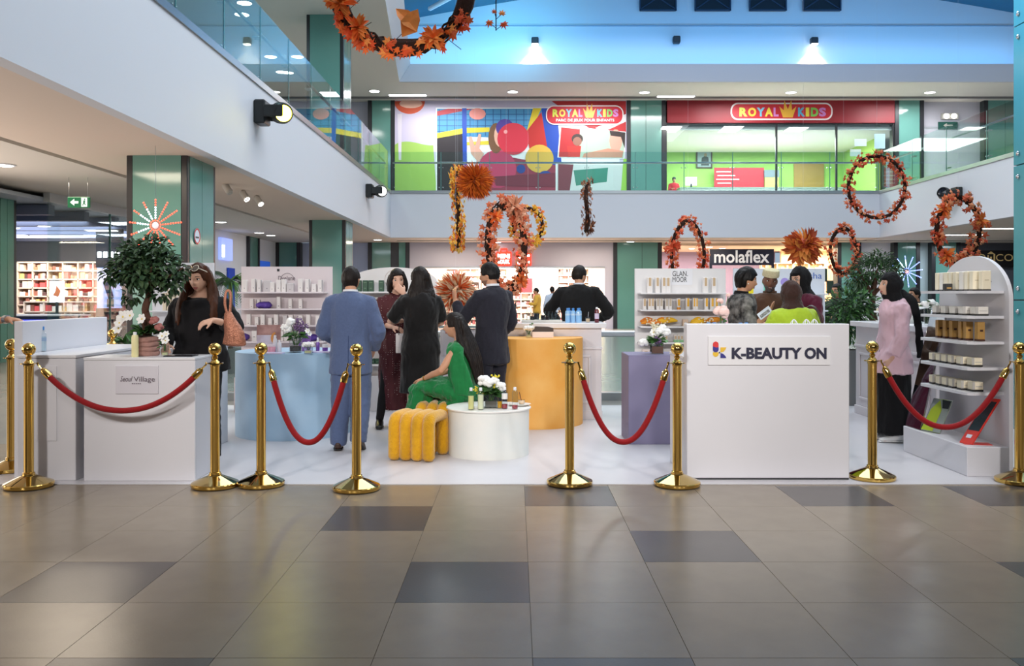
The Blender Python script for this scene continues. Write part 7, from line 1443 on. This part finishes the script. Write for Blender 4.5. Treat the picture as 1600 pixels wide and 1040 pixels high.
mb.obj('trunk', bark, o, True); crown_leaves(o, [(0, 0, 1.75, .3, .6), (-.22, 0, 1.62, .18, .6), (.24, 0, 1.72, .2, .6), (.05, 0, 1.9, .2, .5), (-.3, 0, 1.5, .12, .7), (.1, -.1, 1.2, .08, 1)], 1500, .085, .022, 14, [leafg, leafd, M('leaf_olive')])
o = E('potted_shrub', 'dense green shrub standing left of the right bar', 'plant', (GX(1323, 11.3), 11.3, .005)); MB().lathe([(.16, 0), (.2, .7), (.18, .7), (.17, .65), (0, .65)], 24).obj('pot', M('grey_pot'), o, True); crown_leaves(o, [(0, 0, 1.2, .3, .9), (-.1, -.05, 1.02, .26, .9), (.18, 0, 1.3, .2, .6)], 1000, .10, .035, 15, [leafg, leafd])
# palms in the left aisle
def palm(label, p, h, n, L, seed):
    o = E('potted_palm', label, 'palm', p); r = random.Random(seed); MB().lathe([(.2, 0), (.26, .45), (.23, .45), (.22, .4), (0, .4)], 24).obj('pot', M('grey_pot'), o, True); MB().sweep([(0, 0, .35), (.03, 0, h * .5), (0, 0, h)], [.05, .04, .03], 10, None, 0, 3).obj('trunk', bark, o, True)
    for k in range(n):
        a = 2 * PI * k / n + r.uniform(-.2, .2); rise = r.uniform(.15, .75); d = Vector((math.cos(a), math.sin(a), 0)); pts = [Vector((0, 0, h)) + d * (L * t) + Vector((0, 0, L * (rise * t * 1.6 - 1.25 * t * t))) for t in [j / 6 for j in range(7)]]
        mb = MB().sweep(pts, [.010, .009, .008, .007, .006, .004, .002], 6)
        for j in range(22):
            t = .18 + .8 * j / 22; i = min(int(t * 6), 5); c = pts[i].lerp(pts[i + 1], t * 6 - i); s = Vector((-d.y, d.x, 0))
            for e in (-1, 1): leaf_pts(mb, c, s * e + d * .7 + Vector((0, 0, -.45)), (0, 0, 1), L * .34 * (1.1 - t * .6), .022)
        mb.obj('frond', leafd if k % 3 else M('frond_light', (92, 140, 62), .5), o)
palm('tall palm with long drooping fronds left of the shelf of violet cartons', (GX(359, 15.9), 15.9, 0), 1.65, 11, .62, 2); palm('second palm with pale tips rising behind the shelf of violet cartons', (GX(424, 18.0), 18.0, 0), 1.75, 9, .55, 5)

# ---------------------------------------------------------------- hanging autumn wreaths and balls
twig = M('twig_dark', (58, 38, 30), .9, 0, .2, (30, .6), (60, .8)); fishline = M('hanging_line', (214, 218, 224), .5)
LC = {'orange': [(244, 112, 44), (232, 84, 36), (250, 150, 70), (220, 96, 50)], 'gold': [(252, 186, 50), (246, 156, 44), (255, 212, 96), (236, 122, 44)], 'rust': [(222, 92, 54), (234, 122, 72), (204, 76, 46), (240, 150, 104)], 'pink': [(230, 142, 104), (220, 114, 72), (236, 168, 132), (214, 92, 50)], 'dry': [(150, 100, 76), (190, 150, 120), (120, 76, 56), (204, 110, 60)]}
def lm(c): return M('leaf_%d_%d_%d' % c, c, .6, 0, .3, (12, .5), None, 0, tuple(int(v * .78) for v in c))
def hang(o, z0, top=12.0):
    MB().sweep([(0, 0, z0), (0, 0, top - o.location.z)], .0008, 4).obj('hanging_line', fishline, o)
def wreath(label, p, rx, rz, yaw, n, sz, pal, thick=.03, seed=1, clumps=(), tilt=0, spread=1.0, arc=None, single=False, gap=None, top=12.0):
    o = E('wreath', label, 'wreath', p, yaw, 'hanging autumn wreaths'); r = random.Random(seed)
    a0, a1 = arc or (0, 2 * PI)
    def q(a, k=1.0): return Vector((rx * k * math.cos(a), .012 * math.sin(3 * a + seed), rz * k * math.sin(a)))
    N = 40; full = arc is None; angs = [a0 + (a1 - a0) * k / (N if full else N - 1) for k in range(N)]
    MB().sweep([q(a) for a in angs], [thick * (.85 + .25 * math.sin(5 * a + seed)) for a in angs], 9, (0, 1, 0), 0, 1, .3, None, full).obj('twig_ring', twig, o, True)
    tw = MB()
    for j in range(5):
        ph = j * 1.3; tw.sweep([q(a, 1 + thick / rx * .9 * math.cos(7 * a + ph)) + Vector((0, thick * .9 * math.sin(7 * a + ph), 0)) for a in angs], .005 + thick * .08, 5, (0, 1, 0), 0, 1, .3, None, full)
    for j in range(16): a = r.uniform(a0, a1); b = q(a); tw.sweep([b, b + Vector((r.uniform(-1, 1), r.uniform(-.6, .6), r.uniform(-1, 1))) * rx * .28], .003, 4)
    tw.obj('loose_twigs', twig, o)
    mats = [lm(c) for c in LC[pal]]
    if single:
        mes = []
        for k in range(4):
            mb = MB(); star_leaf(mb, (0, 0, 0), (0, -1, 0), (0, 0, 1), 1.0, 0, 7); t_ = mb.obj('leaf', mats[k], None); mes.append(t_.data); bpy.data.objects.remove(t_)
        for k in range(n):
            a = r.uniform(a0, a1) if not gap or r.random() > .7 else r.uniform(*gap); out = r.uniform(-.25, 1) ; c = q(a) + (q(a).normalized()) * thick * 1.6 * out + Vector((0, -thick * r.uniform(.3, 1.3), 0)); s = sz * r.uniform(.6, 1.25)
            l = bpy.data.objects.new('leaf', mes[k % 4]); sc.collection.objects.link(l); l.parent = o; l.location = c; l.rotation_euler = (r.uniform(-.7, .7), r.uniform(0, 6.28), r.uniform(-.8, .8)); l.scale = (s, s, s)
    else:
        mb = MB()
        for k in range(n):
            a = r.uniform(a0, a1)
            if gap and gap[0] < a < gap[1] and r.random() < .8: continue
            th = r.uniform(0, 2 * PI); rad = thick * r.uniform(.9, 2.4) * spread; c = q(a) + q(a).normalized() * rad * math.cos(th) + Vector((0, rad * math.sin(th), 0)); nn = Vector((r.uniform(-.7, .7), -1, r.uniform(-.5, .7)))
            star_leaf(mb, c, nn, (r.uniform(-1, 1), 0, r.uniform(-1, 1)), sz * r.uniform(.8, 1.6), r.randrange(4), 5)
        S(mb.obj('leaves', mats, o), 'stuff')
    for (a, s, kind) in clumps:
        c = q(a) + Vector((0, -thick * 1.2, 0)); mb = MB()
        for k in range(26):
            d = Vector((r.gauss(0, 1), r.gauss(-.5, .7), r.gauss(0, 1))).normalized(); leaf_pts(mb, c, d, (0, -1, .3), s * r.uniform(.7, 1.1), s * .3, r.randrange(2))
        mb.obj('leaf_cluster', [lm(LC[kind][0]), lm(LC[kind][2])], o)
    hang(o, rz, top); return o
w1 = wreath('large foreground wreath of twigs and orange maple leaves, cut by the top of the picture', P(628, -28, 8.0), .60, .60, .1, 96, .155, 'orange', .075, 3, [(3.55, .17, 'orange'), (2.95, .17, 'orange'), (5.2, .14, 'orange'), (4.0, .15, 'orange'), (2.5, .16, 'orange')], single=True, gap=(3.2, 5.9))
for k, (x, y, rx, ry, rz) in enumerate(((628, 38, .2, .5, .3), (652, 30, -.3, -.6, .4))):
    l = MB(); 
    leaf_pts(l, (0, 0, 0), (0, 0, 1), (0, -1, 0), .30, .17, 0, .2); q = l.obj('large_leaf', lm(LC['orange'][2]), w1); q.location = w1.matrix_basis.inverted() @ P(x, y + 20, 7.9); q.rotation_euler = (rx, ry, rz)
o = E('leaf_sprig', 'small hanging sprig of orange leaves at the top of the picture', 'decoration', P(775, 25, 8.0)); MB().sweep([(0, 0, .5), (0, 0, -.13)], .005, 6).obj('stem', twig, o)
for k, (x, z, s) in enumerate(((-.06, -.06, .12), (.07, -.075, .12), (.055, .02, .10), (-.015, .035, .08), (0, .2, .1))):
    mb = MB(); star_leaf(mb, (x, -.01, z), (.2 * (k - 2), -1, .2), (x * 3, 0, -.6 if k < 2 else .8), s, 0, 7); mb.obj('leaf', lm(LC['orange'][k % 4]), o); MB().sweep([(0, 0, z - .05), (x, 0, z)], .003, 5).obj('twig', twig, o)
hang(o, .5)
wreath('wreath seen edge-on as a vertical strip of golden leaves, left of the centre', P(715, 326, 12.0), .40, .50, 1.636, 520, .08, 'gold', .03, 5, (), spread=1.5)
wreath('wreath seen edge-on, brown and dried, hanging before the back balcony', P(917, 324, 13.0), .28, .34, 1.49, 120, .08, 'dry', .03, 6, [(5.4, .14, 'dry'), (4.9, .12, 'dry')], spread=1.3)
wreath('large oval wreath of dark twigs and dusty orange leaves behind the suited man', P(791, 386, 11.2), .275, .54, .55, 380, .09, 'pink', .042, 7, [(1.3, .17, 'pink'), (.9, .14, 'pink'), (5.4, .13, 'orange'), (2.4, .13, 'orange')], spread=1.4)
wreath('small golden wreath touching the large oval one', P(825, 352, 12.0), .215, .23, .35, 230, .06, 'gold', .022, 8, [(5.2, .11, 'gold')], spread=1.4)
wreath('round rust coloured wreath before the right corner of the back balcony', P(1370, 292, 12.0), .41, .42, .12, 330, .064, 'rust', .022, 9, (), spread=1.7)
wreath('oval wreath of rust leaves before the right balcony, over the arched display', P(1497, 360, 11.0), .30, .41, .2, 220, .088, 'rust', .03, 10, [(2.5, .13, 'orange'), (.3, .12, 'orange'), (4.0, .13, 'orange'), (4.9, .10, 'orange'), (3.4, .12, 'rust')], spread=1.5)
wreath('tall arch-shaped wreath of rust leaves above the shelf of tan striped cartons', P(1075, 399, 13.0), .27, .50, .35, 260, .078, 'rust', .024, 11, [(2.9, .14, 'rust')], spread=1.8)
wreath('narrow oval wreath of rust leaves right of the hanging leaf ball', P(1318, 392, 13.0), .21, .33, .2, 190, .064, 'rust', .022, 12, (), spread=1.6)
def leaf_ball(label, p, r0, n, L, W, cols, seed, core, star=False, fine=False):
    o = E('leaf_ball', label, 'decoration', p, 0, 'hanging leaf balls'); r = random.Random(seed); MB().ell((0, 0, 0), r0 * .45, 16, 12).obj('core', core, o, True); mats = [lm(c) for c in cols]; mb = MB()
    for k in range(n):
        d = Vector((r.gauss(0, 1), r.gauss(0, 1), r.gauss(0, 1))).normalized(); leaf_pts(mb, d * r0 * .35, d + Vector((r.uniform(-.3, .3), r.uniform(-.3, .3), r.uniform(-.45, .1))), (d.z, -1, d.x), L * r.uniform(.75, 1.15), W * r.uniform(.8, 1.2), r.randrange(len(mats)))
    S(mb.obj('leaves', mats, o), 'stuff'); hang(o, r0 * .3); return o
leaf_ball('burnt orange pampas ball hanging high beside the golden strip wreath', P(742, 283, 11.0), .23, 700, .17, .022, [(214, 104, 34), (230, 124, 40), (190, 84, 28)], 1, lm((150, 66, 22)))
leaf_ball('orange and cream pampas ball hanging left of the suited man', P(712, 456, 10.2), .24, 800, .17, .026, [(214, 96, 50), (236, 200, 160), (226, 120, 64), (244, 220, 190)], 2, lm((200, 96, 50)))
leaf_ball('ball of large orange leaves hanging right of the navy shop sign', P(1255, 385, 12.0), .25, 170, .19, .07, [(206, 96, 44), (226, 130, 60), (176, 74, 40), (240, 160, 80)], 3, lm((176, 74, 40)))

# ---------------------------------------------------------------- moving head spotlights on the balconies
def moving_head(label, p, rz, lens, tiltv):
    o = E('moving_spotlight', label, 'light', p, rz, 'moving spotlights'); bk = M('lamp_body_black', (26, 28, 28), .4)
    o.scale = (1.2, 1.2, 1.2); MB().b2(-.155, .02, -.16, .16, -.18, .18, .02).obj('base_box', bk, o)
    for s in (-1, 1): MB().b2(.0, .30, s * .19 - .02, s * .19 + .02, -.09, .09, .015).obj('yoke_arm', bk, o)
    m = Matrix.Translation((.22, 0, 0)) @ tiltv.to_track_quat('Z', 'Y').to_matrix().to_4x4()
    MB().lathe([(.0, -.2), (.12, -.19), (.155, -.1), (.155, .12), (.14, .17), (.125, .17), (.12, .15)], 28, mat=m).obj('head', bk, o, True)
    for k in range(4): MB().lathe([(.158, -.08 + .05 * k), (.162, -.075 + .05 * k), (.162, -.06 + .05 * k), (.158, -.055 + .05 * k)], 24, mat=m).obj('cooling_ring', bk, o, True)
    MB().lathe([(.12, .15), (.06, .172), (.0, .178)], 28, mat=m).obj('lens', lens, o, True); return o
moving_head('glaring yellow moving spotlight fixed to the left balcony fascia', (XL + .19, 16.2, 4.74), 0, M('lens_yellow', (255, 236, 60), .3, emit=45), Vector((.55, -1, -.25)))
moving_head('black moving spotlight with a white lens at the far end of the left balcony', (XL + .19, 28.2, 4.72), 0, M('lens_white', (255, 255, 250), .3, emit=3), Vector((.45, -1, -.15)))
moving_head('unlit black moving spotlight on the right balcony fascia above a wreath', (XR - .19, 27.6, 4.55), PI, M('screen_black'), Vector((.8, .5, .3)))
